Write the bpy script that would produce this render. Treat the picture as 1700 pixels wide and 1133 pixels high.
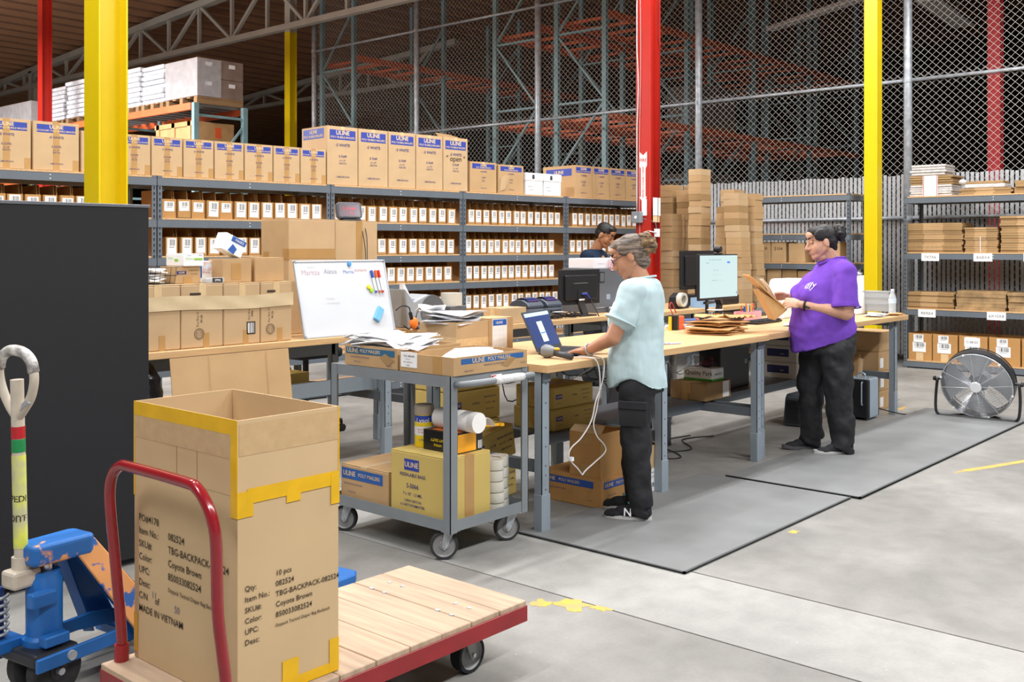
import bpy, math, random
from mathutils import Vector, Matrix, Euler
for o in list(bpy.data.objects): bpy.data.objects.remove(o, do_unlink=True)
R = random.Random(11)
scene = bpy.context.scene
C = scene.collection
PI = math.pi
# ------------------------------------------------------------------ camera
CAM_T = math.radians(41.2)
cd = bpy.data.cameras.new('camera'); cam = bpy.data.objects.new('camera', cd); C.objects.link(cam)
cam.location = (0, 0, 1.5)
cam.rotation_euler = (PI/2, 0, CAM_T - PI/2)
cd.sensor_width = 36; cd.lens = 1690/1700*36; cd.shift_y = -156.5/1700
cd.clip_start = 0.05; cd.clip_end = 200
scene.camera = cam
# ------------------------------------------------------------------ world, view, lamps
wd = bpy.data.worlds.new('world'); scene.world = wd; wd.use_nodes = True
wd.node_tree.nodes['Background'].inputs[0].default_value = (0.75, 0.85, 1, 1)
wd.node_tree.nodes['Background'].inputs[1].default_value = 0.02
vs = scene.view_settings
vs.view_transform = 'Standard'; vs.look = 'None'; vs.gamma = 1; vs.use_curve_mapping = False
vs.exposure = 0.36
LAMP_W = 125.0
LAMP_K = [1.6, 1.6, 1.6, 1.5, 1, 1, 1.05, 1.05, .65, .6, .55, .9, 8, 11]
LAMP_COL = (0.98, 0.99, 1.0)
LAMPS = [(-1.2, -1.6, 0), (2.6, -1.4, 0), (6.4, -1.2, 0), (10.2, -0.6, 0),
         (-2.2, 3.4, 0), (1.4, 4.9, 0), (4.9, 4.35, 0), (8.6, 4.1, 0),
         (2.2, 7.4, 0), (5.9, 6.7, 0), (9.4, 6.3, 0), (11.2, 3.0, 1), (4.6, 14.6, 1), (3.6, 19.5, 1)]
# ------------------------------------------------------------------ helpers
def S(h):
    h = h.lstrip('#'); r = []
    for i in (0, 2, 4):
        c = int(h[i:i+2], 16)/255
        r.append(c/12.92 if c <= 0.04045 else ((c+0.055)/1.055)**2.4)
    return (r[0], r[1], r[2], 1)
MATS = {}
def mat(name, col, rough=0.6, metal=0.0, var=0.08, scale=6.0, bump=0.0, bscale=60.0, spec=0.5, stretch=(1, 1, 1), alpha=1.0, trans=0.0, emit=None, es=1.0, var2=None, coat=0.0):
    if name in MATS: return MATS[name]
    m = bpy.data.materials.new(name); m.use_nodes = True
    nt = m.node_tree; b = nt.nodes['Principled BSDF']
    col = S(col) if isinstance(col, str) else col
    b.inputs['Base Color'].default_value = col
    b.inputs['Roughness'].default_value = rough; b.inputs['Metallic'].default_value = metal
    b.inputs['Specular IOR Level'].default_value = spec
    b.inputs['Alpha'].default_value = alpha; b.inputs['Transmission Weight'].default_value = trans
    b.inputs['Coat Weight'].default_value = coat
    if emit:
        b.inputs['Emission Color'].default_value = S(emit); b.inputs['Emission Strength'].default_value = es
    if var or bump:
        tc = nt.nodes.new('ShaderNodeTexCoord'); mp = nt.nodes.new('ShaderNodeMapping')
        mp.inputs['Scale'].default_value = stretch
        nt.links.new(tc.outputs['Object'], mp.inputs['Vector'])
    if var:
        n = nt.nodes.new('ShaderNodeTexNoise'); n.inputs['Scale'].default_value = scale; n.inputs['Detail'].default_value = 5
        nt.links.new(mp.outputs['Vector'], n.inputs['Vector'])
        r = nt.nodes.new('ShaderNodeValToRGB')
        lo = [max(0, c*(1-var)) for c in col[:3]] if var2 is None else list(S(var2)[:3])
        hi = [min(1, c*(1+var)) for c in col[:3]]
        r.color_ramp.elements[0].color = (*lo, 1); r.color_ramp.elements[1].color = (*hi, 1)
        r.color_ramp.elements[0].position = 0.32; r.color_ramp.elements[1].position = 0.68
        nt.links.new(n.outputs['Fac'], r.inputs['Fac']); nt.links.new(r.outputs['Color'], b.inputs['Base Color'])
    if bump:
        n2 = nt.nodes.new('ShaderNodeTexNoise'); n2.inputs['Scale'].default_value = bscale; n2.inputs['Detail'].default_value = 3
        nt.links.new(mp.outputs['Vector'], n2.inputs['Vector'])
        bp = nt.nodes.new('ShaderNodeBump'); bp.inputs['Strength'].default_value = bump; bp.inputs['Distance'].default_value = 0.01
        nt.links.new(n2.outputs['Fac'], bp.inputs['Height']); nt.links.new(bp.outputs['Normal'], b.inputs['Normal'])
    MATS[name] = m
    return m
class MB:
    def __init__(s): s.v = []; s.f = []; s.m = []; s.k = 0
    def mi(s, k): s.k = k; return s
    def add(s, vs, fs):
        o = len(s.v); s.v += [tuple(p) for p in vs]
        for f in fs: s.f.append([i+o for i in f]); s.m.append(s.k)
        return s
    def box(s, x0, x1, y0, y1, z0, z1):
        return s.add([(x0,y0,z0),(x1,y0,z0),(x1,y1,z0),(x0,y1,z0),(x0,y0,z1),(x1,y0,z1),(x1,y1,z1),(x0,y1,z1)],
                     [(0,3,2,1),(4,5,6,7),(0,1,5,4),(1,2,6,5),(2,3,7,6),(3,0,4,7)])
    def obox(s, c, sx, sy, sz, M):          # oriented box, centre c, M = rotation matrix
        o = MB().box(-sx/2, sx/2, -sy/2, sy/2, -sz/2, sz/2)
        c = Vector(c); return s.add([c + M @ Vector(p) for p in o.v], o.f)
    def bar(s, p0, p1, w, h, up=(0, 0, 1)):  # rectangular bar between two points
        p0, p1 = Vector(p0), Vector(p1); d = (p1-p0); L = d.length; d.normalize()
        u = Vector(up); x = d.cross(u)
        if x.length < 1e-4: x = d.cross(Vector((1, 0, 0)))
        x.normalize(); u = x.cross(d)
        vs = [p + x*a*w/2 + u*b*h/2 for p in (p0, p1) for a, b in ((-1,-1),(1,-1),(1,1),(-1,1))]
        return s.add(vs, [(0,1,2,3),(7,6,5,4),(0,4,5,1),(1,5,6,2),(2,6,7,3),(3,7,4,0)])
    def quad(s, a, b, c, d): return s.add([a, b, c, d], [(0, 1, 2, 3)])
    def prism(s, poly, a0, a1, axis='z'):   # extrude polygon (u,v) along an axis
        def P(u, v, a): return {'z': (u, v, a), 'y': (u, a, v), 'x': (a, u, v)}[axis]
        n = len(poly)
        vs = [P(u, v, a0) for u, v in poly] + [P(u, v, a1) for u, v in poly]
        fs = [tuple(range(n))[::-1], tuple(range(n, 2*n))] + [(i, (i+1) % n, n+(i+1) % n, n+i) for i in range(n)]
        if axis == 'y': fs = [f[::-1] for f in fs]
        return s.add(vs, fs)
    def tube(s, pts, r, n=8, closed=False, cap=True):
        pts = [Vector(p) for p in pts]; N = len(pts); rs = r if isinstance(r, (list, tuple)) else [r]*N
        vs = []; fs = []; pu = None
        for i, p in enumerate(pts):
            a = pts[(i-1) % N] if (closed or i > 0) else p
            b = pts[(i+1) % N] if (closed or i < N-1) else p
            d = (b-a).normalized()
            if pu is None:
                pu = d.orthogonal().normalized()
            u = (pu - d*pu.dot(d))
            if u.length < 1e-5: u = d.orthogonal()
            u.normalize(); pu = u; w = d.cross(u)
            for k in range(n):
                t = 2*PI*k/n; vs.append(p + (u*math.cos(t) + w*math.sin(t))*rs[i])
        for i in range(N if closed else N-1):
            j = (i+1) % N
            for k in range(n): fs.append((i*n+k, i*n+(k+1) % n, j*n+(k+1) % n, j*n+k))
        if cap and not closed:
            fs.append(tuple(range(n))[::-1]); fs.append(tuple((N-1)*n+k for k in range(n)))
        return s.add(vs, fs)
    def cyl(s, p0, p1, r, r1=None, n=16): return s.tube([p0, p1], [r, r if r1 is None else r1], n)
    def lathe(s, prof, c=(0, 0, 0), n=20, M=None):   # profile (r,z) around local z
        vs = []; fs = []; N = len(prof); c = Vector(c)
        for r, z in prof:
            for k in range(n):
                t = 2*PI*k/n; p = Vector((r*math.cos(t), r*math.sin(t), z))
                vs.append(c + (M @ p if M else p))
        for i in range(N-1):
            for k in range(n): fs.append((i*n+k, i*n+(k+1) % n, (i+1)*n+(k+1) % n, (i+1)*n+k))
        ring_ = prof[0] == prof[-1] or (len(prof) == 2 and prof[0][0] == prof[1][0])
        if prof[0][0] > 1e-6 and not ring_: fs.append(tuple(range(n))[::-1])
        if prof[-1][0] > 1e-6 and not ring_: fs.append(tuple((N-1)*n+k for k in range(n)))
        return s.add(vs, fs)
    def ell(s, c, r, n=16, m=10, M=None):
        if not isinstance(r, (tuple, list)): r = (r, r, r)
        prof = [(math.sin(PI*i/m), -math.cos(PI*i/m)) for i in range(m+1)]
        vs = []; fs = []; c = Vector(c)
        for a, z in prof:
            for k in range(n):
                t = 2*PI*k/n; p = Vector((a*math.cos(t)*r[0], a*math.sin(t)*r[1], z*r[2]))
                vs.append(c + (M @ p if M else p))
        for i in range(m):
            for k in range(n): fs.append((i*n+k, i*n+(k+1) % n, (i+1)*n+(k+1) % n, (i+1)*n+k))
        return s.add(vs, fs)
    def grid(s, fn, nu, nv):                 # surface fn(u,v), u,v in 0..1
        vs = [fn(i/nu, j/nv) for j in range(nv+1) for i in range(nu+1)]
        return s.add(vs, [(j*(nu+1)+i, j*(nu+1)+i+1, (j+1)*(nu+1)+i+1, (j+1)*(nu+1)+i) for j in range(nv) for i in range(nu)])
    def mesh(s, name, mats, smooth=False):
        me = bpy.data.meshes.new(name); me.from_pydata([tuple(p) for p in s.v], [], s.f)
        for m in (mats if isinstance(mats, (list, tuple)) else [mats]): me.materials.append(m)
        me.polygons.foreach_set('material_index', s.m)
        if smooth: me.polygons.foreach_set('use_smooth', [True]*len(s.f))
        me.update(); return me
    def obj(s, name, mats, parent=None, smooth=False, bevel=0.0, loc=(0, 0, 0), rot=(0, 0, 0), seg=1):
        return put(name, s.mesh(name, mats, smooth), parent, bevel, loc, rot, seg, smooth)
def put(name, me, parent=None, bevel=0.0, loc=(0, 0, 0), rot=(0, 0, 0), seg=1, smooth=False):
    o = bpy.data.objects.new(name, me); C.objects.link(o); o.parent = parent
    o.location = loc; o.rotation_euler = rot
    if bevel:
        b = o.modifiers.new('bevel', 'BEVEL'); b.width = bevel; b.segments = seg; b.limit_method = 'ANGLE'; b.angle_limit = math.radians(40)
        b.harden_normals = False
    if smooth and not bevel:
        pass
    return o
def tag(o, label=None, cat=None, group=None, kind=None):
    if label: o['label'] = label
    if cat: o['category'] = cat
    if group: o['group'] = group
    if kind: o['kind'] = kind
    return o
def thing(name, label, cat, loc=(0, 0, 0), rz=0.0, group=None, kind=None):
    o = bpy.data.objects.new(name, None); C.objects.link(o)
    o.location = loc; o.rotation_euler = (0, 0, rz); o.empty_display_size = 0.1
    return tag(o, label, cat, group, kind)
def dup(root, loc, rz=None, label=None):
    def cp(o, par):
        c = o.copy(); C.objects.link(c); c.parent = par
        for ch in o.children: cp(ch, c)
        return c
    r = cp(root, None); r.location = loc
    if rz is not None: r.rotation_euler = (0, 0, rz)
    if label: r['label'] = label
    return r
def autosmooth(o, ang=40):
    me = o.data
    me.polygons.foreach_set('use_smooth', [True]*len(me.polygons))
    try: me.set_sharp_from_angle(angle=math.radians(ang))
    except Exception: pass
    return o
# flat lettering: lines = [(text, size, x, y, bold)] centred at (x, y), in a local XY plane
TXT = {}
def lettering(lines, m, align='CENTER'):
    key = (tuple(lines), m.name, align)
    if key in TXT: return TXT[key]
    vs = []; fs = []
    for t, size, x, y, bold in lines:
        cu = bpy.data.curves.new('t', 'FONT'); cu.body = t; cu.size = size; cu.align_x = align; cu.align_y = 'CENTER'
        cu.resolution_u = 2 if size < 0.04 else 3; cu.offset = bold*size*.55
        ob = bpy.data.objects.new('t', cu); me = bpy.data.meshes.new_from_object(ob)
        o = len(vs); vs += [(p.co.x+x, p.co.y+y, 0) for p in me.vertices]; fs += [[i+o for i in p.vertices] for p in me.polygons]
        bpy.data.objects.remove(ob); bpy.data.curves.remove(cu); bpy.data.meshes.remove(me)
    me = bpy.data.meshes.new('lettering'); me.from_pydata(vs, [], fs); me.materials.append(m); me.update()
    TXT[key] = me
    return me
FRONT = (PI/2, 0, 0)            # local xy plane standing, facing -Y
SIDE = (PI/2, 0, -PI/2)         # facing -X
# ------------------------------------------------------------------ materials
CB = [mat('cardboard', '#b9976c', 0.85, 0, 0.07, 4, 0.03, 200), mat('cardboard_light', '#c0a27b', 0.85, 0, 0.06, 4, 0.03, 200),
      mat('cardboard_dark', '#a08056', 0.85, 0, 0.08, 5, 0.03, 200), mat('cardboard_yellowish', '#c6ad62', 0.8, 0, 0.05, 4, 0.02, 200),
      mat('cardboard_orange', '#b5874f', 0.85, 0, 0.06, 6, 0.03, 200)]
cb_in = mat('cardboard_inside', '#a58055', 0.9, 0, 0.08, 5)
tape_brown = mat('brown_tape', '#b58d58', 0.3, 0, 0.05, 10)
tape_clear = mat('clear_tape', '#d9bb8e', 0.15, 0, 0.08, 30, spec=0.6)
tape_yellow = mat('yellow_tape', '#e2b005', 0.35, 0, 0.08, 12)
ink_blue = mat('blue_ink', '#2b3f9a', 0.6, 0, 0.05, 20)
ink_text = mat('dark_blue_ink', '#2d3270', 0.7, 0, 0)
ink_black = mat('black_ink', '#3a3026', 0.8, 0, 0)
ink_tan = mat('unprinted_kraft_letters', '#e0c79d', 0.8, 0, 0)
ink_white = mat('white_ink', '#f0ede6', 0.7, 0, 0)
teal_ink = mat('teal_ink', '#2f6588', 0.6, 0, 0.05, 20)
paper = mat('white_paper', '#f1f1f1', 0.8, 0, 0.02, 8)
steel = mat('grey_blue_shelf_paint', '#626a72', 0.42, 0, 0.05, 6)
steel_d = mat('dark_slot', '#16181c', 0.8, 0, 0)
steel_l = mat('light_grey_blue_paint', '#8d99a3', 0.42, 0, 0.05, 6)
board = mat('particle_board', '#c9a477', 0.9, 0, 0.15, 60)
wood = mat('butcher_block', '#cfa878', 0.45, 0, 0.13, 5, 0.02, 40, stretch=(0.6, 9, 9))
yellow = mat('yellow_paint', '#dcc008', 0.32, 0, 0.03, 3, spec=0.5)
red = mat('red_paint', '#b3261b', 0.35, 0, 0.05, 3)
red_dark = mat('maroon_red_paint', '#8f1d24', 0.3, 0, 0.12, 8, 0.03, 30)
galv = mat('galvanised_steel', '#b4bac0', 0.4, 0.35, 0.22, 14)
wire = mat('galvanised_wire', '#d8d4cc', 0.5, 0.0, 0.05, 5)
black_pl = mat('black_plastic', '#1b1c20', 0.4, 0, 0.04, 20)
black_mt = mat('black_matte', '#15171b', 0.75, 0, 0.05, 20)
grey_pl = mat('grey_plastic', '#878d93', 0.45, 0, 0.03, 10)
white_pl = mat('white_plastic', '#eceef0', 0.35, 0, 0.02, 10)
rubber = mat('dark_rubber', '#2b2c2e', 0.7, 0, 0.15, 20)
chrome = mat('chrome', '#c9ccd0', 0.2, 1.0, 0.03, 10)
rack_teal = mat('rack_teal_paint', '#7d9ea4', 0.5, 0, 0.12, 4)
rack_orange = mat('rack_orange_paint', '#e06a38', 0.5, 0, 0.12, 4)
# ------------------------------------------------------------------ setting
def concrete(name, base, vary):
    m = bpy.data.materials.new(name); m.use_nodes = True; nt = m.node_tree; b = nt.nodes['Principled BSDF']
    tc = nt.nodes.new('ShaderNodeTexCoord')
    def noise(sc, det, dist=0.0):
        n = nt.nodes.new('ShaderNodeTexNoise'); n.inputs['Scale'].default_value = sc; n.inputs['Detail'].default_value = det
        n.inputs['Distortion'].default_value = dist; nt.links.new(tc.outputs['Object'], n.inputs['Vector']); return n
    def ramp(n, stops):
        r = nt.nodes.new('ShaderNodeValToRGB'); e = r.color_ramp.elements
        e[0].position, e[0].color = stops[0][0], (*[stops[0][1]]*3, 1); e[1].position, e[1].color = stops[1][0], (*[stops[1][1]]*3, 1)
        nt.links.new(n.outputs['Fac'], r.inputs['Fac']); return r
    def mix(a, bb, f=1.0, t='MULTIPLY'):
        x = nt.nodes.new('ShaderNodeMix'); x.data_type = 'RGBA'; x.blend_type = t; x.inputs[0].default_value = f
        for i, v in ((6, a), (7, bb)):
            if isinstance(v, tuple): x.inputs[i].default_value = v
            else: nt.links.new(v, x.inputs[i])
        return x.outputs[2]
    c = mix(S(base), ramp(noise(0.9, 8, 0.6), [(0.35, 1-vary), (0.7, 1.0)]).outputs['Color'])
    c = mix(c, ramp(noise(7, 10, 0.3), [(0.3, 0.84), (0.62, 1.0)]).outputs['Color'])
    c = mix(c, ramp(noise(60, 4), [(0.3, 0.93), (0.6, 1.0)]).outputs['Color'])
    sp = ramp(noise(38, 2), [(0.74, 0.0), (0.78, 0.35)]).outputs['Color']
    c = mix(c, sp, 0.5, 'ADD')
    nt.links.new(c, b.inputs['Base Color'])
    rr = ramp(noise(2.3, 6), [(0.3, 0.42), (0.7, 0.7)]); nt.links.new(rr.outputs['Color'], b.inputs['Roughness'])
    bp = nt.nodes.new('ShaderNodeBump'); bp.inputs['Strength'].default_value = 0.12; bp.inputs['Distance'].default_value = 0.004
    nt.links.new(noise(45, 6).outputs['Fac'], bp.inputs['Height']); nt.links.new(bp.outputs['Normal'], b.inputs['Normal'])
    return m
conc = concrete('concrete', '#9c9a95', 0.36); conc_l = concrete('concrete_light_strip', '#a8a7a3', 0.24)
joint = mat('joint_filler', '#5d5a56', 0.95, 0, 0.2, 10)
fl = MB().box(-9, 34, -7, 46, -0.2, -0.008).obj('floor', joint); tag(fl, kind='structure')
for x0, x1, m in ((-9, 3.425, conc), (3.435, 4.075, conc_l), (4.085, 12.0, conc), (12.01, 23, conc), (23.01, 34, conc)):
    for y0, y1 in ((-7, 12.3), (12.31, 46)):
        MB().box(x0, x1, y0, y1, -0.1, 0).obj('slab', m, fl)
# worn yellow line paint on the floor (thin paint patches with ragged outlines)
paint = mat('worn_yellow_paint', '#cda23a', 0.6, 0, 0.2, 14, var2='#b09a6c')
def patch(x, y, sx, sy, n=18, rag=0.35, rz=0):
    pts = []
    for i in range(n):
        t = 2*PI*i/n; q = 1/max(abs(math.cos(t)), abs(math.sin(t)))
        k = q*(1-rag*R.random()); a, bq = math.cos(t)*sx/2*k, math.sin(t)*sy/2*k
        pts.append((x+a*math.cos(rz)-bq*math.sin(rz), y+a*math.sin(rz)+bq*math.cos(rz)))
    MB().prism(pts, 0.0, 0.0012).obj('paint_mark', paint, fl)
patch(3.38, 2.62, 0.16, 0.17, rag=.5); patch(3.3, 2.72, 0.10, 0.1, rag=.6); patch(3.42, 2.5, .07, .1, rag=.5)
patch(3.05, 4.6, .12, .09, rag=.5); patch(5.0, 2.41, .08, .05, rag=.5)
patch(7.55, 2.05, 1.2, 0.06, 30, .25, -0.35); patch(9.2, 2.1, .5, .06, 20, .3, 0.1); patch(10.6, 4.2, .35, .12, 16, .4)
patch(9.35, 3.5, .6, .05, 20, .3)
# rubber mats
def rubber_mat(name, label, x0, x1, y0, y1, z=0.009):
    t = thing(name, label, 'mat', ((x0+x1)/2, (y0+y1)/2, 0.0015))
    a, b = (x1-x0)/2, (y1-y0)/2
    MB().box(-a, a, -b, b, 0, z).obj('sheet', mat('grey_rubber_mat', '#787a7a', 0.65, 0, 0.14, 2.5, 0.08, 300), t, bevel=0.003)
    MB().prism([(-a, -b), (a, -b), (a, -b+.012), (-a, -b+.012)], z*0.2, z+.0012).obj('front_edge', mat('mat_edge', '#4d4f50', .8, 0, .1), t)
    MB().prism([(-a, -b), (-a+.012, -b), (-a+.012, b), (-a, b)], z*0.2, z+.0012).obj('side_edge', MATS['mat_edge'], t)
rubber_mat('floor_mat', 'grey rubber floor mat under the woman in the pale blue shirt', 4.02, 5.88, 2.47, 3.48)
rubber_mat('floor_mat', 'grey rubber floor mat under the woman in the purple shirt', 5.9, 9.6, 2.42, 3.32, 0.012)
# far walls and ceiling
wall = mat('dark_wall', '#2b2a2a', 0.9, 0, 0.15, 0.8)
tag(MB().box(-9, 34, 45.8, 46, 0, 9).obj('wall_back', wall), kind='structure')
tag(MB().box(33.8, 34, -7, 46, 0, 9).obj('wall_right', wall), kind='structure')
tag(MB().box(-9, 34, -7, -6.8, 0, 9).obj('wall_front', mat('grey_wall', '#8b8b8a', .9, 0, .1, .8)), kind='structure')
tag(MB().box(-9, -8.8, -7, 46, 0, 9).obj('wall_left', MATS['grey_wall']), kind='structure')
def roof_z(y): return 8.75 - 0.06*y
deck_m = mat('brown_roof_deck', '#8a6350', 0.7, 0, 0.15, 1.2)
ce = MB().add([(-9, -7, roof_z(-7)), (34, -7, roof_z(-7)), (34, 46, roof_z(46)), (-9, 46, roof_z(46))], [(3, 2, 1, 0)]).obj('ceiling', deck_m)
tag(ce, kind='structure')
rb = MB(); y = 8.0
while y < 45.5:
    rb.bar((-8.5, y, roof_z(y)-.06), (33.5, y, roof_z(y)-.06), .1, .12); y += 0.62
o = rb.obj('deck_ribs', mat('roof_rib_paint', '#a97c5c', .6, 0, .1, 1), ce); o['kind'] = 'stuff'
pw = mat('off_white_steel', '#b9b2a6', 0.5, 0, 0.08, 2)
def truss(name, label, p0, p1, zb, step=1.35, r=.07, kk=None):
    t = thing(name, label, 'truss', (p0[0], p0[1], 0))
    P0 = Vector((0, 0, 0)); D = Vector((p1[0]-p0[0], p1[1]-p0[1], 0)); L = D.length; D.normalize()
    ztop = lambda a: roof_z(p0[1]+D.y*a)-.28
    def at(a, z): return P0 + D*a + Vector((0, 0, z))
    MB().bar(at(0, zb), at(L, zb), .14, .12).obj('bottom_chord', pw, t)
    MB().bar(at(0, ztop(0)), at(L, ztop(L)), .2, .16).obj('top_chord', pw, t)
    a = 0; k = 0
    while a + step <= L:
        MB().bar(at(a, zb), at(a, ztop(a)), .07, .07).obj('post', pw, t)
        q = (at(a, ztop(a)), at(a+step, zb)) if k % 2 else (at(a, zb), at(a+step, ztop(a+step)))
        MB().bar(*q, .07, .07).obj('web_brace', pw, t)
        a += step; k += 1
truss('roof_truss', 'off-white steel roof truss running over the far yellow column', (13.2, 33.5), (13.2, 13.1), 6.2)
truss('roof_truss', 'dark distant roof truss beyond the far yellow column', (20.5, 44), (20.5, 20), 6.3)
# columns
def h_column(name, label, x, y, z1, w, mt, mt2=None, zsplit=None, rz=0.0, z0=0.0, box=False):
    t = thing(name, label, 'column', (x, y, 0), rz)
    h = w/2; tf = w*.06; tw = w*.07
    def sec(a, b, m, nm):
        if box:
            MB().box(-h, h, -h, h, a, b).obj(nm, m, t, bevel=.006)
        else:
            q = MB().box(-h, -h+tf, -h, h, a, b).box(h-tf, h, -h, h, a, b).box(-h+tf, h-tf, -tw, tw, a, b)
            q.obj(nm, m, t)
    if zsplit: sec(z0, zsplit, mt, 'column_shaft'); sec(zsplit, z1, mt2, 'upper_shaft')
    else: sec(z0, z1, mt, 'column_shaft')
    MB().box(-h*1.5, h*1.5, -h*1.5, h*1.5, 0, .02).obj('base_plate', mt, t)
    for sx in (-1, 1):
        for sy in (-1, 1): MB().cyl((sx*h*1.28, sy*h*1.28, .02), (sx*h*1.28, sy*h*1.28, .05), .014, n=6).obj('anchor_bolt', galv, t)
    return t
col_z = roof_z(6)
h_column('steel_column', 'broad yellow steel column rising behind the black cabinet', 3.305, 6.47, 8.3, .2, yellow)
h_column('steel_column', 'plain yellow column beside the fence, right of the woman in purple', 12.33, 4.9, 8.4, .165, yellow, box=True)
h_column('steel_column', 'slim yellow column with off-white top, left of the chain-link fence', 13.3, 17.95, roof_z(18.1)-.3, .185, yellow, pw, 6.1)
h_column('steel_column', 'distant column, off-white above and yellow below, behind wrapped pallets', 13.2, 30.2, roof_z(30.2)-.3, .2, yellow, pw, 5.6)
h_column('steel_column', 'red column at upper left in front of the wrapped pallets', 8.7, 19.4, roof_z(19.4)-.05, .19, red)
h_column('steel_column', 'dark red column seen through the fence at far right', 15.2, 4.3, 8.4, .165, mat('dull_red', '#b3262b', .5, 0, .05))
# red column with extinguisher sign, conduit, boxes
rc = h_column('steel_column', 'bright red steel column with the fire extinguisher sign', 10.5, 6.97, 8.3, .215, red)
sx = -.1085
sg = MB().box(sx-.002, sx, -.066, .066, 2.02, 2.67).obj('arrow_sign', red, rc)
ar = [(-.055, 2.66), (0, 2.615), (.055, 2.66), (.055, 2.49), (.033, 2.455), (.033, 2.11), (.055, 2.11), (0, 2.035), (-.055, 2.11), (-.033, 2.11), (-.033, 2.455), (-.055, 2.49)]
MB().prism(ar, sx-.004, sx-.002, 'x').obj('white_arrow', ink_white, sg)
lr = mat('red_letter', '#c01a1a', .6, 0, 0)
put('lettering', lettering([('FIRE', .055, 0, 2.555, .03)] + [(ch, .042, 0, 2.462-i*.0318, .03) for i, ch in enumerate('EXTINGUISHER')], lr), sg, loc=(sx-.006, 0, 0), rot=SIDE)
MB().tube([(sx-.012, .085, z+0.0) if not (3 < z < 3.9) else (sx-.012, .085-.02*math.sin((z-3)/.9*PI), z) for z in [1.93+.15*i for i in range(40)]], .009, 8).obj('conduit', mat('grey_conduit', '#b5b3b0', .5, 0, .05), rc, smooth=True)
MB().tube([(sx-.006, .045-.01*math.sin(z*2), z) for z in [1.4+.15*i for i in range(40)]], .004, 6).obj('cable', mat('pale_cable', '#c9a9a4', .6, 0, 0), rc)
MB().tube([(.06, -.1, z+.0) if z > 4 else (.06-.03*math.sin(z*1.3), -.112, z) for z in [1.2+.15*i for i in range(44)]], .004, 6).obj('cable', black_pl, rc)
jb = MB().box(sx-.07, sx, .0, .13, 1.79, 1.93).obj('junction_box', grey_pl, rc, bevel=.006)
MB().cyl((sx-.071, .065, 1.86), (sx-.076, .065, 1.86), .02, n=10).obj('plug', white_pl, jb)
MB().box(sx-.012, sx-.004, -.055, .015, 1.88, 2.08).obj('paper_notice', paper, rc)
MB().box(-.06, .1, -.1115, -.108, 1.88, 2.1).obj('paper_notice', paper, rc)
MB().box(-.06, .08, -.1115, -.108, 1.8, 1.875).obj('beige_card', mat('beige_card', '#e2c99a', .8, 0, .05), rc)
MB().box(-.04, .07, -.125, -.108, 1.62, 1.72).obj('switch_plate', white_pl, rc, bevel=.003)
MB().tube([(-.11, .0, 1.84), (-.1, -.06, 1.83), (-.02, -.115, 1.8), (.0, -.12, 1.72)], .006, 6).obj('cable', grey_pl, rc, smooth=True)
MB().tube([(-.02, -.13, 1.67), (-.13, -.1, 1.69), (-.15, -.02, 1.66), (-.14, .05, 1.6)], .008, 6).obj('cable', white_pl, rc, smooth=True)
MB().box(sx-.014, sx-.001, -.06, .07, 1.3, 1.5).obj('information_card', mat('grey_card', '#b8babb', .7, 0, .05), rc)
# chain-link fence
FX = 13.5; FY0, FY1 = 1.2, 17.4
fe = thing('chain_link_fence', 'tall galvanised chain-link fence with white privacy slats along its lower part', 'fence', (FX, FY0, 0))
posts = [1.75, 4.9, 8.05, 11.22, 14.25, 17.4]
for y in posts: MB().cyl((0, y-FY0, 0), (0, y-FY0, 7.6), .055, n=14).obj('post', galv, fe, smooth=True)
for a, b in zip([FY0]+posts, posts):
    for z in (1.88, 3.69, 5.65):
        MB().cyl((.0, a-FY0, z), (.0, b-FY0, z), .024, n=8).obj('rail', galv, fe, smooth=True)
for y in posts[1:]:
    for z in (1.88, 3.69, 5.65): MB().lathe([(.062, -.03), (.062, .03)], (0, y-FY0, z), 14).obj('clamp', galv, fe)
import numpy as np
def chain(y0, y1, z0, z1, pw_, ph, r=.0034, xo=.03):
    V = []; F = []; base = 0
    nz = int((z1-z0)/(ph/2)); ny = int((y1-y0)/pw_)
    k = np.arange(nz+1); zz = z0 + k*ph/2
    for i in range(ny):
        yy = y0 + (i+.5)*pw_ + np.where((k+i) % 2 == 0, -1, 1)*pw_/2*1.02
        ring = []
        for a in range(3):
            t = 2*PI*a/3
            ring.append(np.stack([np.full(nz+1, xo + r*math.cos(t)), yy + r*1.3*math.sin(t), zz], 1))
        V.append(np.stack(ring, 1).reshape(-1, 3))
        kk = np.arange(nz)*3 + base
        for a in range(3):
            b = (a+1) % 3
            F.append(np.stack([kk+a, kk+b, kk+3+b, kk+3+a], 1))
        base += 3*(nz+1)
    V = np.concatenate(V); F = np.concatenate(F).astype(np.int32)
    me = bpy.data.meshes.new('chain_link'); me.vertices.add(len(V)); me.vertices.foreach_set('co', V.astype(np.float32).ravel())
    me.loops.add(F.size); me.loops.foreach_set('vertex_index', F.ravel()); me.polygons.add(len(F))
    me.polygons.foreach_set('loop_start', np.arange(len(F), dtype=np.int32)*4)
    me.update(calc_edges=True); me.materials.append(wire)
    return me
for a, b, xo in ((.06, 3.78, .032), (3.62, 7.4, .04)):
    o = put('chain_link', chain(0, FY1-FY0, a, b, .05, .094, r=.0023, xo=xo), fe); o['kind'] = 'stuff'
sl = MB(); y = .02
while y < 10.5:
    j = R.uniform(-.012, .012); sl.box(.045, .05, y, y+.041, .08, 2.45+j); y += .0585
o = sl.obj('privacy_slats', mat('pale_slat', '#b4b7ba', .5, 0, .1, 3), fe); o['kind'] = 'stuff'
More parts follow.
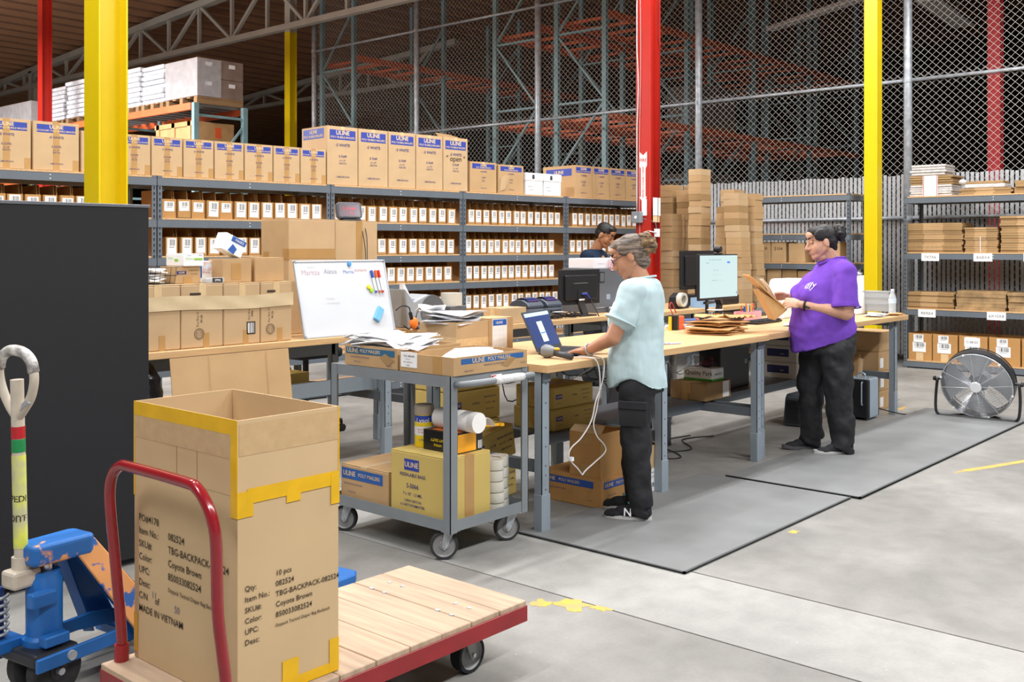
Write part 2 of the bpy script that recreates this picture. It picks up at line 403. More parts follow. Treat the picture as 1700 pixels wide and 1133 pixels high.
# pallet racking
def rack(name, label, x0, nb, y0, y1, levels, h, bay=2.68, along='x', bars=True, group=None):
    t = thing(name, label, 'pallet rack', (x0, y0, 0), group=group)
    D = y1-y0
    def p(a, b, z): return (a, b, z) if along == 'x' else (b, a, z)
    for i in range(nb+1):
        for b in (0, D):
            MB().bar(p(i*bay, b, 0), p(i*bay, b, h), .09, .08, (1, 0, 0)).obj('upright', rack_teal, t)
        z = .3; k = 0
        while z + 1.3 < h:
            MB().bar(p(i*bay, 0, z), p(i*bay, D, z), .04, .04).obj('cross_brace', rack_teal, t)
            MB().bar(p(i*bay, 0, z if k % 2 else z+1.25), p(i*bay, D, z+1.25 if k % 2 else z), .035, .035).obj('diagonal_brace', rack_teal, t)
            z += 1.25; k += 1
    for i in range(nb):
        for z in levels:
            for b in (-.03, D+.03):
                MB().bar(p(i*bay+.05, b, z), p((i+1)*bay-.05, b, z), .06, .12).obj('beam', rack_orange, t)
            if bars:
                for q in (.3, .9, 1.5, 2.1):
                    MB().bar(p(i*bay+q, 0, z), p(i*bay+q, D, z), .06, .05).obj('support_bar', rack_orange, t)
    return t
rack('pallet_rack', 'teal and orange pallet rack nearest the red column behind the fence', 14.3, 4, 10.38, 11.44, (2.0, 3.78, 5.55), 7.6)
rack('pallet_rack', 'pallet rack standing back to back behind the nearer one', 14.3, 4, 11.89, 12.93, (2.0, 3.78, 5.5), 7.6)
rack('pallet_rack', 'pallet rack with one orange level at the far left end of the fence', 14.0, 3, 16.7, 17.76, (2.0, 5.5), 7.2)
LRX, LRY = 9.26, 15.1
rk = thing('pallet_rack', 'orange and teal rack holding wrapped pallets, upper left behind the shelves', 'pallet rack', (LRX, LRY, 0))
for i in range(4):
    for b in (0, .95): MB().box(b-.045, b+.045, i*2.75-.04, i*2.75+.04, 0, 3.9).obj('upright', rack_teal, rk)
    for k, z in enumerate((1.2, 2.4, 3.7)):
        MB().bar((0, i*2.75, z), (.95, i*2.75, z), .04, .04).obj('cross_brace', rack_teal, rk)
        if k < 2: MB().bar((0, i*2.75, z), (.95, i*2.75, z+1.2), .035, .035).obj('diagonal_brace', rack_teal, rk)
for i in range(3):
    for z in (2.88, 3.85):
        for b in (-.03, .98): MB().box(b-.03, b+.03, i*2.75+.05, i*2.75+2.7, z-.065, z+.05).obj('beam', rack_orange, rk)
        for q in range(9): MB().box(.0, .95, i*2.75+.12+q*.3, i*2.75+.26+q*.3, z+.03, z+.06).obj('deck_slat', mat('wire_deck', '#8c8f92', .5, .4, .1), rk)

# loads on the left rack
wrap = mat('stretch_wrap', '#e3e6ec', 0.2, 0, 0.14, 9, 0.5, 22, spec=0.8)
def pallet_load(label, y0, y1, z0, z1, kind, x0=.05, x1=.95):
    t = thing('wrapped_pallet_load', label, 'pallet load', (LRX+(x0+x1)/2, LRY+(y0+y1)/2, z0), group='loads on the upper left rack')
    a, b, h = (x1-x0)/2, (y1-y0)/2, z1-z0
    for q in (-1, 0, 1): MB().box(-a, a, q*(b-.06)-.05, q*(b-.06)+.05, 0, .09).obj('pallet_block', mat('pallet_wood', '#9a7a55', .9, 0, .1), t)
    for q in range(5): MB().box(-a, a, -b+q*(2*b-.1)/4, -b+q*(2*b-.1)/4+.1, .09, .11).obj('pallet_board', MATS['pallet_wood'], t)
    if kind == 'bags':
        n = 8
        for k in range(n):
            j = [R.uniform(-.03, .02) for _ in range(4)]; hz = (h-.11)/n
            MB().box(-a-j[0], a+j[1], -b-j[2], b+j[3], .11+k*hz, .11+(k+1)*hz-.008).obj('wrapped_layer', wrap, t, bevel=.03, seg=2)
    else:
        nx, ny, nz = kind
        for i in range(nx):
            for j in range(ny):
                for k in range(nz):
                    sx, sy, sz = 2*a/nx, 2*b/ny, (h-.11)/nz
                    MB().box(-a+i*sx+.004, -a+(i+1)*sx-.004, -b+j*sy+.004, -b+(j+1)*sy-.004, .11+k*sz, .11+(k+1)*sz-.006).obj('carton', mat('wrapped_carton', '#8d7a6f', .3, 0, .15, 6, .2, 15), t, bevel=.006)
                    MB().box(-a+(i+.35)*sx, -a+(i+.62)*sx, -b+j*sy-.001, -b+j*sy+.003, .11+(k+.6)*sz, .11+(k+.8)*sz).obj('label', paper, t)
        MB().box(-a-.004, a*.0, -b-.004, b+.004, .12, h-.02).obj('film', mat('clear_film', '#e9ecf2', .12, 0, .1, 8, .5, 18, alpha=.45, spec=.9), t)
pallet_load('grey brown wrapped cartons stacked two high on the end of the left rack', .02, 1.02, 3.91, 4.68, (2, 2, 2))
pallet_load('white film-wrapped pallet next to the brown cartons on the left rack', 1.1, 1.85, 3.91, 4.7, 'bags')
pallet_load('white wrapped pallet just right of the broad yellow column top', 1.93, 2.72, 3.91, 4.74, 'bags')
pallet_load('bright white wrapped pallet just left of the broad yellow column', 3.75, 4.75, 3.91, 4.75, 'bags')
pallet_load('white wrapped pallet right beside the red column at upper left', 4.85, 5.5, 3.91, 4.7, 'bags')
pallet_load('brown wrapped cartons at the far left end of the left rack', 6.3, 8.1, 3.91, 4.55, (2, 2, 1))
t = thing('wooden_crate', 'pale wooden crate with an orange sticker under the left rack beam', 'crate', (LRX+.45, LRY+.75, 2.955))
MB().box(-.4, .4, -.6, .6, .1, .66).obj('body', mat('crate_ply', '#b98f5e', .8, 0, .1), t, bevel=.01)
for q in (-.5, 0, .5): MB().box(-.42, -.4, q-.05, q+.05, .1, .66).obj('batten', MATS['crate_ply'], t)
for z in (.1, .58): MB().box(-.42, -.4, -.6, .6, z, z+.08).obj('batten', MATS['crate_ply'], t)
MB().box(.02, .14, -.603, -.6, .4, .58).obj('sticker', mat('orange_sticker', '#e05a24', .6, 0, .05), t)
MB().box(-.4, .4, -.6, .6, 0, .1).obj('skid', MATS['pallet_wood'], t)
# stored things seen dimly behind the fence
dimbox = mat('dim_goods', '#6f6660', .8, 0, .15, 2)
for i, (x, y, z, a, b, h, lb) in enumerate([(15.6, 10.9, 2.07, 1.5, .8, .7, 'wrapped load on the lower beam level of the nearer fenced rack'),
        (18.3, 10.9, 2.07, 1.4, .8, .9, 'second wrapped load on the lower level of the nearer fenced rack'),
        (18.4, 10.9, 3.85, 1.4, .8, .9, 'wrapped load on the middle level of the nearer fenced rack')]):
    t = thing('stored_load', lb, 'pallet load', (x, y, z))
    MB().box(-a/2, a/2, -b/2, b/2, 0, .1).obj('pallet', MATS['pallet_wood'], t)
    for k in range(3): MB().box(-a/2+k*a/3+.005, -a/2+(k+1)*a/3-.005, -b/2, b/2, .1, h).obj('carton', dimbox, t, bevel=.01)
# unlit strip fixtures behind the fence
def strip_fixture(label, p0, p1, lit=False, z=5.5, k=1.0):
    c = ((p0[0]+p1[0])/2, (p0[1]+p1[1])/2, z); rz = math.atan2(p1[1]-p0[1], p1[0]-p0[0]); L = math.hypot(p1[0]-p0[0], p1[1]-p0[1])
    t = thing('strip_light', label, 'ceiling light', c, rz, group='strip lights')
    MB().prism([(-.09*k, 0), (.09*k, 0), (.05*k, .07), (-.05*k, .07)], -L/2, L/2, 'x').obj('housing', white_pl, t)
    MB().prism([(-.07*k, -.012), (.07*k, -.012), (.08*k, 0), (-.08*k, 0)], -L/2+.01, L/2-.01, 'x').obj('diffuser', mat('lamp_diffuser_off', '#f2efe9', .4, 0, 0), t) if not lit else None
    for q in (-L*.3, L*.3): MB().cyl((q, 0, .07), (q, 0, roof_z(c[1])-z), .006, n=6).obj('hanger', galv, t)
    return t
strip_fixture('unlit white strip light slanting above the fence, left of the yellow column', (17.3, 8.8), (16.1, 6.6), k=1.3)
strip_fixture('unlit white strip light above the fence, between the yellow and dark red columns', (19.3, 6.0), (16.85, 5.8), k=2.2)
LAMP_AT = ['the floor behind the viewer, far left', 'the bare floor near the platform truck', 'the bare floor before the mats', 'the floor beyond the round fan', 'the pallet jack', 'the black cabinet', 'the service cart', 'the woman in purple', 'the broad yellow column', 'the whiteboard bench', 'the boy at the shelves', 'the right-hand steel shelving', 'the aisle before the left pallet rack', 'the far left aisle by the red column']
# lit strip lights over the work floor (all above the top of the picture)
for i, (x, y, v) in enumerate(LAMPS):
    d = (1.2, 0) if not v else (0, 1.2)
    t = strip_fixture('lit strip light hanging over ' + LAMP_AT[i], (x-d[0], y-d[1]), (x+d[0], y+d[1]), True, 5.6)
    MB().prism([(-.075, -.012), (.075, -.012), (.08, 0), (-.08, 0)], -1.19, 1.19, 'x').obj('diffuser', mat('lamp_diffuser_lit', '#ffffff', .4, 0, 0, emit='#fff6ea', es=6), t)
    ld = bpy.data.lights.new('lamp', 'AREA'); ld.shape = 'RECTANGLE'; ld.size = 2.35; ld.size_y = .16; ld.energy = LAMP_W*LAMP_K[i]; ld.color = LAMP_COL
    lo = bpy.data.objects.new('lamp', ld); C.objects.link(lo); lo.parent = t; lo.location = (0, 0, -.02)
    l2 = ld.copy(); l2.energy = LAMP_W*(4 if i > 11 else .15)      # extra upward lamp, added above the housing to brighten roof and upper fence
    lo = bpy.data.objects.new('added_uplight', l2); C.objects.link(lo); lo.parent = t; lo.location = (0, 0, .09); lo.rotation_euler = (PI, 0, 0)
# ------------------------------------------------------------------ shelving
def shelving(name, label, loc, rz, W, D, Hh, levels, side_beams=True, face='y'):
    t = thing(name, label, 'shelving', loc, rz)
    for x in (0, W):
        for y in (0, D):
            q = MB(); s = 1 if x == 0 else -1; u = 1 if y == 0 else -1
            q.box(min(x, x+s*.042), max(x, x+s*.042), min(y, y+u*.003), max(y, y+u*.003), 0, Hh)
            q.box(min(x, x+s*.003), max(x, x+s*.003), min(y, y+u*.042), max(y, y+u*.042), 0, Hh)
            q.mi(1); z = .06
            while z < Hh-.03 and y == 0:
                xc = x+s*.021; q.box(xc-.006, xc+.006, -.001, .0, z, z+.016); q.box(xc-.004, xc+.004, -.001, .0, z-.012, z); z += .05
            q.obj('upright', [steel, steel_d], t)
    for z in levels:
        MB().box(.004, W-.004, .004, D-.004, z-.016, z).obj('shelf_board', board, t)
        for y in (-.004, D):
            q = MB().box(.0, W, y, y+.004, z-.085, z-.016).box(.0, W, y if y < 0 else y-.02, y+.024 if y < 0 else y, z-.02, z-.016)
            if y < 0:
                q.mi(1)
                for zz in (z-.035, z-.066):
                    q.cyl((W/2, y, zz), (W/2, y-.003, zz), .005, n=6)
                q.mi(2)
                for zz in (z-.035, z-.066):
                    for f in (.27, .73): q.cyl((W*f, y, zz), (W*f, y-.001, zz), .003, n=5)
            q.obj('beam', [steel, white_pl, steel_d], t)
        if side_beams:
            for x in (-.003, W): MB().box(x, x+.003, .0, D, z-.085, z-.016).obj('side_beam', steel, t)
    return t
RA = math.atan2(7.65-8.27, 11.2-3.36); RO = Vector((3.36, 8.27, 0)); RU = Vector((math.cos(RA), math.sin(RA), 0)); RV = Vector((-RU.y, RU.x, 0))
def row(L, off, z): return RO + RU*L + RV*off + Vector((0, 0, z))
LV = [.10, .44, .79, 1.118, 1.42, 1.755, 2.12]
BAYS = [(-.52, 1.275, 'behind the yellow column'), (1.285, 3.075, 'with the small mailer cartons on top'), (3.085, 4.83, 'with the tall mailer cartons on top'),
        (4.84, 6.525, 'with two white cartons on top'), (6.535, 8.25, 'ending at the red column')]
BN = ['bay behind broad yellow column', 'bay behind the large plain cartons', 'bay above the whiteboard', 'bay left of the boy', 'bay behind the boy']
for a, b, w in BAYS: shelving('steel_shelving', 'grey steel shelving bay ' + w, row(a, 0, 0), RA, b-a, .6, 2.12, LV)
# stock bins
binm = CB[4]
def bin_mesh(w, d, hf, hb):
    q = MB(); th = .004
    q.box(0, w, 0, d, 0, th); q.box(0, w, 0, th, 0, hf); q.box(0, w, d-th, d, 0, hb)
    for x in (0, w-th):
        pl = [(0, 0), (d, 0), (d, hb), (.09, hb), (.075, hf), (0, hf)]
        q.prism(pl, x, x+th, 'x')
    return q
def barcode_mat():
    m = bpy.data.materials.new('barcode_print'); m.use_nodes = True; nt = m.node_tree; b = nt.nodes['Principled BSDF']; b.inputs['Roughness'].default_value = .6
    tc = nt.nodes.new('ShaderNodeTexCoord'); sp = nt.nodes.new('ShaderNodeSeparateXYZ'); nt.links.new(tc.outputs['Generated'], sp.inputs[0])
    wn = nt.nodes.new('ShaderNodeTexWhiteNoise'); wn.noise_dimensions = '1D'
    mu = nt.nodes.new('ShaderNodeMath'); mu.operation = 'MULTIPLY'; mu.inputs[1].default_value = 64
    fl_ = nt.nodes.new('ShaderNodeMath'); fl_.operation = 'FLOOR'
    nt.links.new(sp.outputs['X'], mu.inputs[0]); nt.links.new(mu.outputs[0], fl_.inputs[0]); nt.links.new(fl_.outputs[0], wn.inputs['W'])
    gt = nt.nodes.new('ShaderNodeMath'); gt.operation = 'GREATER_THAN'; gt.inputs[1].default_value = .47; nt.links.new(wn.outputs['Value'], gt.inputs[0])
    mx = nt.nodes.new('ShaderNodeMix'); mx.data_type = 'RGBA'; mx.inputs[6].default_value = S('#3d4047'); mx.inputs[7].default_value = S('#eeeeee')
    nt.links.new(gt.outputs[0], mx.inputs[0]); nt.links.new(mx.outputs[2], b.inputs['Base Color'])
    return m
bar_m = barcode_mat()
BW, BD, BHF, BHB = .128, .42, .165, .248
bin_me = [bin_mesh(w, BD, BHF, BHB).mesh('bin_body', [binm]) for w in (.118, .128, .102)]
def label_parts(parent, w, h, x, z, kind=0, y=-.0015):
    lb = MB().box(x-w/2, x+w/2, y, y+.001, z, z+h).obj('label', paper, parent)
    MB().box(x-w*.38, x+w*.38, y-.0006, y-.0002, z+h*.52, z+h*.92).obj('barcode', bar_m, lb)
    MB().box(x-w*.3, x+w*.3, y-.0006, y-.0002, z+h*.4, z+h*.43).obj('print_line', ink_black, lb)
    return lb
lab_proto = {}
ORD = ['first', 'second', 'third', 'fourth', 'fifth', 'sixth', 'seventh', 'eighth', 'ninth', 'tenth', 'eleventh', 'twelfth', 'thirteenth', 'fourteenth']
TIER = {1.755: 'top tier', 1.42: 'second tier', 1.118: 'third tier', .79: 'fourth tier'}
lab_me = {}
def stock_bin(L, z, k, label, lk, dz=0.0, hf=BHF):
    w = (.118, .128, .102)[k]
    p = row(L, .012 + R.uniform(0, .02), z+.001)
    t = thing('stock_bin', label, 'bin', p, RA + R.uniform(-.005, .005), group='cardboard stock bins on the steel shelves')
    put('bin_body', bin_me[k], t)
    key = (k, lk)
    if key not in lab_me:
        if lk == 0: W, Hh, zz = w*.72, .135, .022
        elif lk == 1: W, Hh, zz = w*.72, .085, .06
        else: W, Hh, zz = w*.68, .14, .012
        q = MB().box(w/2-W/2, w/2+W/2, -.0016, -.0004, zz, zz+Hh)
        b = MB().box(w/2-W*.36, w/2+W*.36, -.0022, -.0018, zz+Hh*.5, zz+Hh*.92)
        l = MB().box(w/2-W*.3, w/2+W*.3, -.0022, -.0018, zz+Hh*.38, zz+Hh*.42)
        lab_me[key] = (q.mesh('label', paper), b.mesh('barcode', bar_m), l.mesh('print_line', ink_black))
    a, b, c = lab_me[key]; rj = R.uniform(-.03, .03)
    lo = put('label', a, t, rot=(0, rj, 0), loc=(0, 0, -rj*w/2)); put('barcode', b, lo); put('print_line', c, lo)
    return t
def fill(bi, z, n, f0, f1, lk=(0,), gaps=()):
    a, b, _ = BAYS[bi]; a += .05; b -= .05; W = b-a
    x0, x1 = a+f0*W, a+f1*W; pitch = (x1-x0)/n
    for i in range(n):
        k = 0 if pitch > .125 else 2
        if pitch > .138: k = 1
        if i in gaps: continue
        stock_bin(x0+i*pitch+R.uniform(0, .004), z, k, '%s bin from left on the %s, %s' % (ORD[i], TIER[z], BN[bi]), lk[i % len(lk)] if len(lk) > 1 else lk[0])
fill(0, 1.755, 11, .0, .86, (0, 1)); fill(0, 1.42, 5, .5, .9)
fill(1, 1.755, 12, .0, .99, (1, 1, 1, 0, 1, 0, 0, 0, 0, 0, 2, 0)); fill(1, 1.42, 12, .02, .99, (0, 0)); fill(1, 1.118, 11, .0, .9)
fill(2, 1.755, 12, .0, .99, (0, 2)); fill(2, 1.42, 12, .0, .985, (0, 0, 2)); fill(2, 1.118, 12, .0, .95); fill(2, .79, 12, .0, .9, (0, 2, 0))
fill(3, 1.755, 13, .02, .995); fill(3, 1.42, 13, .0, .92, (0, 2)); fill(3, 1.118, 13, .0, .92); fill(3, .79, 13, .0, .96, (0, 0, 2))
fill(4, 1.755, 13, .05, .99, (0, 0, 2)); fill(4, 1.42, 13, .02, .97); fill(4, 1.118, 12, .02, .97); fill(4, .79, 12, .02, .97)
# ------------------------------------------------------------------ cartons
def carton(name, label, loc, w, d, h, m, rz=0.0, front=(), side=(), cat='carton', tape=None, group=None, flap_gap=True, tape_front=0.08, bev=.004, seam='x'):
    """closed carton: front-left-bottom corner at loc, width along local x, depth along y"""
    t = thing(name, label, cat, loc, rz, group)
    th = .005
    MB().box(0, w, 0, d, 0, h-th).obj('body', m, t, bevel=bev)
    if seam == 'x':
        MB().box(.002, w-.002, .001, d/2-.0015, h-th, h).obj('flap', m, t, bevel=.0015); MB().box(.002, w-.002, d/2+.0015, d-.001, h-th, h).obj('flap', m, t, bevel=.0015)
    else:
        MB().box(.001, w/2-.0015, .002, d-.002, h-th, h).obj('flap', m, t, bevel=.0015); MB().box(w/2+.0015, w-.001, .002, d-.002, h-th, h).obj('flap', m, t, bevel=.0015)
    if tape:
        tw = .024
        if seam == 'x':
            MB().box(-.0008, w+.0008, d/2-tw, d/2+tw, h, h+.0008).box(-.0012, -.0002, d/2-tw, d/2+tw, h-tape_front, h).obj('tape', tape, t)
        else:
            MB().box(w/2-tw, w/2+tw, -.0008, d+.0008, h, h+.0008).box(w/2-tw, w/2+tw, -.0012, -.0002, h-tape_front, h).obj('tape', tape, t)
    def prints(lst, is_side):
        for it in lst:
            kind = it[0]
            if kind == 'rect':      # ('rect', x0, x1, z0, z1, material, name)
                _, a, b, z0, z1, mm, nm = it; e = .0016 if nm == 'tape' else .0012
                if is_side: MB().box(-e, -.0003, d-b, d-a, z0, z1).obj(nm, mm, t)
                else: MB().box(a, b, -e, -.0003, z0, z1).obj(nm, mm, t)
            else:                   # ('text', lines, material)
                _, lines, mm = it[:3]
                me = lettering(tuple(lines), mm, *(it[3:4]))
                if is_side: put('lettering', me, t, loc=(-.0022, d, 0), rot=SIDE)
                else: put('lettering', me, t, loc=(0, -.0022, 0), rot=FRONT)
    prints(front, False); prints(side, True)
    return t
def mailer_print(w, h, line2, white, sku, band=None, tapes=True, small=1.0):
    bh = h*.165; zt = h*.94; x = w/2
    s = w/.30*small
    fr = [('rect', w*.08, w*.92, zt-bh, zt, ink_blue, 'blue_band'),
          ('text', [('ULINE', bh*.62, x, zt-bh*.3, .035), (line2, min(bh*.4, w*.84/len(line2)*1.75), x, zt-bh*.76, .012)], ink_tan),
          ('text', [(white, min(h*.07, w*.13), x, h*.68, .02), (sku, min(h*.06, w*.11), x, h*.49, .015), ('6 x 10"', min(h*.042, w*.08), x, h*.42, .01), ('250/CTN', min(h*.04, w*.075), x, h*.37, .01), ('1-800-295-5510', min(h*.042, w*.08), x, h*.14, .012)], ink_text)]
    if tapes: fr.append(('rect', x-.024, x+.024, h*.02, h*.98, tape_clear, 'tape'))
    return fr
lastc = {}
def top_carton(L0, L1, h, label, line2, white, sku, tapes, m=CB[1], d=.42, side=None, z=2.12, off=.03, tape=tape_clear):
    w = L1-L0-.01
    fr = mailer_print(w, h, line2, white, sku, tapes=False)
    if tapes: fr.insert(0, ('rect', w/2-.025, w/2+.025, h*.0, h*1.0, tape_brown, 'tape'))
    if tapes:
        fr += [('rect', w-.05, w-.002, .0, .09, tape_brown, 'tape')]
    lastc['t'] = carton('mailer_carton', label, row(L0, off, z+.001), w, d, h, m, RA + R.uniform(-.003, .003), front=fr, side=side or (), tape=tape, group='mailer cartons on top of the shelving', seam='y', tape_front=.05)
E2 = 'ECONOMY POLY BUBBLE MAILERS'; P2 = 'POLY BUBBLE MAILERS'
top_carton(-.13, .25, .395, 'large mailer carton on the shelf top, cut by the left picture edge', E2, '-0 WHITE', 'S-22392', True)
top_carton(.256, .63, .395, 'large mailer carton on the shelf top just left of the yellow column', E2, '-0 WHITE', 'S-22392', True)
xs = [.64, .945, 1.245, 1.54, 1.842, 2.147, 2.453, 2.753, 3.055]
lab = ['half hidden behind the yellow column', 'just right of the yellow column', 'second to the right of the yellow column', 'third to the right of the yellow column',
       'fourth to the right of the yellow column', 'fifth to the right of the yellow column', 'second left of the tall cartons', 'touching the tall cartons']
for i in range(8): top_carton(xs[i], xs[i+1], .345, 'square mailer carton on the shelf top, ' + lab[i], E2, '-2 WHITE', 'S-22394', True, m=CB[1])
xs = [3.06, 3.44, 3.823, 4.194, 4.575, 4.945]
lab = ['first of the five tall mailer cartons from the left, its side visible', 'second of the five tall mailer cartons from the left', 'middle one of the five tall mailer cartons',
       'fourth of the five tall mailer cartons from the left', 'last tall mailer carton, marked open by hand']
for i in range(5):
    w = xs[i+1]-xs[i]; h = .59
    sd = ()
    if i == 0: sd = [('rect', .03, .40, .47, .57, ink_blue, 'blue_band'), ('text', [('ULINE', .05, .215, .54, .03), (P2, .034, .215, .495, .012)], ink_tan)]
    top_carton(xs[i], xs[i+1], h, lab[i], P2, '-5 WHITE', 'S-7649', False, m=CB[1], d=.46, side=sd)
MB().add([(.02, .1, .59), (.34, .06, .59), (.3, .24, .65), (.1, .26, .66)], [(0, 1, 2, 3)]).add([(.02, .1, .594), (.34, .06, .594), (.3, .24, .654), (.1, .26, .664)], [(3, 2, 1, 0)]).obj('raised_flap', CB[2], lastc['t'])
put('handwriting', lettering((('" open "', .085, 0, 0, 0),), ink_black), lastc['t'], loc=(.18, -.004, .355), rot=FRONT)
top_carton(4.97, 5.39, .345, 'mailer carton on the shelf top just right of the tall ones', P2, '-6 WHITE', 'S-7648', False, m=CB[0], tape=tape_clear)
top_carton(5.41, 5.83, .335, 'torn mailer carton on the shelf top beside the white cartons', P2, '-4 WHITE', 'S-7647', False, m=CB[0])
MB().add([(.01, -.004, .02), (.1, -.012, .05), (.17, -.01, .2), (.1, -.02, .22), (.03, -.01, .18)], [(0, 1, 2, 3, 4)]).obj('torn_paper', CB[1], lastc['t'])
for i, (a, b, lb) in enumerate(((5.86, 6.15, 'white lidded carton on the shelf top, left one of two'), (6.17, 6.47, 'white lidded carton on the shelf top, right one of two'))):
    t = carton('white_carton', lb, row(a, .03, 2.121), b-a, .4, .2, paper, RA, front=[('text', [('white 8.5 x 11', .02, .09, .1, 0), ('copy paper', .018, .09, .06, 0)], ink_black)], group='white cartons on the shelf top')
    MB().box(-.006, b-a+.006, -.006, .406, .17, .262).obj('lid', paper, t, bevel=.004)
    MB().prism([(.1, .19), (.14, .19), (.14, .235), (.12, .245), (.1, .235)], -.008, -.0055, 'y').obj('mark', mat('dark_mark', '#3d4046', .6, 0, 0), t)
xs = [6.72, 7.06, 7.40, 7.72, 8.05]
lab = ['first deep mailer carton from the left near the red column, side visible', 'second deep mailer carton from the left near the red column', 'third deep mailer carton from the left near the red column', 'deep mailer carton half hidden by the red column']
for i in range(4):
    sd = [('rect', .06, .5, .27, .36, ink_blue, 'blue_band'), ('text', [('ULINE', .06, .28, .315, .03)], ink_tan)] if i == 0 else ()
    top_carton(xs[i], xs[i+1], .4, lab[i], E2, '-7 WHITE', 'S-22398', False, m=CB[0], d=.55, side=sd, tape=None)
# ------------------------------------------------------------------ workbenches
def bench(label, x0, x1, y0, y1, z, legs, shelf=None, apron=True, zs=.34, rear=True, sx1=None, sx0=None):
    t = thing('workbench', label, 'workbench', (x0, y0, 0))
    W, D = x1-x0, y1-y0; th = .042
    n = 7
    for k in range(n):      # laminated strips of the butcher-block top
        MB().box(0, W, D*k/n+.0004, D*(k+1)/n-.0004, z-th, z).obj('top_strip', wood, t, bevel=.0025)
    for lx in legs:
        lx -= x0
        for ly in (.05, D-.1):
            q = MB().box(lx-.032, lx+.032, ly, ly+.004, 0.0, z-th).box(lx-.032, lx-.028, ly, ly+.05, 0, z-th).box(lx+.028, lx+.032, ly, ly+.05, 0, z-th)
            q.mi(1)
            for zz in [.05+.035*i for i in range(6)]+[.3, .35, .45, .55, .68, .78]: q.cyl((lx, ly, zz), (lx, ly-.0006, zz), .0045, n=6)
            q.obj('leg', [steel_l, steel_d], t)
            MB().box(lx-.036, lx+.036, ly-.003, ly+.052, 0.0, .2).obj('foot_sleeve', steel_l, t, bevel=.002)
        MB().box(lx-.02, lx+.02, .057, D-.06, zs-.03, zs+.03).obj('side_rail', steel, t, bevel=.003)
        MB().box(lx-.03, lx+.03, .04, D-.04, z-th-.05, z-th).obj('top_bracket', steel, t)
    if apron: MB().box(min(legs)-x0, max(legs)-x0, D-.1, D-.09, z-.2, z-th).obj('rear_apron', steel_l, t)
    if rear: MB().box(min(legs)-x0, max(legs)-x0, D-.08, D-.05, zs-.05, zs+.03).obj('rear_rail', steel, t)
    if shelf:
        sxe = (sx1-x0) if sx1 else max(legs)-x0+.02
        sxa = (sx0-x0) if sx0 else min(legs)-x0-.02
        MB().box(sxa, sxe, shelf, D-.03, zs+.032, zs+.04).box(sxa, sxe, shelf, shelf+.004, zs-.025, zs+.032).obj('lower_shelf', steel, t)
    return t
BZ = .885
bench('wood-topped workbench with the laptop, in front of the woman in pale blue', 4.09, 6.54, 3.335, 4.3, BZ, (4.135, 5.28, 6.49), shelf=.5, sx0=4.72)
bench('wood-topped workbench in front of the woman in purple', 6.56, 9.3, 3.37, 4.3, BZ-.002, (6.6, 9.13), shelf=.5, sx1=8.4)
bench('wood-topped workbench at left carrying the taped cartons and whiteboard', 2.2, 5.06, 5.45, 6.2, BZ, (2.4, 4.93), zs=.42)
bench('wood-topped workbench behind the laptop carrying the label printers', 5.2, 7.55, 5.32, 6.1, BZ, (5.3, 7.45), zs=.34)
bench('wood-topped workbench farther back below the box stacks', 7.57, 9.95, 5.25, 6.05, BZ, (7.65, 9.85), zs=.34)
# shelving along the fence (facing -X): local x runs along world -Y
def shelving_x(label, X, ytop, W, D, Hh, levels):
    return shelving('steel_shelving', label, (X, ytop, 0), -PI/2, W, D, Hh, levels)
shelving_x('grey steel shelving along the fence, left of the slim yellow column', 12.25, 6.98, 1.82, .5, 2.17, [.1, .5, .903, 1.298, 1.672, 2.164])
shelving_x('grey steel shelving holding flattened cartons at the right edge', 12.75, 4.68, 2.1, .58, 2.13, [.1, .742, 1.432, 2.123])
def wx(X, Ytop):      # placement helper for things facing -X
    return lambda a, off, z: (X+off, Ytop-a, z)
UL = wx(12.25, 6.98); UR = wx(12.75, 4.68); FXR = -PI/2
# cartons on the left unit (a = distance from its left end)
def small_carton(label, at, a, w, h, z, txt=None, m=CB[0], d=.32, blue=False, off=.03):
    fr = []
    if txt: fr.append(('text', [(txt, h*.22, w/2, h*.66, 0)], ink_black))
    if blue: fr += [('rect', w*.1, w*.9, h*.72, h*.9, ink_blue, 'blue_band'), ('text', [('ULINE', h*.13, w/2, h*.81, .02)], ink_tan), ('text', [('POLY MAILERS', h*.1, w/2, h*.5, 0), ('1-800-295-5510', h*.08, w/2, h*.2, 0)], ink_text)]
    return carton('stored_carton', label, at(a, off, z+.001), w, d, h, m, FXR, front=fr, group='cartons on the fence-side shelving')
small_carton('small mailer carton with blue band on the fence-side shelving', UL, .16, .33, .18, 1.298, blue=True)
small_carton('upright carton marked by hand, left one on the fence-side shelving', UL, .53, .205, .265, 1.298, '2109')
small_carton('upright carton marked by hand, right one on the fence-side shelving', UL, .745, .205, .265, 1.298, '2104')
small_carton('upright carton partly hidden behind the head of the woman in purple', UL, .99, .22, .25, 1.298, None)
small_carton('upright carton right of the bun of the woman in purple', UL, 1.5, .18, .26, 1.298, None)
for i in range(8):
    small_carton('%s carton from left on the lower fence-side shelf' % ORD[i], UL, .04+i*.215, .2, .33-.02*(i % 3), .903, None, m=CB[2] if i % 3 else CB[0])
for i in range(5):
    small_carton('%s carton from left on the bottom fence-side shelf' % ORD[i], UL, .05+i*.34, .32, .3, .5, None)
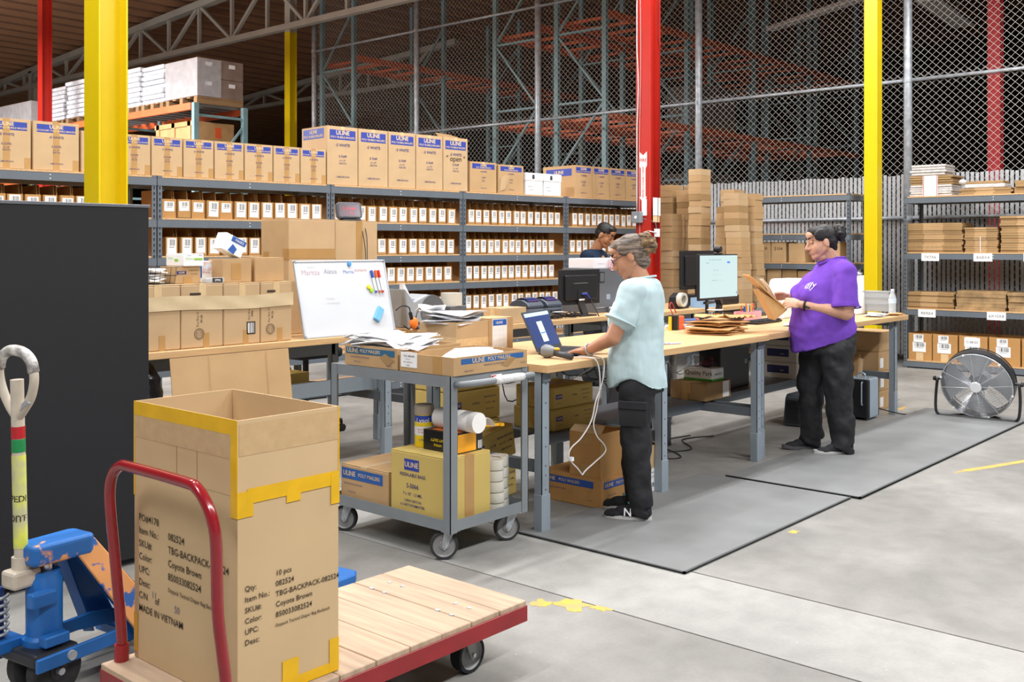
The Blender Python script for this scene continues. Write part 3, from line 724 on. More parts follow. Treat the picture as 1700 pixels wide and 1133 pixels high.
# flattened carton stacks on the right unit
def flat_stack(label, at, a, w, h, z, n, d=.42, band=True, m=CB[0], strap=False, off=.04, mdark=CB[2]):
    t = thing('flat_carton_stack', label, 'carton stack', at(a, off, z+.001), FXR, group='stacks of flattened cartons')
    th = h/n
    for k in range(n):
        jx, jy = R.uniform(-.012, .012), R.uniform(-.012, .01)
        q = MB().box(jx, w*.3+jx, jy, d, k*th, (k+1)*th-.0015).mi(1).box(w*.3+jx, w*.66+jx, jy-.001, d, k*th, (k+1)*th-.0015).mi(0).box(w*.66+jx, w+jx, jy, d, k*th, (k+1)*th-.0015)
        q.obj('flat_carton', [mdark, m], t)
    if strap: MB().box(w*.47, w*.49, -.016, -.013, 0, h*.62).box(w*.47, w*.49, -.016, d*.5, h*.62, h*.623).obj('strap', white_pl, t)
    return t
flat_stack('tall stack of flattened cartons at the left of the middle right shelf', UR, .03, .66, .36, 1.432, 16)
flat_stack('strapped square stack of flattened cartons in the middle of the middle right shelf', UR, .72, .37, .30, 1.432, 12, strap=True)
flat_stack('largest strapped stack of flattened cartons on the middle right shelf', UR, 1.12, .62, .43, 1.432, 15, strap=True)
flat_stack('stack of flattened cartons at the picture edge on the middle right shelf', UR, 1.77, .3, .4, 1.432, 14)
flat_stack('flattened carton stack at the left of the lower right shelf', UR, .03, .56, .2, .742, 10)
flat_stack('left half of the long camouflage-printed flat carton pile', UR, .62, .56, .23, .742, 6, m=mat('printed_kraft', '#9c7f58', .8, 0, .35, 9), mdark=MATS['printed_kraft'])
flat_stack('right half of the long camouflage-printed flat carton pile', UR, 1.2, .62, .22, .742, 6, m=MATS['printed_kraft'], mdark=MATS['printed_kraft'])
flat_stack('low flat carton stack beside the wrapped bundle on the top right shelf', UR, .66, .58, .075, 2.123, 3)
flat_stack('flat carton stack at the right end of the top right shelf', UR, 1.27, .7, .15, 2.123, 4)
film = mat('crinkled_film', '#cfcac6', .2, 0, .15, 20, .6, 30, spec=.8)
t = thing('wrapped_bundle', 'clear-wrapped bundle of flattened cartons with red lined band on the top right shelf', 'bundle', UR(.06, .05, 2.124), FXR)
for k in range(9): MB().box(R.uniform(-.01, .01), .5+R.uniform(-.01, .02), R.uniform(-.01, .01), .4, k*.028, k*.028+.025).obj('flat_carton', film if k < 5 else CB[2], t, bevel=.004)
MB().box(.16, .34, -.014, -.011, 0, .25).obj('white_band', paper, t)
for q in (.17, .33): MB().box(q-.004, q+.004, -.0155, -.0145, 0, .25).obj('red_line', red, t)
t = thing('wrapped_bundle', 'smaller film-wrapped bundle lying on top of the red lined bundle', 'bundle', UR(.05, .06, 2.379), FXR)
for k in range(4): MB().box(.02+R.uniform(-.02, .02), .44+R.uniform(-.02, .02), R.uniform(-.01, .02), .36, k*.034, k*.034+.03).obj('flat_carton', film, t, bevel=.008)
t = thing('film_parcel', 'long film-wrapped parcel with a white tuft on the top right shelf', 'parcel', UR(.66, .06, 2.2), FXR)
MB().box(.04, .5, 0, .3, 0, .05).obj('body', film, t, bevel=.012); MB().box(.06, .48, .01, .28, .05, .085).obj('upper_sheet', CB[2], t, bevel=.006)
MB().ell((.02, .02, .08), (.05, .04, .035), 10, 6).obj('tuft', film, t, smooth=True)
# hand-lettered shelf tags
for a, z, tx in ((.22, 1.432, '7X7X6'), (.83, 1.432, '8X8X4'), (1.38, 1.432, '12X6X4'), (.18, .742, '9X9X4'), (.98, .742, '6X10X8')):
    o = tag(MB().box(0, .21, -.0015, 0, 0, .095).obj('shelf_tag', paper, None, loc=UR(a, -.006, z-.105), rot=(0, 0, FXR)), 'white handwritten tag reading %s on the right shelving' % tx, 'tag', 'shelf tags')
    put('handwriting', lettering(((tx, .05, .105, .045, 0),), ink_black), o, loc=(0, -.0022, 0), rot=FRONT)
# labelled open cartons on the bottom shelf of the right unit
def open_carton(name, label, loc, w, d, h, m, rz=0, th=.006, inner=cb_in, cat='carton', group=None):
    t = thing(name, label, cat, loc, rz, group)
    MB().box(0, w, 0, th, 0, h).obj('front_panel', m, t); MB().box(0, w, d-th, d, 0, h).obj('back_panel', m, t)
    MB().box(0, th, th, d-th, 0, h).obj('side_panel', m, t); MB().box(w-th, w, th, d-th, 0, h).obj('side_panel', m, t)
    MB().box(th, w-th, th, d-th, 0, th).obj('bottom', inner, t)
    return t
for i, (a, w, txt) in enumerate(((.046, .29, 'first'), (.34, .30, 'second'), (.65, .33, 'third'), (.99, .35, 'fourth'), (1.35, .35, 'fifth'))):
    t = open_carton('labelled_carton', '%s barcode-labelled open carton from left on the bottom right shelf' % txt, UR(a, .04, .101), w-.008, .45, .33, CB[4], FXR, group='labelled open cartons')
    label_parts(t, .16, .12, w*.45, .1); label_parts(t, .12, .1, w*.42, .215)
    if i == 2:
        MB().box(.06, .24, -.004, -.002, .2, .31).obj('handwritten_label', paper, t)
        put('handwriting', lettering((('C-08-03', .04, .15, .255, 0),), ink_black), t, loc=(0, -.005, 0), rot=FRONT)
    if i in (0, 1): MB().box(w*.32, w*.62, -.002, 0, .0, .09).obj('tape', tape_clear, t)
    MB().box(.04, w-.05, .05, .4, .18, .24+.03*(i % 2)).obj('contents', film if i > 2 else CB[2], t, bevel=.01)
# ------------------------------------------------------------------ stacks of nested bins by the red column
tb = thing('packing_table', 'plain steel table hidden under the stacks of nested bins', 'table', (11.45, 6.5, 0))
MB().box(-.65, .68, -1.0, .9, .72, .75).obj('top', steel, tb, bevel=.004)
for a in (-.6, .62):
    for b in (-.95, .85): MB().box(a-.025, a+.025, b-.025, b+.025, 0, .72).obj('leg', steel, tb)
nb_me = {}
def nested(label, X, Y, ztop, w, d, pitch=.078, lean=(0, 0), dark=(), rz=0.0, z0=.751):
    n = int((ztop-z0)/pitch)
    for k in range(n):
        key = (w, d)
        if key not in nb_me:
            hh = .0765; q = MB(); th = .004
            q.box(0, w, 0, th, 0, hh); q.box(0, w, d-th, d, 0, hh); q.box(0, th, th, d-th, 0, hh); q.box(w-th, w, th, d-th, 0, hh); q.box(th, w-th, th, d-th, 0, th)
            nb_me[key] = [q.mesh('nested_bin', [m]) for m in (CB[0], CB[1], CB[2])]
        f = k/n; sc = .97
        mi = 2 if (n-1-k) in dark else (1 if R.random() < .35 else 0)
        o = put('nested_bin', nb_me[key][mi], None, loc=(X+lean[0]*f+R.uniform(-.006, .006), Y+lean[1]*f+R.uniform(-.006, .006), z0+k*pitch), rot=(0, 0, rz+R.uniform(-.03, .03)))
        tag(o, '%d%s bin from the top in %s' % (n-k, {1: 'st', 2: 'nd', 3: 'rd'}.get((n-k) % 10 if n-k not in (11, 12, 13) else 0, 'th'), label), 'bin', 'nested bins stacked by the red column')
nested('the nested stack right beside the red column', 11.0, 6.93, 1.93, .3, .17, lean=(.0, .02))
nested('the nested stack behind the one beside the red column', 11.38, 7.14, 2.37, .26, .22, lean=(-.02, .03), dark=(3, 4))
nested('the folded-looking stack between the column and the tallest stack', 11.33, 6.84, 2.24, .2, .2, lean=(0, .05), dark=(2,))
nested('the pale short stack behind the tallest stack', 11.66, 6.98, 2.38, .2, .2)
nested('the tallest nested stack', 11.0, 6.53, 2.49, .24, .175, dark=(4, 11))
nested('the slanted stack just right of the tallest', 11.27, 6.36, 2.06, .26, .14, lean=(0.0, -.03), dark=(0,))
nested('the leaning stack with two dark bins', 11.03, 5.96, 2.18, .24, .2, lean=(.0, .08), dark=(2, 4))
nested('the stack behind the leaning one', 11.6, 6.38, 2.24, .26, .2, lean=(0, .02))
nested('the rightmost nested stack against the fence shelving', 11.35, 5.94, 2.17, .2, .19, lean=(0, .05))
# ------------------------------------------------------------------ black cabinet
t = thing('storage_cabinet', 'tall plain black cabinet at the left edge of the picture', 'cabinet', (1.85, 4.75, 0))
blk = mat('black_laminate', '#191a1e', .6, 0, .06, 30)
MB().box(-.75, .665, -.245, .2, .03, 1.685).obj('body', blk, t, bevel=.003)
MB().box(-.755, .67, -.25, .205, 1.685, 1.7).obj('top_edge', mat('grey_edge_band', '#6d7077', .4, 0, .05), t, bevel=.002)
MB().box(-.72, .64, -.22, .18, 0, .03).obj('plinth', black_mt, t)
# ------------------------------------------------------------------ service cart
def caster(parent, x, y, r, w, top, rz=0.0, fork=galv, name='caster', tread=rubber):
    c = MB().box(-.045, .045, -.035, .035, top-.006, top).obj(name, fork, parent, loc=(x, y, 0), rot=(0, 0, rz))
    for s in (-1, 1):
        MB().prism([(-.02, top-.006), (.03, top-.006), (.012+.03, r), (.03, r-.02), (.018, r-.01)], s*(w/2+.006)-.0025, s*(w/2+.006)+.0025, 'y').obj('fork_plate', fork, c)
    M_ = Matrix.Rotation(PI/2, 3, 'X')
    wh = MB().lathe([(r*.8, -w/2), (r*.97, -w/2), (r, -w/4), (r, w/4), (r*.97, w/2), (r*.8, w/2), (r*.8, -w/2)], (.03, 0, r), 28, M_).obj('tyre', tread, c); autosmooth(wh)
    hb = MB().lathe([(0, -w*.5), (r*.3, -w*.52), (r*.4, -w*.3), (r*.7, -w*.3), (r*.8, -w*.47), (r*.8, w*.47), (r*.7, w*.3), (r*.4, w*.3), (r*.3, w*.52), (0, w*.5)], (.03, 0, r), 24, M_).obj('hub', mat('grey_hub', '#8b8c8c', .5, 0, .05), c); autosmooth(hb)
    MB().cyl((.03, -w/2-.014, r), (.03, w/2+.014, r), .008, n=8).obj('axle', chrome, c)
    return c
CX0, CX1, CY0, CY1 = 3.425, 3.985, 3.385, 4.265
t = thing('service_cart', 'grey steel service cart with wrapped tubular handle beside the workbench', 'cart', (CX0, CY0, 0))
W, D = CX1-CX0, CY1-CY0; cg = mat('cart_grey_paint', '#7f8589', .42, 0, .05, 6)
for z0, z1 in ((.145, .2), (.83, .885)):
    q = MB().box(.003, W-.003, .003, D-.003, z1-.012 if z0 > .5 else z0+.001, z1-.002 if z0 > .5 else z0+.006)
    q.box(0, W, 0, .003, z0, z1).box(0, W, D-.003, D, z0, z1).box(0, .003, 0, D, z0, z1).box(W-.003, W, 0, D, z0, z1)
    q.obj('tray', cg, t)
for x in (0, W):
    for y in (0, D):
        s, u = (1 if x == 0 else -1), (1 if y == 0 else -1)
        MB().box(min(x-s*.004, x+s*.044), max(x-s*.004, x+s*.044), min(y-u*.004, y), max(y-u*.004, y), .14, .885).box(min(x-s*.004, x), max(x-s*.004, x), min(y-u*.004, y+u*.044), max(y-u*.004, y+u*.044), .14, .885).obj('corner_post', cg, t)
hd = MB().tube([(.03, -.002, .845), (.035, -.05, .85), (.06, -.085, .855), (.12, -.1, .857), (W-.12, -.1, .857), (W-.06, -.085, .855), (W-.035, -.05, .85), (W-.03, -.002, .845)], .016, 12).obj('handle', cg, t, smooth=True)
MB().tube([(.2+.03*i, -.1, .857) for i in range(8)], [.019, .021, .0205, .0215, .02, .0212, .0205, .019], 12).obj('wrap', mat('white_handle_wrap', '#d9dadb', .4, 0, .12, 30, .4, 60), hd, smooth=True)
MB().box(.28, .36, -.0045, -.0035, .842, .868).obj('maker_label', paper, t); MB().box(.283, .318, -.0055, -.0046, .85, .864).obj('maker_mark', red, t)
for x, y, rz in ((.06, .06, 2.4), (W-.06, .05, 2.6), (.06, D-.08, 2.1), (W-.06, D-.08, 2.1)): caster(t, x, y, .068, .034, .145, rz)
# things on the cart
def poly_tray(label, loc, w, d, h, side_print=True, front_print=False, tag_=False):
    t = open_carton('mailer_tray', label, loc, w, d, h, CB[0], inner=CB[1])
    def band(L, put_, nm):
        pass
    if side_print:
        L = d
        MB().box(-.0012, -.0003, .02, d-.01, h*.58, h*.88).obj('teal_band', teal_ink, t)
        put('lettering', lettering((('ULINE', .032, .065, h*.73, .025), ('POLY MAILERS', .024, .2, h*.73, .012)), ink_tan), t, loc=(-.0025, d, 0), rot=SIDE)
        put('lettering', lettering((('TEAR-PROOF POLYETHYLENE', .011, .12, h*.42, 0), ('1-800-295-5510', .009, .1, h*.2, 0), ('S-3 510', .012, d-.06, h*.14, 0)), ink_text), t, loc=(-.0025, d, 0), rot=SIDE)
        MB().add([(-.002, .13, h*.5), (-.002, .07, h*.12), (-.002, .02, h*.42), (-.002, .09, h*.72)], [(0, 1, 2, 3)]).obj('envelope_print', CB[2], t)
    if front_print:
        MB().box(.05, w-.03, -.0012, -.0003, h*.58, h*.88).obj('blue_band', mat('print_blue', '#275f9e', .6, 0, .05), t)
        put('lettering', lettering((('ULINE', .033, .17, h*.73, .025), ('POLY MAILERS', .026, .32, h*.73, .012)), ink_tan), t, loc=(0, -.0025, 0), rot=FRONT)
        put('lettering', lettering((('TEAR-PROOF POLYETHYLENE', .011, .28, h*.42, 0), ('1-800-295-5510', .01, .1, h*.2, 0), ('S-3 510', .012, .5, h*.3, 0)), ink_text), t, loc=(0, -.0025, 0), rot=FRONT)
        MB().add([(w*.62, -.002, h*.3), (w*.72, -.002, h*.15), (w*.84, -.002, h*.6), (w*.74, -.002, h*.75)], [(0, 1, 2, 3)]).obj('envelope_print', CB[2], t)
    return t
TZ = .886
tr1 = poly_tray('open poly mailer tray at the far end of the cart, heaped with papers', (3.435, 3.765, TZ), .45, .405, .105)
tr2 = poly_tray('open poly mailer tray at the handle end of the cart', (3.437, 3.375, TZ), .535, .375, .088, False, True)
MB().box(-.0016, -.0003, .25, .375-.01, .02, .095).obj('shipping_label', paper, tr2)
put('lettering', lettering((('POLY MAILERS', .012, .07, .075, .01), ('10 x 13', .01, .06, .06, 0), ('100 / CARTON', .01, .06, .045, 0), ('S-5628', .01, .06, .03, 0)), ink_black), tr2, loc=(-.0025, .375, 0), rot=SIDE)
MB().box(-.0014, -.0002, .08, .14, .0, .088).obj('tape', tape_brown, tr2)
def crumple(label, loc, w, d, h, m, rz=0, name='crumpled_paper', cat='paper', amp=.02, nu=14, nv=10, seed=0, th=.002, group=None, curl=.0):
    r = random.Random(seed); ph = [(r.uniform(3, 9), r.uniform(3, 9), r.uniform(0, 6)) for _ in range(5)]
    def f(u, v):
        z = sum(math.sin(a*u*3+b*v*2+c) for a, b, c in ph)/5
        e = (abs(u-.5)*2)**3 + (abs(v-.5)*2)**3
        return ((u-.5)*w, (v-.5)*d, h + amp*z - curl*e)
    q = MB().grid(f, nu, nv)
    o = q.obj(name, m, None, smooth=True, loc=loc, rot=(0, 0, rz)); tag(o, label, cat, group)
    s = o.modifiers.new('solid', 'SOLIDIFY'); s.thickness = th; s.offset = -1
    return o
mailw = mat('grey_white_poly', '#d4d6dc', .3, 0, .06, 12, .2, 20)
def paper_pile(label, loc, n, w, d, m, rz=0, seed=1, name='paper_pile', cat='papers', th=.006, tilt=0.0, amp=.012):
    r = random.Random(seed); t = thing(name, label, cat, loc, rz); z = 0
    for k in range(n):
        ph = r.uniform(0, 6); aa = r.uniform(.4, 1)*amp; ww, dd = w*r.uniform(.85, 1.05), d*r.uniform(.85, 1.05); ox, oy = r.uniform(-.04, .04)*w*2, r.uniform(-.04, .04)*d*2
        q = MB().grid(lambda u, v: ((u-.5)*ww+ox, (v-.5)*dd+oy, z + aa*math.sin(u*4+v*3+ph) + aa + tilt*(u-.5)), 8, 6)
        o = q.obj('sheet', m, t, smooth=True, rot=(0, 0, r.uniform(-.25, .25))); s = o.modifiers.new('solid', 'SOLIDIFY'); s.thickness = th*.6; s.offset = -1
        z += th
    return t
paper_pile('heap of white paper mailers in the far tray of the cart', (3.64, 3.98, TZ+.07), 7, .34, .34, paper, .3, 3, th=.01, amp=.02)
paper_pile('grey poly bags spilling over the back of the far cart tray', (3.6, 4.1, TZ+.1), 4, .3, .24, mailw, -.4, 8, th=.009, amp=.03)
paper_pile('white sheet lying inside the handle-end cart tray', (3.72, 3.55, TZ+.03), 3, .3, .24, paper, .25, 5, th=.012, tilt=.06, amp=.01)
paper_pile('grey poly sheet curling between the two cart trays', (3.62, 3.82, TZ+.09), 2, .3, .12, mailw, .2, 15, th=.01, amp=.02)
LZ = .152
fr = [('rect', .0, .38, .245, .285, None, '')]
t = carton('bag_carton', 'yellowish carton of resealable bags on the lower cart tray', (3.445, 3.425, LZ), .305, .40, .335, CB[3],
    side=[('rect', .1, .205, .245, .3, ink_blue, 'blue_block'), ('text', [('ULINE', .036, .1525, .272, .03)], ink_tan),
          ('text', [('RESEALABLE BAGS', .0225, .16, .222, .02), ('S-5066', .031, .16, .168, .02), ('7 x 10"  1.5 MIL', .021, .16, .128, .015), ('1,000/CARTON', .0185, .16, .095, .012), ('6 CARTONS/MASTER', .0185, .16, .073, .012), ('1-800-295-5510', .02, .16, .03, .015)], ink_text)],
    front=[('rect', .12, .185, .0, .33, tape_brown, 'tape')], tape=tape_brown, seam='y')
carton('mailer_box', 'low poly mailer carton behind the yellowish carton on the cart', (3.445, 3.845, LZ), .36, .37, .21, CB[0],
    side=[('rect', .01, .33, .135, .19, mat('band_blue', '#2a5aa0', .6, 0, .05), 'blue_band'), ('text', [('ULINE', .036, .07, .163, .025), ('POLY MAILERS', .026, .225, .163, .012)], ink_tan),
          ('text', [('TEAR-PROOF POLYETHYLENE', .011, .1, .11, 0), ('1-800-295-5510', .01, .09, .07, 0), ('S-3 510', .012, .31, .02, 0)], ink_text)], tape=tape_clear, tape_front=.012)
ptape = mat('pale_tape_roll', '#cbc8bc', .3, 0, .04, 10)
core = mat('roll_core', '#b08e60', .8, 0, .05)
for i, (x, y, nm) in enumerate(((3.825, 3.47, 'left'), (3.905, 3.51, 'right'))):
    for k in range(5):
        t = thing('tape_roll', '%s roll from the bottom in the %s stack of clear tape on the cart' % (ORD[k], nm), 'tape roll', (x+R.uniform(-.003, .003), y+R.uniform(-.003, .003), LZ+k*.055+.001), group='rolls of clear tape on the cart')
        autosmooth(MB().lathe([(.04, .001), (.0515, .001), (.0525, .004), (.0525, .049), (.0515, .052), (.04, .052)], n=28).obj('winding', ptape, t))
        autosmooth(MB().lathe([(.038, 0), (.04, 0), (.04, .053), (.038, .053), (.038, 0)], n=24).obj('core', core, t))
# wipes canister, glove box, paper towel, cutter on the carton
SZ = LZ+.336
t = thing('wipes_canister', 'yellow disinfecting wipes canister with a beige lid on the cart', 'canister', (3.6, 3.745, SZ), -.2)
yl = mat('canister_yellow', '#f0d21a', .35, 0, .03)
autosmooth(MB().lathe([(.0, 0), (.046, 0), (.048, .004), (.048, .16), (.044, .166), (0, .166)], n=32).obj('body', yl, t))
autosmooth(MB().lathe([(.0488, .06), (.0488, .105)], n=32).obj('white_band', white_pl, t))
autosmooth(MB().lathe([(.0488, .128), (.0488, .16)], n=32).obj('blue_band', mat('canister_blue', '#2b4bb0', .35, 0, 0), t))
autosmooth(MB().lathe([(0, .165), (.049, .165), (.05, .17), (.05, .205), (.044, .212), (0, .212)], n=32).obj('lid', mat('beige_lid', '#b3a695', .5, 0, .03), t))
def on_cyl(lines, m, rad, parent, ang, nm='lettering'):
    me = lettering(lines, m).copy()
    for v in me.vertices:
        a = ang + v.co.x/rad; v.co = (rad*math.cos(a), rad*math.sin(a), v.co.y)
    return put(nm, me, parent)
on_cyl((('Lysol', .034, 0, .135, .02),), white_pl, .0496, t, -2.3)
on_cyl((('KILLS 99.9%', .011, 0, .09, .01), ('OF VIRUSES', .01, 0, .076, .01)), mat('red_print', '#c0392b', .5, 0, 0), .0496, t, -2.3)
on_cyl((('2 IN 1', .016, 0, .038, .01),), ink_blue, .0496, t, -2.3)
t = thing('glove_box', 'black and yellow box of heavy duty gloves lying upside down on the cart', 'box', (3.545, 3.46, SZ), 0.0)
MB().box(0, .185, 0, .235, 0, .1).obj('body', mat('glossy_black_card', '#1a1a1c', .3, 0, .03), t, bevel=.003)
MB().box(.006, .135, -.0015, -.0003, .006, .094).obj('yellow_panel', mat('glove_yellow', '#f2a81d', .35, 0, .12, 12), t)
MB().box(.15, .18, -.0015, -.0003, .01, .05).obj('barcode', bar_m, t)
MB().box(.02, .16, .02, .2, .1, .1006).obj('orange_top', mat('orange_card', '#e07a2e', .5, 0, .05), t)
put('lettering', lettering((('HEAVY DUTY', .02, .12, .045, .02), ('NITRILE', .016, .13, .07, .015)), yl), t, loc=(-.0016, 0, .1), rot=(-PI/2, 0, PI/2))
put('lettering', lettering((('GLOVES', .018, .06, .03, .015),), white_pl), t, loc=(-.0016, 0, .1), rot=(-PI/2, 0, PI/2))
t = thing('paper_towel_roll', 'white paper towel roll lying on the black and yellow box', 'paper roll', (3.63, 3.53, SZ+.1005+.051), 0)
MR = Matrix.Rotation(PI/2, 3, 'X')
autosmooth(MB().lathe([(.02, -.14), (.05, -.14), (.051, -.135), (.051, .135), (.05, .14), (.02, .14)], n=32, M=MR).obj('paper', mat('towel_paper', '#f3f1ee', .9, 0, .02, 20, .15, 150), t))
autosmooth(MB().lathe([(.0, -.137), (.0195, -.137), (.0195, .137), (0, .137)], n=20, M=MR).obj('core', core, t))
MB().grid(lambda u, v: (.03+.09*u, -.14+.06*v, .0+.03*math.sin(u*2.5)-.05*u*u), 6, 3).obj('loose_sheet', MATS['towel_paper'], t, smooth=True)
t = thing('box_cutter', 'yellow box cutter behind the paper towel roll', 'cutter', (3.74, 3.52, SZ+.101), -.5)
MB().prism([(0, -.012), (.1, -.014), (.13, -.006), (.13, .01), (0, .012)], .0, .014).obj('handle', mat('cutter_yellow', '#efae12', .4, 0, 0), t, bevel=.003)
MB().prism([(-.03, -.008), (0, -.009), (0, .009), (-.045, .006)], .005, .008).obj('blade', chrome, t)
autosmooth(MB().lathe([(.009, 0), (.015, 0), (.015, .013), (.009, .013), (.009, 0)], (.14, 0, 0), 14).obj('loop', MATS['cutter_yellow'], t))
# ------------------------------------------------------------------ platform truck
PX0, PX1, PY0, PY1, PZ = 1.52, 2.81, 2.385, 3.015, .22
t = thing('platform_truck', 'low platform truck with plank deck and maroon steel frame', 'platform truck', (PX0, PY0, 0))
W, D = PX1-PX0, PY1-PY0
plank = mat('worn_plank', '#b39b83', .75, 0, .16, 4, .1, 50, stretch=(9, .7, 1))
npk = 9
for k in range(npk):
    a, b = W*k/npk, W*(k+1)/npk
    MB().box(a+.0015, b-.0015, .004+R.uniform(0, .004), D-.004, PZ-.025, PZ-R.uniform(0, .002)).obj('plank', plank, t, bevel=.0025)
for y in (0, D-.006): MB().box(0, W, y, y+.006, PZ-.075, PZ-.018).obj('side_rail', red_dark, t, bevel=.001)
for x in (0, W-.006): MB().box(x, x+.006, .006, D-.006, PZ-.075, PZ-.018).obj('end_rail', red_dark, t, bevel=.001)
for x in (.2, .64, 1.08): MB().box(x, x+.05, .006, D-.006, PZ-.065, PZ-.026).obj('cross_member', red_dark, t)
for cx, cy in ((W-.24, .14), (W-.24, D-.14)):
    for a in (-.045, .045):
        for b in (-.035, .035): MB().lathe([(.009, 0), (.009, .002), (.004, .004), (0, .004)], (cx+a, cy+b, PZ-.001), 10).obj('bolt', galv, t)
for cx, cy in ((W-.24, .1), (W-.24, D-.1), (.2, .1), (.2, D-.1)):
    caster(t, cx, cy, .066, .045, PZ-.066, 0.0, mat('caster_plate', '#9a9a98', .5, .3, .1), tread=black_mt)
hp = []
for y0, y1, s in ((D-.03, D-.03, 0),): pass
zt = .845
pts = [(.055, D-.03, PZ-.05), (.055, D-.03, .3), (.035, D-.035, .5), (.02, D-.03, .68), (.012, D-.04, .76), (.01, D-.065, .81), (.01, D-.11, zt-.005), (.01, D-.17, zt), (.01, .16, zt), (.01, .1, zt-.008), (.012, .055, .80), (.015, .028, .75), (.02, .022, .68), (.03, .03, .5), (.055, .03, .3), (.055, .03, PZ-.05)]
def smooth_path(p, n=5):
    p = [Vector(q) for q in p]; out = []
    for i in range(len(p)-1):
        a, b, c, d = p[max(i-1, 0)], p[i], p[i+1], p[min(i+2, len(p)-1)]
        for k in range(n):
            s = k/n; out.append(.5*((2*b)+(c-a)*s+(2*a-5*b+4*c-d)*s*s+(3*b-a-3*c+d)*s**3))
    out.append(p[-1]); return out
MB().tube(smooth_path(pts, 4), .0165, 14).obj('push_handle', mat('maroon_gloss', '#8e1621', .2, 0, .1, 9, coat=.5), t, smooth=True)
for y in (.03, D-.03): MB().cyl((.055, y, PZ-.06), (.055, y, PZ+.05), .022, n=14).obj('socket', red_dark, t)
# tall open carton on the truck
bx0, bx1, by0, by1, bz = 1.618, 1.972, 2.425, 2.985, PZ+.001
t = open_carton('tall_carton', 'tall open shipping carton edged with yellow tape on the platform truck', (bx0, by0, bz), bx1-bx0, by1-by0, .585, mat('cardboard_pale', '#c8ac83', .85, 0, .05, 3, .03, 200), th=.006, inner=cb_in)
w, d = bx1-bx0, by1-by0; fz0, fz1 = .585, .797
fm = mat('cardboard_raised_flap', '#c8ab82', .85, 0, .05, 4)
o_ = .004
MB().box(-o_*.3, w+o_*.3, -.001, .0045, fz0, fz1).obj('raised_flap', fm, t); MB().box(-o_*.3, w+o_*.3, d-.0045, d+.001, fz0, fz1).obj('raised_flap', fm, t)
MB().box(-.001, .0045, .005, d-.005, fz0, fz1).obj('raised_flap', fm, t); MB().box(w-.0045, w+.001, .005, d-.005, fz0, fz1).obj('raised_flap', fm, t)
yt = tape_yellow
MB().box(-.0022, -.0012, -.001, d+.001, fz1-.042, fz1+.001).obj('yellow_tape', yt, t)            # rim, left side
MB().box(-.0024, .05, -.0024, -.0013, fz0-.06, fz0+.012).box(-.0028, -.0013, -.002, .03, fz0-.06, fz1-.03).obj('yellow_tape', yt, t)
MB().box(.03, w+.002, -.0026, -.0014, fz0-.024, fz0+.018).obj('yellow_tape', yt, t)               # fold line, front
MB().box(w*.46, w*.6, -.003, -.0015, fz0-.045, fz0-.0).obj('yellow_tape', yt, t)
MB().box(w-.03, w+.002, -.0032, -.0015, fz0-.08, fz0+.01).obj('yellow_tape', yt, t)
MB().box(-.002, .0, d-.004, d+.002, fz0-.08, fz1).obj('yellow_tape', yt, t)
MB().box(w-.002, w+.0025, -.0025, .0, fz0-.05, fz1).obj('yellow_tape', yt, t)
MB().box(w*.42, w*.58, -.0028, -.0014, .0, .085).box(0, w, -.0024, -.0013, .0, .03).box(w*.9, w, -.0028, -.0014, .0, .1).obj('yellow_tape', yt, t)
MB().box(-.0024, -.0012, d-.02, d, .02, .14).obj('yellow_tape', yt, t)
MB().box(.004, w, -.002, -.0012, fz1-.1, fz1-.012).obj('clear_tape', mat('packing_tape', '#c4a479', .2, 0, .06, 25, .25, 25), t)
MB().box(-.0018, -.0011, .02, d, fz1-.11, fz1-.042).obj('clear_tape', MATS['packing_tape'], t)
for y in (.2, .31): MB().box(-.0016, -.0009, y, y+.004, fz0, fz1-.04).obj('crease', cb_in, t)
L1 = ['10 pcs', '082524', 'TBG-BACKPACK-082524', 'Coyote Brown', '850033082524', 'Daypack Tactical Diaper Bag Backpack']
K1 = ['Qty:', 'Item No.:', 'SKU#:', 'Color:', 'UPC:', 'Desc:']
def rows(ls, x, y0, dy, s): return tuple((q, s if len(q) < 24 else s*.58, x, y0-i*dy, .012) for i, q in enumerate(ls))
put('lettering', lettering(rows(K1, .022, .325, .030, .0215), ink_black, 'LEFT'), t, loc=(0, -.0024, 0), rot=FRONT)
put('lettering', lettering(rows(L1, .125, .345, .0297, .0215), ink_black, 'LEFT'), t, loc=(0, -.0024, 0), rot=FRONT)
K2 = ['PO#4178', 'Item No.:', 'SKU#:', 'Color:', 'UPC:', 'Desc:', 'C/N     of', 'MADE IN VIETNAM']
put('lettering', lettering(rows(K2, .03, .44, .04, .03), ink_black, 'LEFT'), t, loc=(-.0024, d, 0), rot=SIDE)
put('lettering', lettering(rows(L1[1:], .2, .41, .04, .03), ink_black, 'LEFT'), t, loc=(-.0024, d, 0), rot=SIDE)
for tx9, x9, z9 in (('11', .12, .215), ('50', .25, .2)): put('handwriting', lettering(((tx9, .03, x9, z9, 0),), mat('pen_ink', '#6b6f86', .6, 0, 0)), t, loc=(-.0024, d, 0), rot=SIDE)
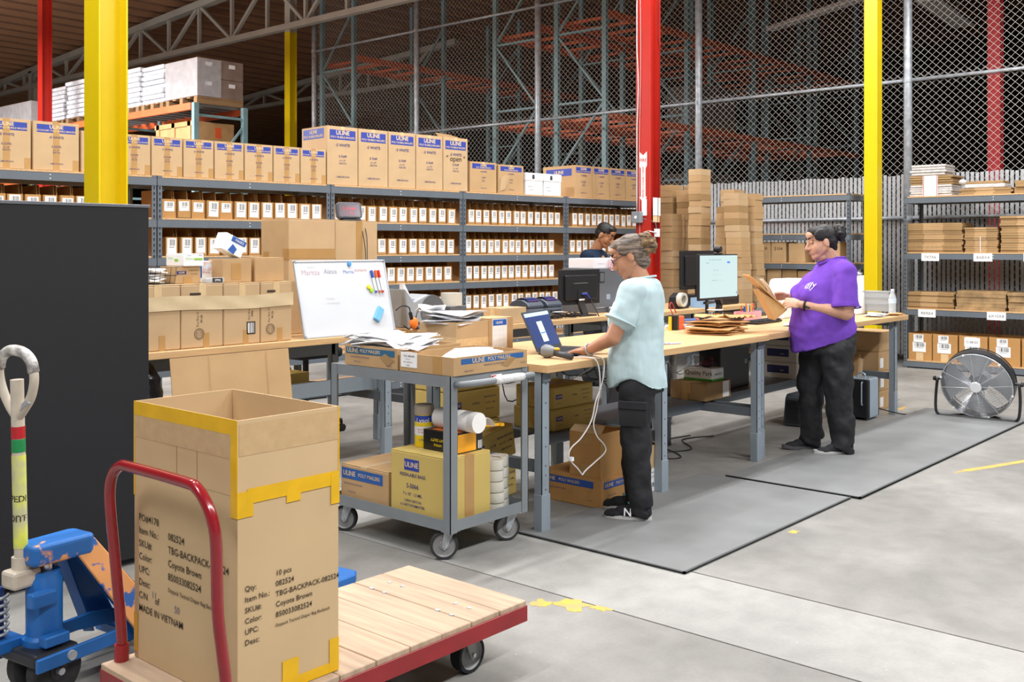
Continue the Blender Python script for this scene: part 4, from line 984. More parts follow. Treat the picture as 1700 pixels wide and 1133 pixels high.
# ------------------------------------------------------------------ pallet jack
t = thing('pallet_jack', 'blue pallet jack with peeling orange paint and a cream handle', 'pallet jack', (1.545, 3.45, 0), 0.15)
jb_ = mat('jack_blue', '#2268b4', .35, 0, .08, 10); 
jo = mat('peeling_orange_on_blue', '#d9985c', .45, 0, .1, 5, var2='#2a62b0')
_r = [n for n in jo.node_tree.nodes if n.type == 'VALTORGB'][0]; _r.color_ramp.elements[0].position = .37; _r.color_ramp.elements[1].position = .40
_n = [n for n in jo.node_tree.nodes if n.type == 'TEX_NOISE'][0]; _n.inputs['Detail'].default_value = 8; _n.inputs['Scale'].default_value = 9
jh = mat('peeling_blue_head', '#d9985c', .4, 0, .1, 6, var2='#2268b4')
_r = [n for n in jh.node_tree.nodes if n.type == 'VALTORGB'][0]; _r.color_ramp.elements[0].position = .54; _r.color_ramp.elements[1].position = .57
_n = [n for n in jh.node_tree.nodes if n.type == 'TEX_NOISE'][0]; _n.inputs['Detail'].default_value = 8; _n.inputs['Scale'].default_value = 8
cream = mat('cream_paint', '#c9bfae', .45, 0, .12, 12)
MXr = Matrix.Rotation(PI/2, 3, 'X')
for y in (-.055, .055):
    wv = autosmooth(MB().lathe([(0, -.024), (.05, -.026), (.075, -.026), (.088, -.02), (.088, .02), (.075, .026), (.05, .026), (0, .024)], (0, y, .088), 32, MXr).obj('steer_wheel', rubber, t))
    autosmooth(MB().lathe([(0, -.028), (.03, -.028), (.03, .028), (0, .028)], (0, y, .088), 20, MXr).obj('wheel_hub', mat('dark_hub', '#3a3a3c', .5, .3, .1), wv))
MB().cyl((0, -.1, .088), (0, .1, .088), .012, n=10).obj('axle', galv, t)
MB().prism([(-.1, .16), (.25, .17), (.62, .11), (.62, .075), (.2, .12), (-.1, .115)], -.12, -.105, 'y').obj('lift_link', jb_, t, bevel=.003)
MB().prism([(-.1, .16), (.25, .17), (.62, .11), (.62, .075), (.2, .12), (-.1, .115)], .105, .12, 'y').obj('lift_link', jb_, t, bevel=.003)
MB().box(-.1, .06, -.105, .105, .125, .17).obj('yoke', mat('dark_steel', '#35383e', .5, .4, .1), t, bevel=.01, seg=2)
MB().lathe([(.016, 0), (.016, .01), (0, .01)], (.02, -.12, .142), 12, Matrix.Rotation(PI/2, 3, 'X')).obj('pivot_bolt', galv, t)
autosmooth(MB().lathe([(0, .17), (.07, .17), (.07, .19), (.058, .2), (.058, .385), (.05, .395), (.05, .41), (0, .41)], (.0, 0, 0), 28).obj('pump_cylinder', jb_, t))
autosmooth(MB().lathe([(.022, .4), (.022, .46)], (.01, 0, 0), 18).obj('piston', chrome, t))
MB().prism([(-.075, -.05), (-.055, -.062), (.13, -.07), (.155, -.055), (.155, .055), (.13, .07), (-.055, .062), (-.075, .05)],   .44, .51).obj('head', jh, t, bevel=.015, seg=3)
for s, m_ in ((-1, jo), (1, jb_)):
    a = Vector((.06, s*.05, .49)); b = Vector((.158, s*.05, .49)); c_ = Vector((.43, s*.19, .075)); d_ = Vector((.29, s*.19, .075)); nv = Vector((0, .014, 0))
    MB().add([a, b, c_, d_, a+nv, b+nv, c_+nv, d_+nv], [(0, 1, 2, 3), (7, 6, 5, 4), (0, 4, 5, 1), (1, 5, 6, 2), (2, 6, 7, 3), (3, 7, 4, 0)]).obj('frame_plate', m_, t, bevel=.004)
    a2 = Vector((.055, s*.05, .49)); d2 = Vector((.285, s*.19, .075))
    MB().add([a2, d2, d2+Vector((.02, -s*.03, 0)), a2+Vector((.02, -s*.03, 0))], [(0, 1, 2, 3)]).add([a2-Vector((.006, 0, 0)), d2-Vector((.006, 0, 0)), d2+Vector((.014, -s*.03, 0)), a2+Vector((.014, -s*.03, 0))], [(3, 2, 1, 0)]).obj('frame_edge', jb_, t)
MB().add([(.15, -.05, .48), (.15, .05, .48), (.43, .18, .08), (.43, -.18, .08)], [(0, 1, 2, 3)]).add([(.16, -.05, .48), (.16, .05, .48), (.44, .18, .08), (.44, -.18, .08)], [(3, 2, 1, 0)]).obj('back_plate', mat('jack_dark_blue', '#14315e', .5, 0, .1), t)
for y in (-.16, .16):
    MB().prism([(.36, -.08), (1.3, -.08), (1.34, -.05), (1.34, .05), (1.3, .08), (.36, .08)], .045, .085).obj('fork', jb_, t, loc=(0, y, 0), bevel=.006)
    MB().cyl((1.2, y-.05, .035), (1.2, y+.05, .035), .035, n=18).obj('load_roller', white_pl, t)
    MB().box(.4, 1.1, y-.06, y+.06, .0851, .0859).obj('scraped_top', mat('scraped_grey', '#7b8088', .5, .2, .2, 9), t)
h = Vector((-.07, .02, .0))
autosmooth(MB().tube([(-.07, .02, .43), (-.085, .02, 1.06)], .021, 18).obj('handle_shaft', cream, t), 60)
MB().box(-.12, -.02, -.02, .06, .37, .43).obj('handle_clevis', cream, t, bevel=.012, seg=2)
MB().cyl((-.07, .02, .43), (-.07, .02, .47), .03, n=18).obj('handle_collar', cream, t)
def band(z0, z1, m_, nm, r=.0222):
    f = lambda z: -.07-.015*(z-.43)/.63
    MB().tube([(f(z0), .02, z0), (f(z1), .02, z1)], r, 18, cap=False).obj(nm, m_, t, smooth=True)
band(.865, .905, mat('red_tape', '#b8242c', .3, 0, .08, 20), 'red_tape'); band(.82, .863, mat('green_tape', '#1f8a4d', .3, 0, .08, 20), 'green_tape')
band(.50, .81, mat('faded_lime_label', '#cbd23c', .5, 0, .3, 14, var2='#b9b6a2'), 'lime_label')
for tx, z in (('PEDI', .665), ('DITE', .6)):
    me = lettering(((tx, .03, 0, 0, .03),), ink_black).copy()
    for v in me.vertices:
        a = -2.35 + v.co.x/.0228; v.co = (.0228*math.cos(a), .0228*math.sin(a), v.co.y)
    put('lettering', me, t, loc=(-.0755, .02, z))
lp = [(-.082, .02, .93), (-.084, .06, .965), (-.086, .1, 1.02), (-.088, .118, 1.08), (-.09, .1, 1.13), (-.09, .06, 1.152), (-.09, .02, 1.157), (-.09, -.03, 1.15), (-.09, -.068, 1.125), (-.088, -.082, 1.07), (-.086, -.062, 1.01), (-.084, -.02, .965), (-.082, .02, .93)]
MB().tube(smooth_path(lp, 4), .015, 12).obj('handle_loop', cream, t, smooth=True)
MB().tube(smooth_path([(-.089, .115, 1.095), (-.09, .1, 1.13), (-.09, .06, 1.152), (-.09, .02, 1.157), (-.09, -.03, 1.15), (-.09, -.068, 1.125), (-.0885, -.08, 1.09)], 4), .0185, 12).obj('tape_wrap', mat('worn_white_tape', '#cfcdc8', .35, 0, .3, 25, .4, 60, var2='#6e6a66'), t, smooth=True)
MB().prism([(-.09, .99), (-.075, 1.0), (-.05, .985), (-.04, .96), (-.055, .97), (-.07, .98)], -.005, .005, 'x').obj('release_lever', galv, t, loc=(-.095, .02, .0))
sp_ = [(-.115+.028*math.cos(a), .075+.028*math.sin(a), .2+.145*a/(2*PI*6)) for a in [i*.35 for i in range(int(2*PI*6/.35))]]
MB().tube(sp_, .0055, 6).obj('return_spring', galv, t, smooth=True)
MB().cyl((-.115, .075, .19), (-.115, .075, .37), .016, n=12).obj('spring_rod', mat('rod_blue', '#2a3f7d', .4, .2, .1), t)
MB().box(-.155, -.05, .03, .12, .155, .2).obj('spring_bracket', jb_, t, bevel=.006)
MB().box(-.09, .0, -.075, -.035, .31, .36).obj('pivot_lug', jb_, t, bevel=.008, seg=2)
MB().box(-.06, .03, -.1, -.06, .18, .215).obj('lower_lug', jb_, t, bevel=.004)
# ------------------------------------------------------------------ things under the benches
def uprint(w, h, tx2=('S-20216',), s=1.0):
    return [('rect', w*.06, w*.06+.1*s, h*.45, h*.45+.045*s, ink_blue, 'blue_block'), ('text', [('ULINE', .03*s, w*.06+.05*s, h*.45+.0225*s, .03)], ink_tan),
            ('text', [(tx2[0], .024*s, w*.52, h*.55, .01), ('RESEALABLE BAGS', .016*s, w*.8, h*.72, .008), ('14 x 20"  1.5 MIL', .016*s, w*.8, h*.52, .006), ('500/CARTON', .014*s, w*.8, h*.32, .005), ('1-800-295-5510', .012*s, w*.14, h*.25, 0)], ink_text)]
UZ = .381
carton('bag_carton', 'yellowish bag carton, upper of two on the shelf behind the pale blue shirt', (4.8, 3.87, UZ+.131), .4, .3, .13, CB[3], front=uprint(.4, .13, ('S-10612',), .62), tape=tape_brown)
carton('bag_carton', 'yellowish bag carton, lower of two on the shelf behind the pale blue shirt', (4.79, 3.86, UZ), .43, .32, .13, CB[3], front=uprint(.43, .13, ('S-10612',), .62))
for k, (z, lb) in enumerate(((0, 'bottom'), (.2, 'second'), (.4, 'third'), (.6, 'top'))):
    carton('bag_carton', '%s carton of the tall yellowish stack behind the cart' % lb, (4.45, 4.42, z), .48, .36, .195, CB[3], front=uprint(.48, .195, ('S-20216',), .9), group='yellowish cartons stacked behind the cart')
for k, (z, ry, lb) in enumerate(((.012, -.05, 'lower'), (.205, -.16, 'upper'))):
    t = carton('bag_carton', '%s of two tilted yellowish cartons just behind the cart' % lb, (4.19, 3.98, z), .4, .3, .185, CB[3], 0, front=uprint(.4, .185, ('S-14',), 1.1), group='tilted yellowish cartons behind the cart'); t.rotation_euler = (0, ry, 0)
carton('poly_mailer_carton', 'long poly mailer carton on the floor under the laptop bench', (4.7, 3.435, 0), .42, .46, .17, CB[4],
    side=[('rect', .02, .4, .11, .15, mat('band_blue2', '#2c4f9b', .6, 0, .05), 'blue_band'), ('text', [('ULINE', .03, .08, .13, .025), ('POLY MAILERS', .024, .225, .13, .012)], ink_tan), ('text', [('TEAR-PROOF POLYETHYLENE', .012, .12, .08, 0), ('S-5 510', .012, .38, .04, 0)], ink_text)],
    front=[('rect', .02, .4, .11, .15, MATS['band_blue2'], 'blue_band'), ('text', [('ULINE', .03, .07, .13, .025), ('POLY MAILERS', .024, .215, .13, .012)], ink_tan), ('text', [('ULINE 100/CTN', .012, .1, .07, 0)], ink_text)])
t = open_carton('open_carton', 'upright open carton standing on the long poly mailer carton', (4.71, 3.45, .171), .26, .225, .255, CB[4])
MB().box(-.0014, 0, .08, .14, .0, .07).obj('tape', tape_brown, t); MB().box(-.0014, 0, .07, .15, .19, .255).obj('tape', tape_brown, t)
MB().add([(0, 0, .255), (0, .225, .255), (.05, .225, .285), (.04, .0, .30)], [(0, 1, 2, 3)]).add([(.004, 0, .252), (.004, .225, .252), (.054, .225, .282), (.044, .0, .297)], [(3, 2, 1, 0)]).obj('top_flap', CB[1], t)
t = open_carton('open_carton', 'open carton with a white shipping label by the middle bench leg', (5.13, 3.44, 0), .2, .32, .29, CB[1])
MB().box(.04, .2, -.002, 0, .0, .15).obj('shipping_label', paper, t); MB().box(.06, .17, -.003, -.0022, .04, .065).obj('barcode', bar_m, t)
put('lettering', lettering((('MADE IN CHINA', .013, .12, .125, 0), ('CTN 12 OF 40', .012, .12, .1, 0)), ink_black), t, loc=(0, -.0032, 0), rot=FRONT)
carton('parts_carton', 'brown carton with a shipping label on the lower bench shelf', (6.44, 3.78, UZ), .36, .3, .13, CB[2], front=[('rect', .24, .33, .01, .125, paper, 'shipping_label')], tape=tape_brown, side=[('rect', .1, .15, 0, .13, tape_brown, 'tape')])
t = carton('envelope_box', 'white and green box of envelopes on the brown carton', (6.56, 3.8, UZ+.132), .17, .24, .09, paper, side=[('text', [('Quality Park', .045, .13, .055, .01)], mat('serif_grey', '#4b4f48', .7, 0, 0)), ('rect', 0, .24, 0, .016, mat('leaf_green', '#4caf3a', .6, 0, .03), 'green_stripe')],
    front=[('text', [('Quality Park', .022, .085, .05, .01)], MATS['serif_grey']), ('rect', 0, .17, 0, .016, MATS['leaf_green'], 'green_stripe')])
MB().prism([(.228, .05), (.222, .064), (.214, .052)], -.003, -.0022, 'x').obj('leaf_mark', MATS['leaf_green'], t)
t = thing('cloth_pouch', 'dark maroon pouch of cables on the white envelope box', 'pouch', (6.66, 3.9, UZ+.222))
MB().ell((0, 0, .03), (.07, .045, .032), 16, 10).ell((.03, 0, .055), (.04, .03, .025), 12, 8).obj('body', mat('maroon_cloth', '#4a2328', .9, 0, .1), t, smooth=True)
# computer tower, carton trio, heaters, right stack
t = thing('computer_tower', 'black computer tower under the joint of the two benches', 'computer', (7.0, 3.98, UZ), 0)
MB().box(0, .46, 0, .19, 0, .44).obj('case', black_pl, t, bevel=.006)
MB().box(-.006, 0, .005, .185, .01, .43).obj('front_panel', black_mt, t); MB().lathe([(.012, 0), (.016, 0), (.016, .002), (.012, .002), (.012, 0)], (.4, -.001, .2), 16, Matrix.Rotation(PI/2, 3, 'X')).obj('badge', white_pl, t)
for k in range(3):
    carton('white_carton', '%s pale carton with a navy label under the bench of the woman in purple' % ('lowest', 'middle', 'topmost')[k], (8.02, 3.84, UZ+k*.14), .3, .33, .138, mat('grey_white_card', '#b6b1a6', .8, 0, .05), side=[('rect', .06, .26, .045, .11, mat('navy_label', '#1c2454', .6, 0, .04), 'navy_label'), ('text', [('paper', .014, .2, .07, 0)], ink_tan)], group='pale cartons with navy labels')
t = thing('space_heater', 'dark round-grilled fan heater on the floor behind the legs of the woman in purple', 'heater', (7.93, 3.72, 0), 0)
MB().prism([(0, 0), (.0, .03), (.04, .23), (.07, .26), (.3, .26), (.32, .24), (.32, 0)], 0, .2, 'y').obj('body', mat('heater_grey', '#4c5056', .5, 0, .05), t, bevel=.01, seg=2)
for k in range(12): MB().box(-.002+.16*(k/12)*.2, .003+.16*(k/12)*.2, .02, .18, .03+k*.016, .037+k*.016).obj('side_slot', black_mt, t)
MYF = Matrix.Rotation(PI/2, 3, 'X')
gr = autosmooth(MB().lathe([(.088, 0), (.105, 0), (.105, .014), (.09, .018), (.088, 0)], (.17, 0, .13), 36, MYF).obj('grille_ring', mat('pale_grey_ring', '#b9bbbf', .4, 0, .03), t))
for k in range(28):
    a = 2*PI*k/28; MB().tube([(.17+.03*math.cos(a), -.013, .13+.03*math.sin(a)), (.17+.06*math.cos(a+.3), -.013, .13+.06*math.sin(a+.3)), (.17+.09*math.cos(a+.45), -.012, .13+.09*math.sin(a+.45))], .002, 5).obj('grille_vane', mat('vane_grey', '#8f9297', .5, 0, .03), gr)
autosmooth(MB().lathe([(0, .014), (.02, .014), (.02, .018), (.033, .02), (.033, .012)], (.17, 0, .13), 24, MYF).obj('badge_ring', white_pl, gr))
MB().cyl((.17, -.014, .13), (.17, -.021, .13), .021, n=18).obj('badge', black_pl, gr)
put('lettering', lettering((('V', .035, 0, .002, .02),), chrome), gr, loc=(.17, -.022, .13), rot=FRONT)
t = thing('radiator_heater', 'black and silver portable heater with knobs beside the carton stack', 'heater', (8.6, 3.46, 0), 0)
MB().box(0, .05, 0, .2, .02, .35).obj('front_housing', black_pl, t, bevel=.012, seg=2); MB().box(.05, .24, .0, .2, .012, .36).obj('body', mat('silver_blue', '#9fb0be', .35, .2, .03), t, bevel=.02, seg=3); MB().box(.24, .255, .005, .195, .02, .35).obj('rear_housing', black_pl, t, bevel=.005)
for y in (.03, .16): MB().box(.03, .2, y, y+.02, 0, .02).obj('foot', black_pl, t)
MB().tube(smooth_path([(-.003, .05, .33), (-.02, .05, .325), (-.022, .05, .27), (-.022, .05, .19), (-.02, .05, .14), (-.003, .05, .135)], 3), .006, 8).obj('front_handle', MATS['silver_blue'], t, smooth=True)
MB().tube(smooth_path([(.1, .07, .355), (.1, .07, .385), (.1, .1, .4), (.1, .13, .385), (.1, .13, .355)], 4), .009, 8).obj('carry_handle', MATS['silver_blue'], t, smooth=True)
for z in (.06, .1): MB().cyl((0, .14, z), (-.02, .14, z), .016, n=16).obj('knob', chrome, t)
for k in range(7): MB().box(-.002, .001, .02, .08, .04+k*.012, .045+k*.012).obj('vent_slot', black_mt, t)
for k in range(4):
    carton('shipping_carton', '%s of four cartons stacked under the right end of the bench' % ('bottom', 'second from bottom', 'third from bottom', 'top')[k], (9.19+(.01 if k % 2 else 0), 3.6, k*.179), .42, .48, .178, CB[0], front=[('rect', .03, .11, .03, .12, paper, 'shipping_label')] if k < 3 else [], tape=tape_clear, group='cartons under the right bench end')
carton('shipping_carton', 'tall plain carton just right of the end bench leg', (9.62, 3.72, 0), .36, .4, .32, CB[0])
t = thing('folded_carton', 'flattened hand-marked carton leaning on the stack behind the heater', 'carton', (8.93, 3.72, .0), 0)
MB().prism([(0, .0), (.05, .0), (.16, .52), (.11, .53)], 0, .26, 'y').obj('panel', CB[2], t); put('handwriting', lettering((('B-TH 64', .07, 0, 0, 0),), ink_black), t, loc=(.075, .13, .36), rot=(0, -1.36, 0))
MB().box(-.001, .06, -.02, .0, .0, .5).obj('side_flap', CB[1], t, rot=(0, .2, 0))
# brown sheet in front of the left bench, trash bag, oddments below
t = thing('cardboard_sheet', 'large plain cardboard sheet leaning against the left bench', 'cardboard', (3.16, 5.425, .12), 0)
MB().grid(lambda u, v: (.84*u, -.10+.1*v, .725*v), 3, 3).obj('panel', CB[0], t).modifiers.new('s', 'SOLIDIFY').thickness = .006
for x in (.25, .66): MB().add([(x, -.106, 0), (x+.003, -.106, 0), (x+.003, -.008, .72), (x, -.008, .72)], [(0, 1, 2, 3)]).obj('crease', cb_in, t)
put('lettering', lettering((('RECYCLE', .02, 0, 0, 0), ('O', .06, 0, -.05, 0)), ink_text), t, loc=(.73, -.03, .5), rot=(PI/2-.13, 0, 0))
bagm = mat('black_bag', '#2a2a30', .25, 0, .1, 10, .6, 14, spec=.8)
t = thing('trash_bag', 'black plastic trash bag poking out between cabinet and cardboard sheet', 'bag', (3.12, 5.72, .0))
o = MB().ell((0, 0, .62), (.14, .15, .2), 20, 14).obj('bag', bagm, t, smooth=True); tx_ = bpy.data.textures.new('crumple', 'CLOUDS'); tx_.noise_scale = .07
dm = o.modifiers.new('d', 'DISPLACE'); dm.texture = tx_; dm.strength = .06
MB().box(-.17, .15, -.16, .16, 0, .45).obj('bin', black_pl, t, bevel=.02)
# ------------------------------------------------------------------ left bench: taped cartons, small boxes, whiteboard
B = BZ+.001
txt_v = lambda lines, m, par, x, z, rz: put('lettering', lettering(lines, m), par, loc=(x, -.0024, z), rot=(PI/2, rz, 0))
tx = [2.98, 3.278, 3.57, 3.842, 4.088]
for i in range(4):
    w = tx[i+1]-tx[i]-.004
    t = carton('taped_carton', ('left end', 'second', 'third', 'right end')[i] + ' carton in the row bound with pale paper tape', (tx[i], 5.5, B), w, .34, .388, CB[1], group='cartons bound with paper tape', bev=.006, seam='y', tape=tape_clear, tape_front=.1)
    if i in (1, 3):
        xx = w*.42 if i == 1 else w*.3
        rg = MB().lathe([(.03, 0), (.033, 0), (.033, .001), (.03, .001), (.03, 0)], (xx, -.0012, .085), 28, Matrix.Rotation(PI/2, 3, 'X')).obj('round_stamp', ink_black, t)
        MB().lathe([(.021, 0), (.0225, 0), (.0225, .001), (.021, .001), (.021, 0)], (xx, -.0012, .085), 24, Matrix.Rotation(PI/2, 3, 'X')).obj('stamp_ring', ink_black, rg)
        put('lettering', lettering((('RECYCLE', .009, 0, .004, 0), ('CERTIFIED', .007, 0, -.008, 0)), ink_black), rg, loc=(xx, -.0024, .085), rot=FRONT)
        txt_v((('9 x 10 x 11', .02, 0, .01, .01), ('90 LB', .02, 0, -.016, .01)), ink_black, t, xx, .175, -PI/2)
    if i == 2:
        MB().box(w*.62, w*.86, -.0013, -.0003, .06, .14).obj('barcode_frame', ink_black, t); MB().box(w*.65, w*.83, -.0018, -.0012, .068, .132).obj('barcode', bar_m, t)
        txt_v((('16 x 10 x 8', .018, 0, .01, .01), ('200#', .018, 0, -.014, .01)), ink_black, t, w*.72, .19, -PI/2)
    MB().box(w*.2, w*.46, -.0014, -.0004, .32, .335).obj('print_bar', ink_black, t) if i in (1, 3) else None
    MB().box(w*.52, w*.52+.04, -.0013, -.0004, .0, .09).obj('tape', tape_brown, t)
q = MB().grid(lambda u, v: (2.98+1.112*u, 5.4935-.0025*math.sin(u*23+v*2)*math.sin(v*3.1), 1.115+.085*v+.006*math.sin(u*7)), 40, 4)
tag(q.obj('paper_tape', mat('pale_paper_tape', '#d3bd97', .45, 0, .06, 6, .1, 20), smooth=True), 'wide pale paper tape running across the row of bound cartons', 'tape')
T2 = B+.3885
t = thing('wire_basket', 'black wire basket of papers on the bound cartons', 'basket', (3.07, 5.56, T2))
for z in (.0, .05, .1):
    e = z*.2; MB().tube([(-e, -e, z+.003), (.2+e, -e, z+.003), (.2+e, .2+e, z+.003), (-e, .2+e, z+.003)], .002, 6, closed=True).obj('hoop', black_pl, t)
for k in range(7):
    MB().tube([(.2*k/6, 0, .003), (.2*k/6, -.02, .1)], .0015, 5).obj('wire', black_pl, t); MB().tube([(0, .2*k/6, .003), (-.02, .2*k/6, .1)], .0015, 5).obj('wire', black_pl, t)
    MB().tube([(.2*k/6, 0, .003), (.2*k/6, .2, .003)], .0015, 5).obj('wire', black_pl, t)
paper_pile('loose white papers sticking out of the wire basket', (3.17, 5.66, T2+.012), 6, .15, .15, paper, .5, 21, th=.015, amp=.008)
carton('small_carton', 'small carton under the white and green glove box', (3.28, 5.58, T2), .18, .17, .105, CB[0], side=[], front=[('rect', .015, .08, .058, .078, ink_text, 'dark_block'), ('text', [('ULINE', .015, .0475, .068, .02)], ink_tan), ('text', [('NITRILE GLOVES', .009, .13, .08, 0), ('S-12 LARGE', .009, .13, .06, 0)], ink_black), ('rect', .06, .12, .0, .045, tape_brown, 'tape')])
gg = mat('lime_green_print', '#8cc63f', .5, 0, 0)
t = carton('glove_carton', 'white box with green print on the small carton', (3.335, 5.57, T2+.106), .14, .2, .078, paper, side=[('text', [('Reliance', .018, .06, .05, .01)], mat('pale_green_ink', '#a9d18e', .6, 0, 0)), ('rect', .1, .14, .03, .045, gg, 'green_bar')],
    front=[('rect', .075, .13, .038, .05, gg, 'green_bar'), ('text', [('Reliance', .018, .045, .048, .01)], MATS['pale_green_ink']), ('text', [('Safety', .011, .04, .068, 0), ('Latex', .012, .115, .069, .01)], ink_blue)])
t = carton('mask_box', 'blue and white box with a photo print beside the small carton', (3.48, 5.68, T2), .13, .11, .135, paper, front=[('rect', .006, .05, .03, .125, mat('mask_blue', '#2f5fae', .5, 0, .06), 'blue_panel'), ('rect', .055, .125, .06, .13, mat('photo_print', '#b8cbe6', .5, 0, .5, 26, var2='#d99a8a'), 'photo_panel')])
for i, (x, w, h, lb) in enumerate(((3.6, .215, .15, 'plain carton with tape, left one of the pair on the bound cartons'), (3.84, .225, .155, 'plain carton, right one of the pair on the bound cartons'))):
    carton('plain_carton', lb, (x, 5.56, T2), w, .16, h, CB[0], front=[('rect', w*.3, w*.62, .02, .12, tape_brown, 'tape')] if i == 0 else [])
t = thing('mask_carton', 'tipped blue and white mask box on the plain cartons', 'box', (3.68, 5.64, T2+.151), 0)
q = MB().box(-.08, .08, -.05, .05, 0, .11)
o = q.obj('body', paper, t, bevel=.002, rot=(0, .42, 0), loc=(-.0, 0, .034))
MB().box(-.03, .08, -.0515, -.05, .075, .108).obj('blue_band', MATS['mask_blue'], o); MB().prism([(-.03, .01), (.02, .0), (.03, .04), (-.01, .06)], -.0515, -.05, 'y').obj('blue_mark', MATS['mask_blue'], o)
put('lettering', lettering((('MASKS', .022, .03, .09, .02),), ink_white), o, loc=(0, -.0525, 0), rot=FRONT)
t = thing('plastic_pouch', 'clear plastic pouch with a dark label in front of the plain cartons', 'pouch', (3.46, 5.53, T2), 0)
MB().box(0, .14, 0, .045, 0, .035).obj('pouch', mat('clear_plastic', '#c8cbcc', .15, 0, .1, 20, .3, 30, alpha=.6), t, bevel=.01, seg=2)
MB().box(.05, .12, -.002, 0, .005, .033).obj('dark_label', mat('charcoal_label', '#33373d', .5, 0, 0), t); put('lettering', lettering((('2PMd', .018, .085, .019, .02),), ink_white), t, loc=(0, -.003, 0), rot=FRONT)
# two large cartons behind the whiteboard with a display unit on top
carton('large_carton', 'large plain carton, left one standing behind the whiteboard', (4.325, 5.86, B), .41, .33, .812, CB[1], front=[('rect', .0, .41, .53, .6, tape_brown, 'tape'), ('rect', 0, .41, .57, .573, tape_clear, 'tape_glint')], side=[('rect', .26, .33, .52, .6, tape_brown, 'tape'), ('rect', .03, .1, .52, .58, tape_brown, 'tape')], bev=.005)
carton('large_carton', 'large plain carton, right one behind the whiteboard', (4.742, 5.87, B), .41, .32, .807, CB[1], front=[('rect', .2, .26, .0, .8, tape_brown, 'tape')], bev=.005)
t = thing('display_unit', 'small dark display unit with red graphics on the large carton', 'display', (4.97, 5.98, B+.808), -.35)
MB().box(-.07, .07, -.06, .05, 0, .012).obj('base', black_pl, t, bevel=.004)
o = MB().prism([(-.1, .03), (-.08, .015), (.08, .015), (.1, .03), (.1, .13), (.08, .145), (-.08, .145), (-.1, .13)], -.02, .02, 'y').obj('housing', mat('charcoal_plastic', '#3d4046', .4, 0, .05), t, bevel=.008, seg=2, rot=(-.25, 0, 0))
MB().box(-.082, .082, -.0225, -.0195, .03, .13).obj('screen', mat('red_glyph_screen', '#2a2630', .2, 0, .6, 60, var2='#3a1626', emit='#6b2038', es=.15), o)
put('lettering', lettering((('5-30.8x', .034, 0, .09, 0), ('/ 14.c', .028, .01, .055, 0)), mat('red_digit', '#c0304a', .4, 0, 0, emit='#c0304a', es=.6)), o, loc=(0, -.0235, 0), rot=FRONT)
MB().tube(smooth_path([(.03, .03, .05), (.06, -.05, .0), (.07, -.1, -.1), (.085, -.115, -.25), (.08, -.112, -.4)], 5), .003, 6).obj('cable', black_pl, t, smooth=True)
MB().tube(smooth_path([(.05, .03, .05), (.08, -.05, .0), (.1, -.095, -.1), (.1, -.11, -.25), (.1, -.11, -.4)], 5), .003, 6).obj('cable', black_pl, t, smooth=True)
# whiteboard (leans back on the cartons)
wbx, wbw, wbh = 4.175, .812, .535; wa = math.atan2(.125, .52)
t = thing('whiteboard', 'white dry-erase board with faint names leaning on the left bench', 'whiteboard', (wbx, 5.485, B), 0); t.rotation_euler = (-wa, 0, 0)
MB().box(.012, wbw-.012, .0, .008, .012, wbh-.012).obj('panel', mat('whiteboard_enamel', '#d3d7dd', .18, 0, .015, 4), t)
al = mat('aluminium', '#c5ccd4', .35, .5, .04)
for a in ((0, wbw, 0, .012), (0, wbw, wbh-.012, wbh)): MB().box(a[0], a[1], -.006, .012, a[2], a[3]).obj('frame_rail', al, t, bevel=.002)
for x in (0, wbw-.012): MB().box(x, x+.012, -.006, .012, .012, wbh-.012).obj('frame_rail', al, t, bevel=.002)
for x in (0, wbw-.02):
    for z in (0, wbh-.02): MB().box(x, x+.02, -.008, .0, z, z+.02).obj('corner_cap', grey_pl, t, bevel=.003)
pale = lambda n, c: mat(n, c, .6, 0, 0)
for word, x, z, s, c in (('Maritza', .13, wbh-.085, .052, pale('ink_faint_red', '#c4a9b0')), ('Alexa', .3, wbh-.08, .05, pale('ink_faint_grey', '#9fa1ab')), ('Marina', .46, wbh-.085, .036, pale('ink_blue_marker', '#6f87bd')), ('Kimberly', .575, wbh-.075, .03, pale('ink_pinkish', '#c99a90')), ('Andres', .14, wbh-.045, .024, pale('ink_v_faint', '#cccdd2')), ('Friday', .27, wbh-.27, .03, MATS['ink_v_faint']), ('inventory', .29, wbh-.3, .03, MATS['ink_v_faint'])):
    put('handwriting', lettering(((word, s, x, z, 0),), c), t, loc=(0, -.0012, 0), rot=FRONT)
def magnet(label, x, z, c):
    o = MB().lathe([(0, .0), (.015, 0), (.017, .004), (.015, .011), (0, .012)], n=20).obj('magnet', mat('magnet_'+c[1:], c, .4, 0, 0), None); autosmooth(o)
    tag(o, label, 'magnet', 'whiteboard magnets'); p = Matrix.Translation((wbx, 5.485, B)) @ Matrix.Rotation(-wa, 4, 'X') @ Matrix.Translation((x, -.001, z)) @ Matrix.Rotation(PI/2, 4, 'X'); o.matrix_world = p
magnet('round blue magnet at the top of the whiteboard', .475, wbh-.03, '#3f8fd2'); magnet('round yellow magnet on the whiteboard', .62, wbh-.2, '#f0cf1f'); magnet('round lime green magnet on the whiteboard', .64, wbh-.225, '#9fcf2a')
def wb_item(o, x, z, ry=0, y=-.001):
    o.matrix_world = Matrix.Translation((wbx, 5.485, B)) @ Matrix.Rotation(-wa, 4, 'X') @ Matrix.Translation((x, y, z)) @ Matrix.Rotation(ry, 4, 'Y')
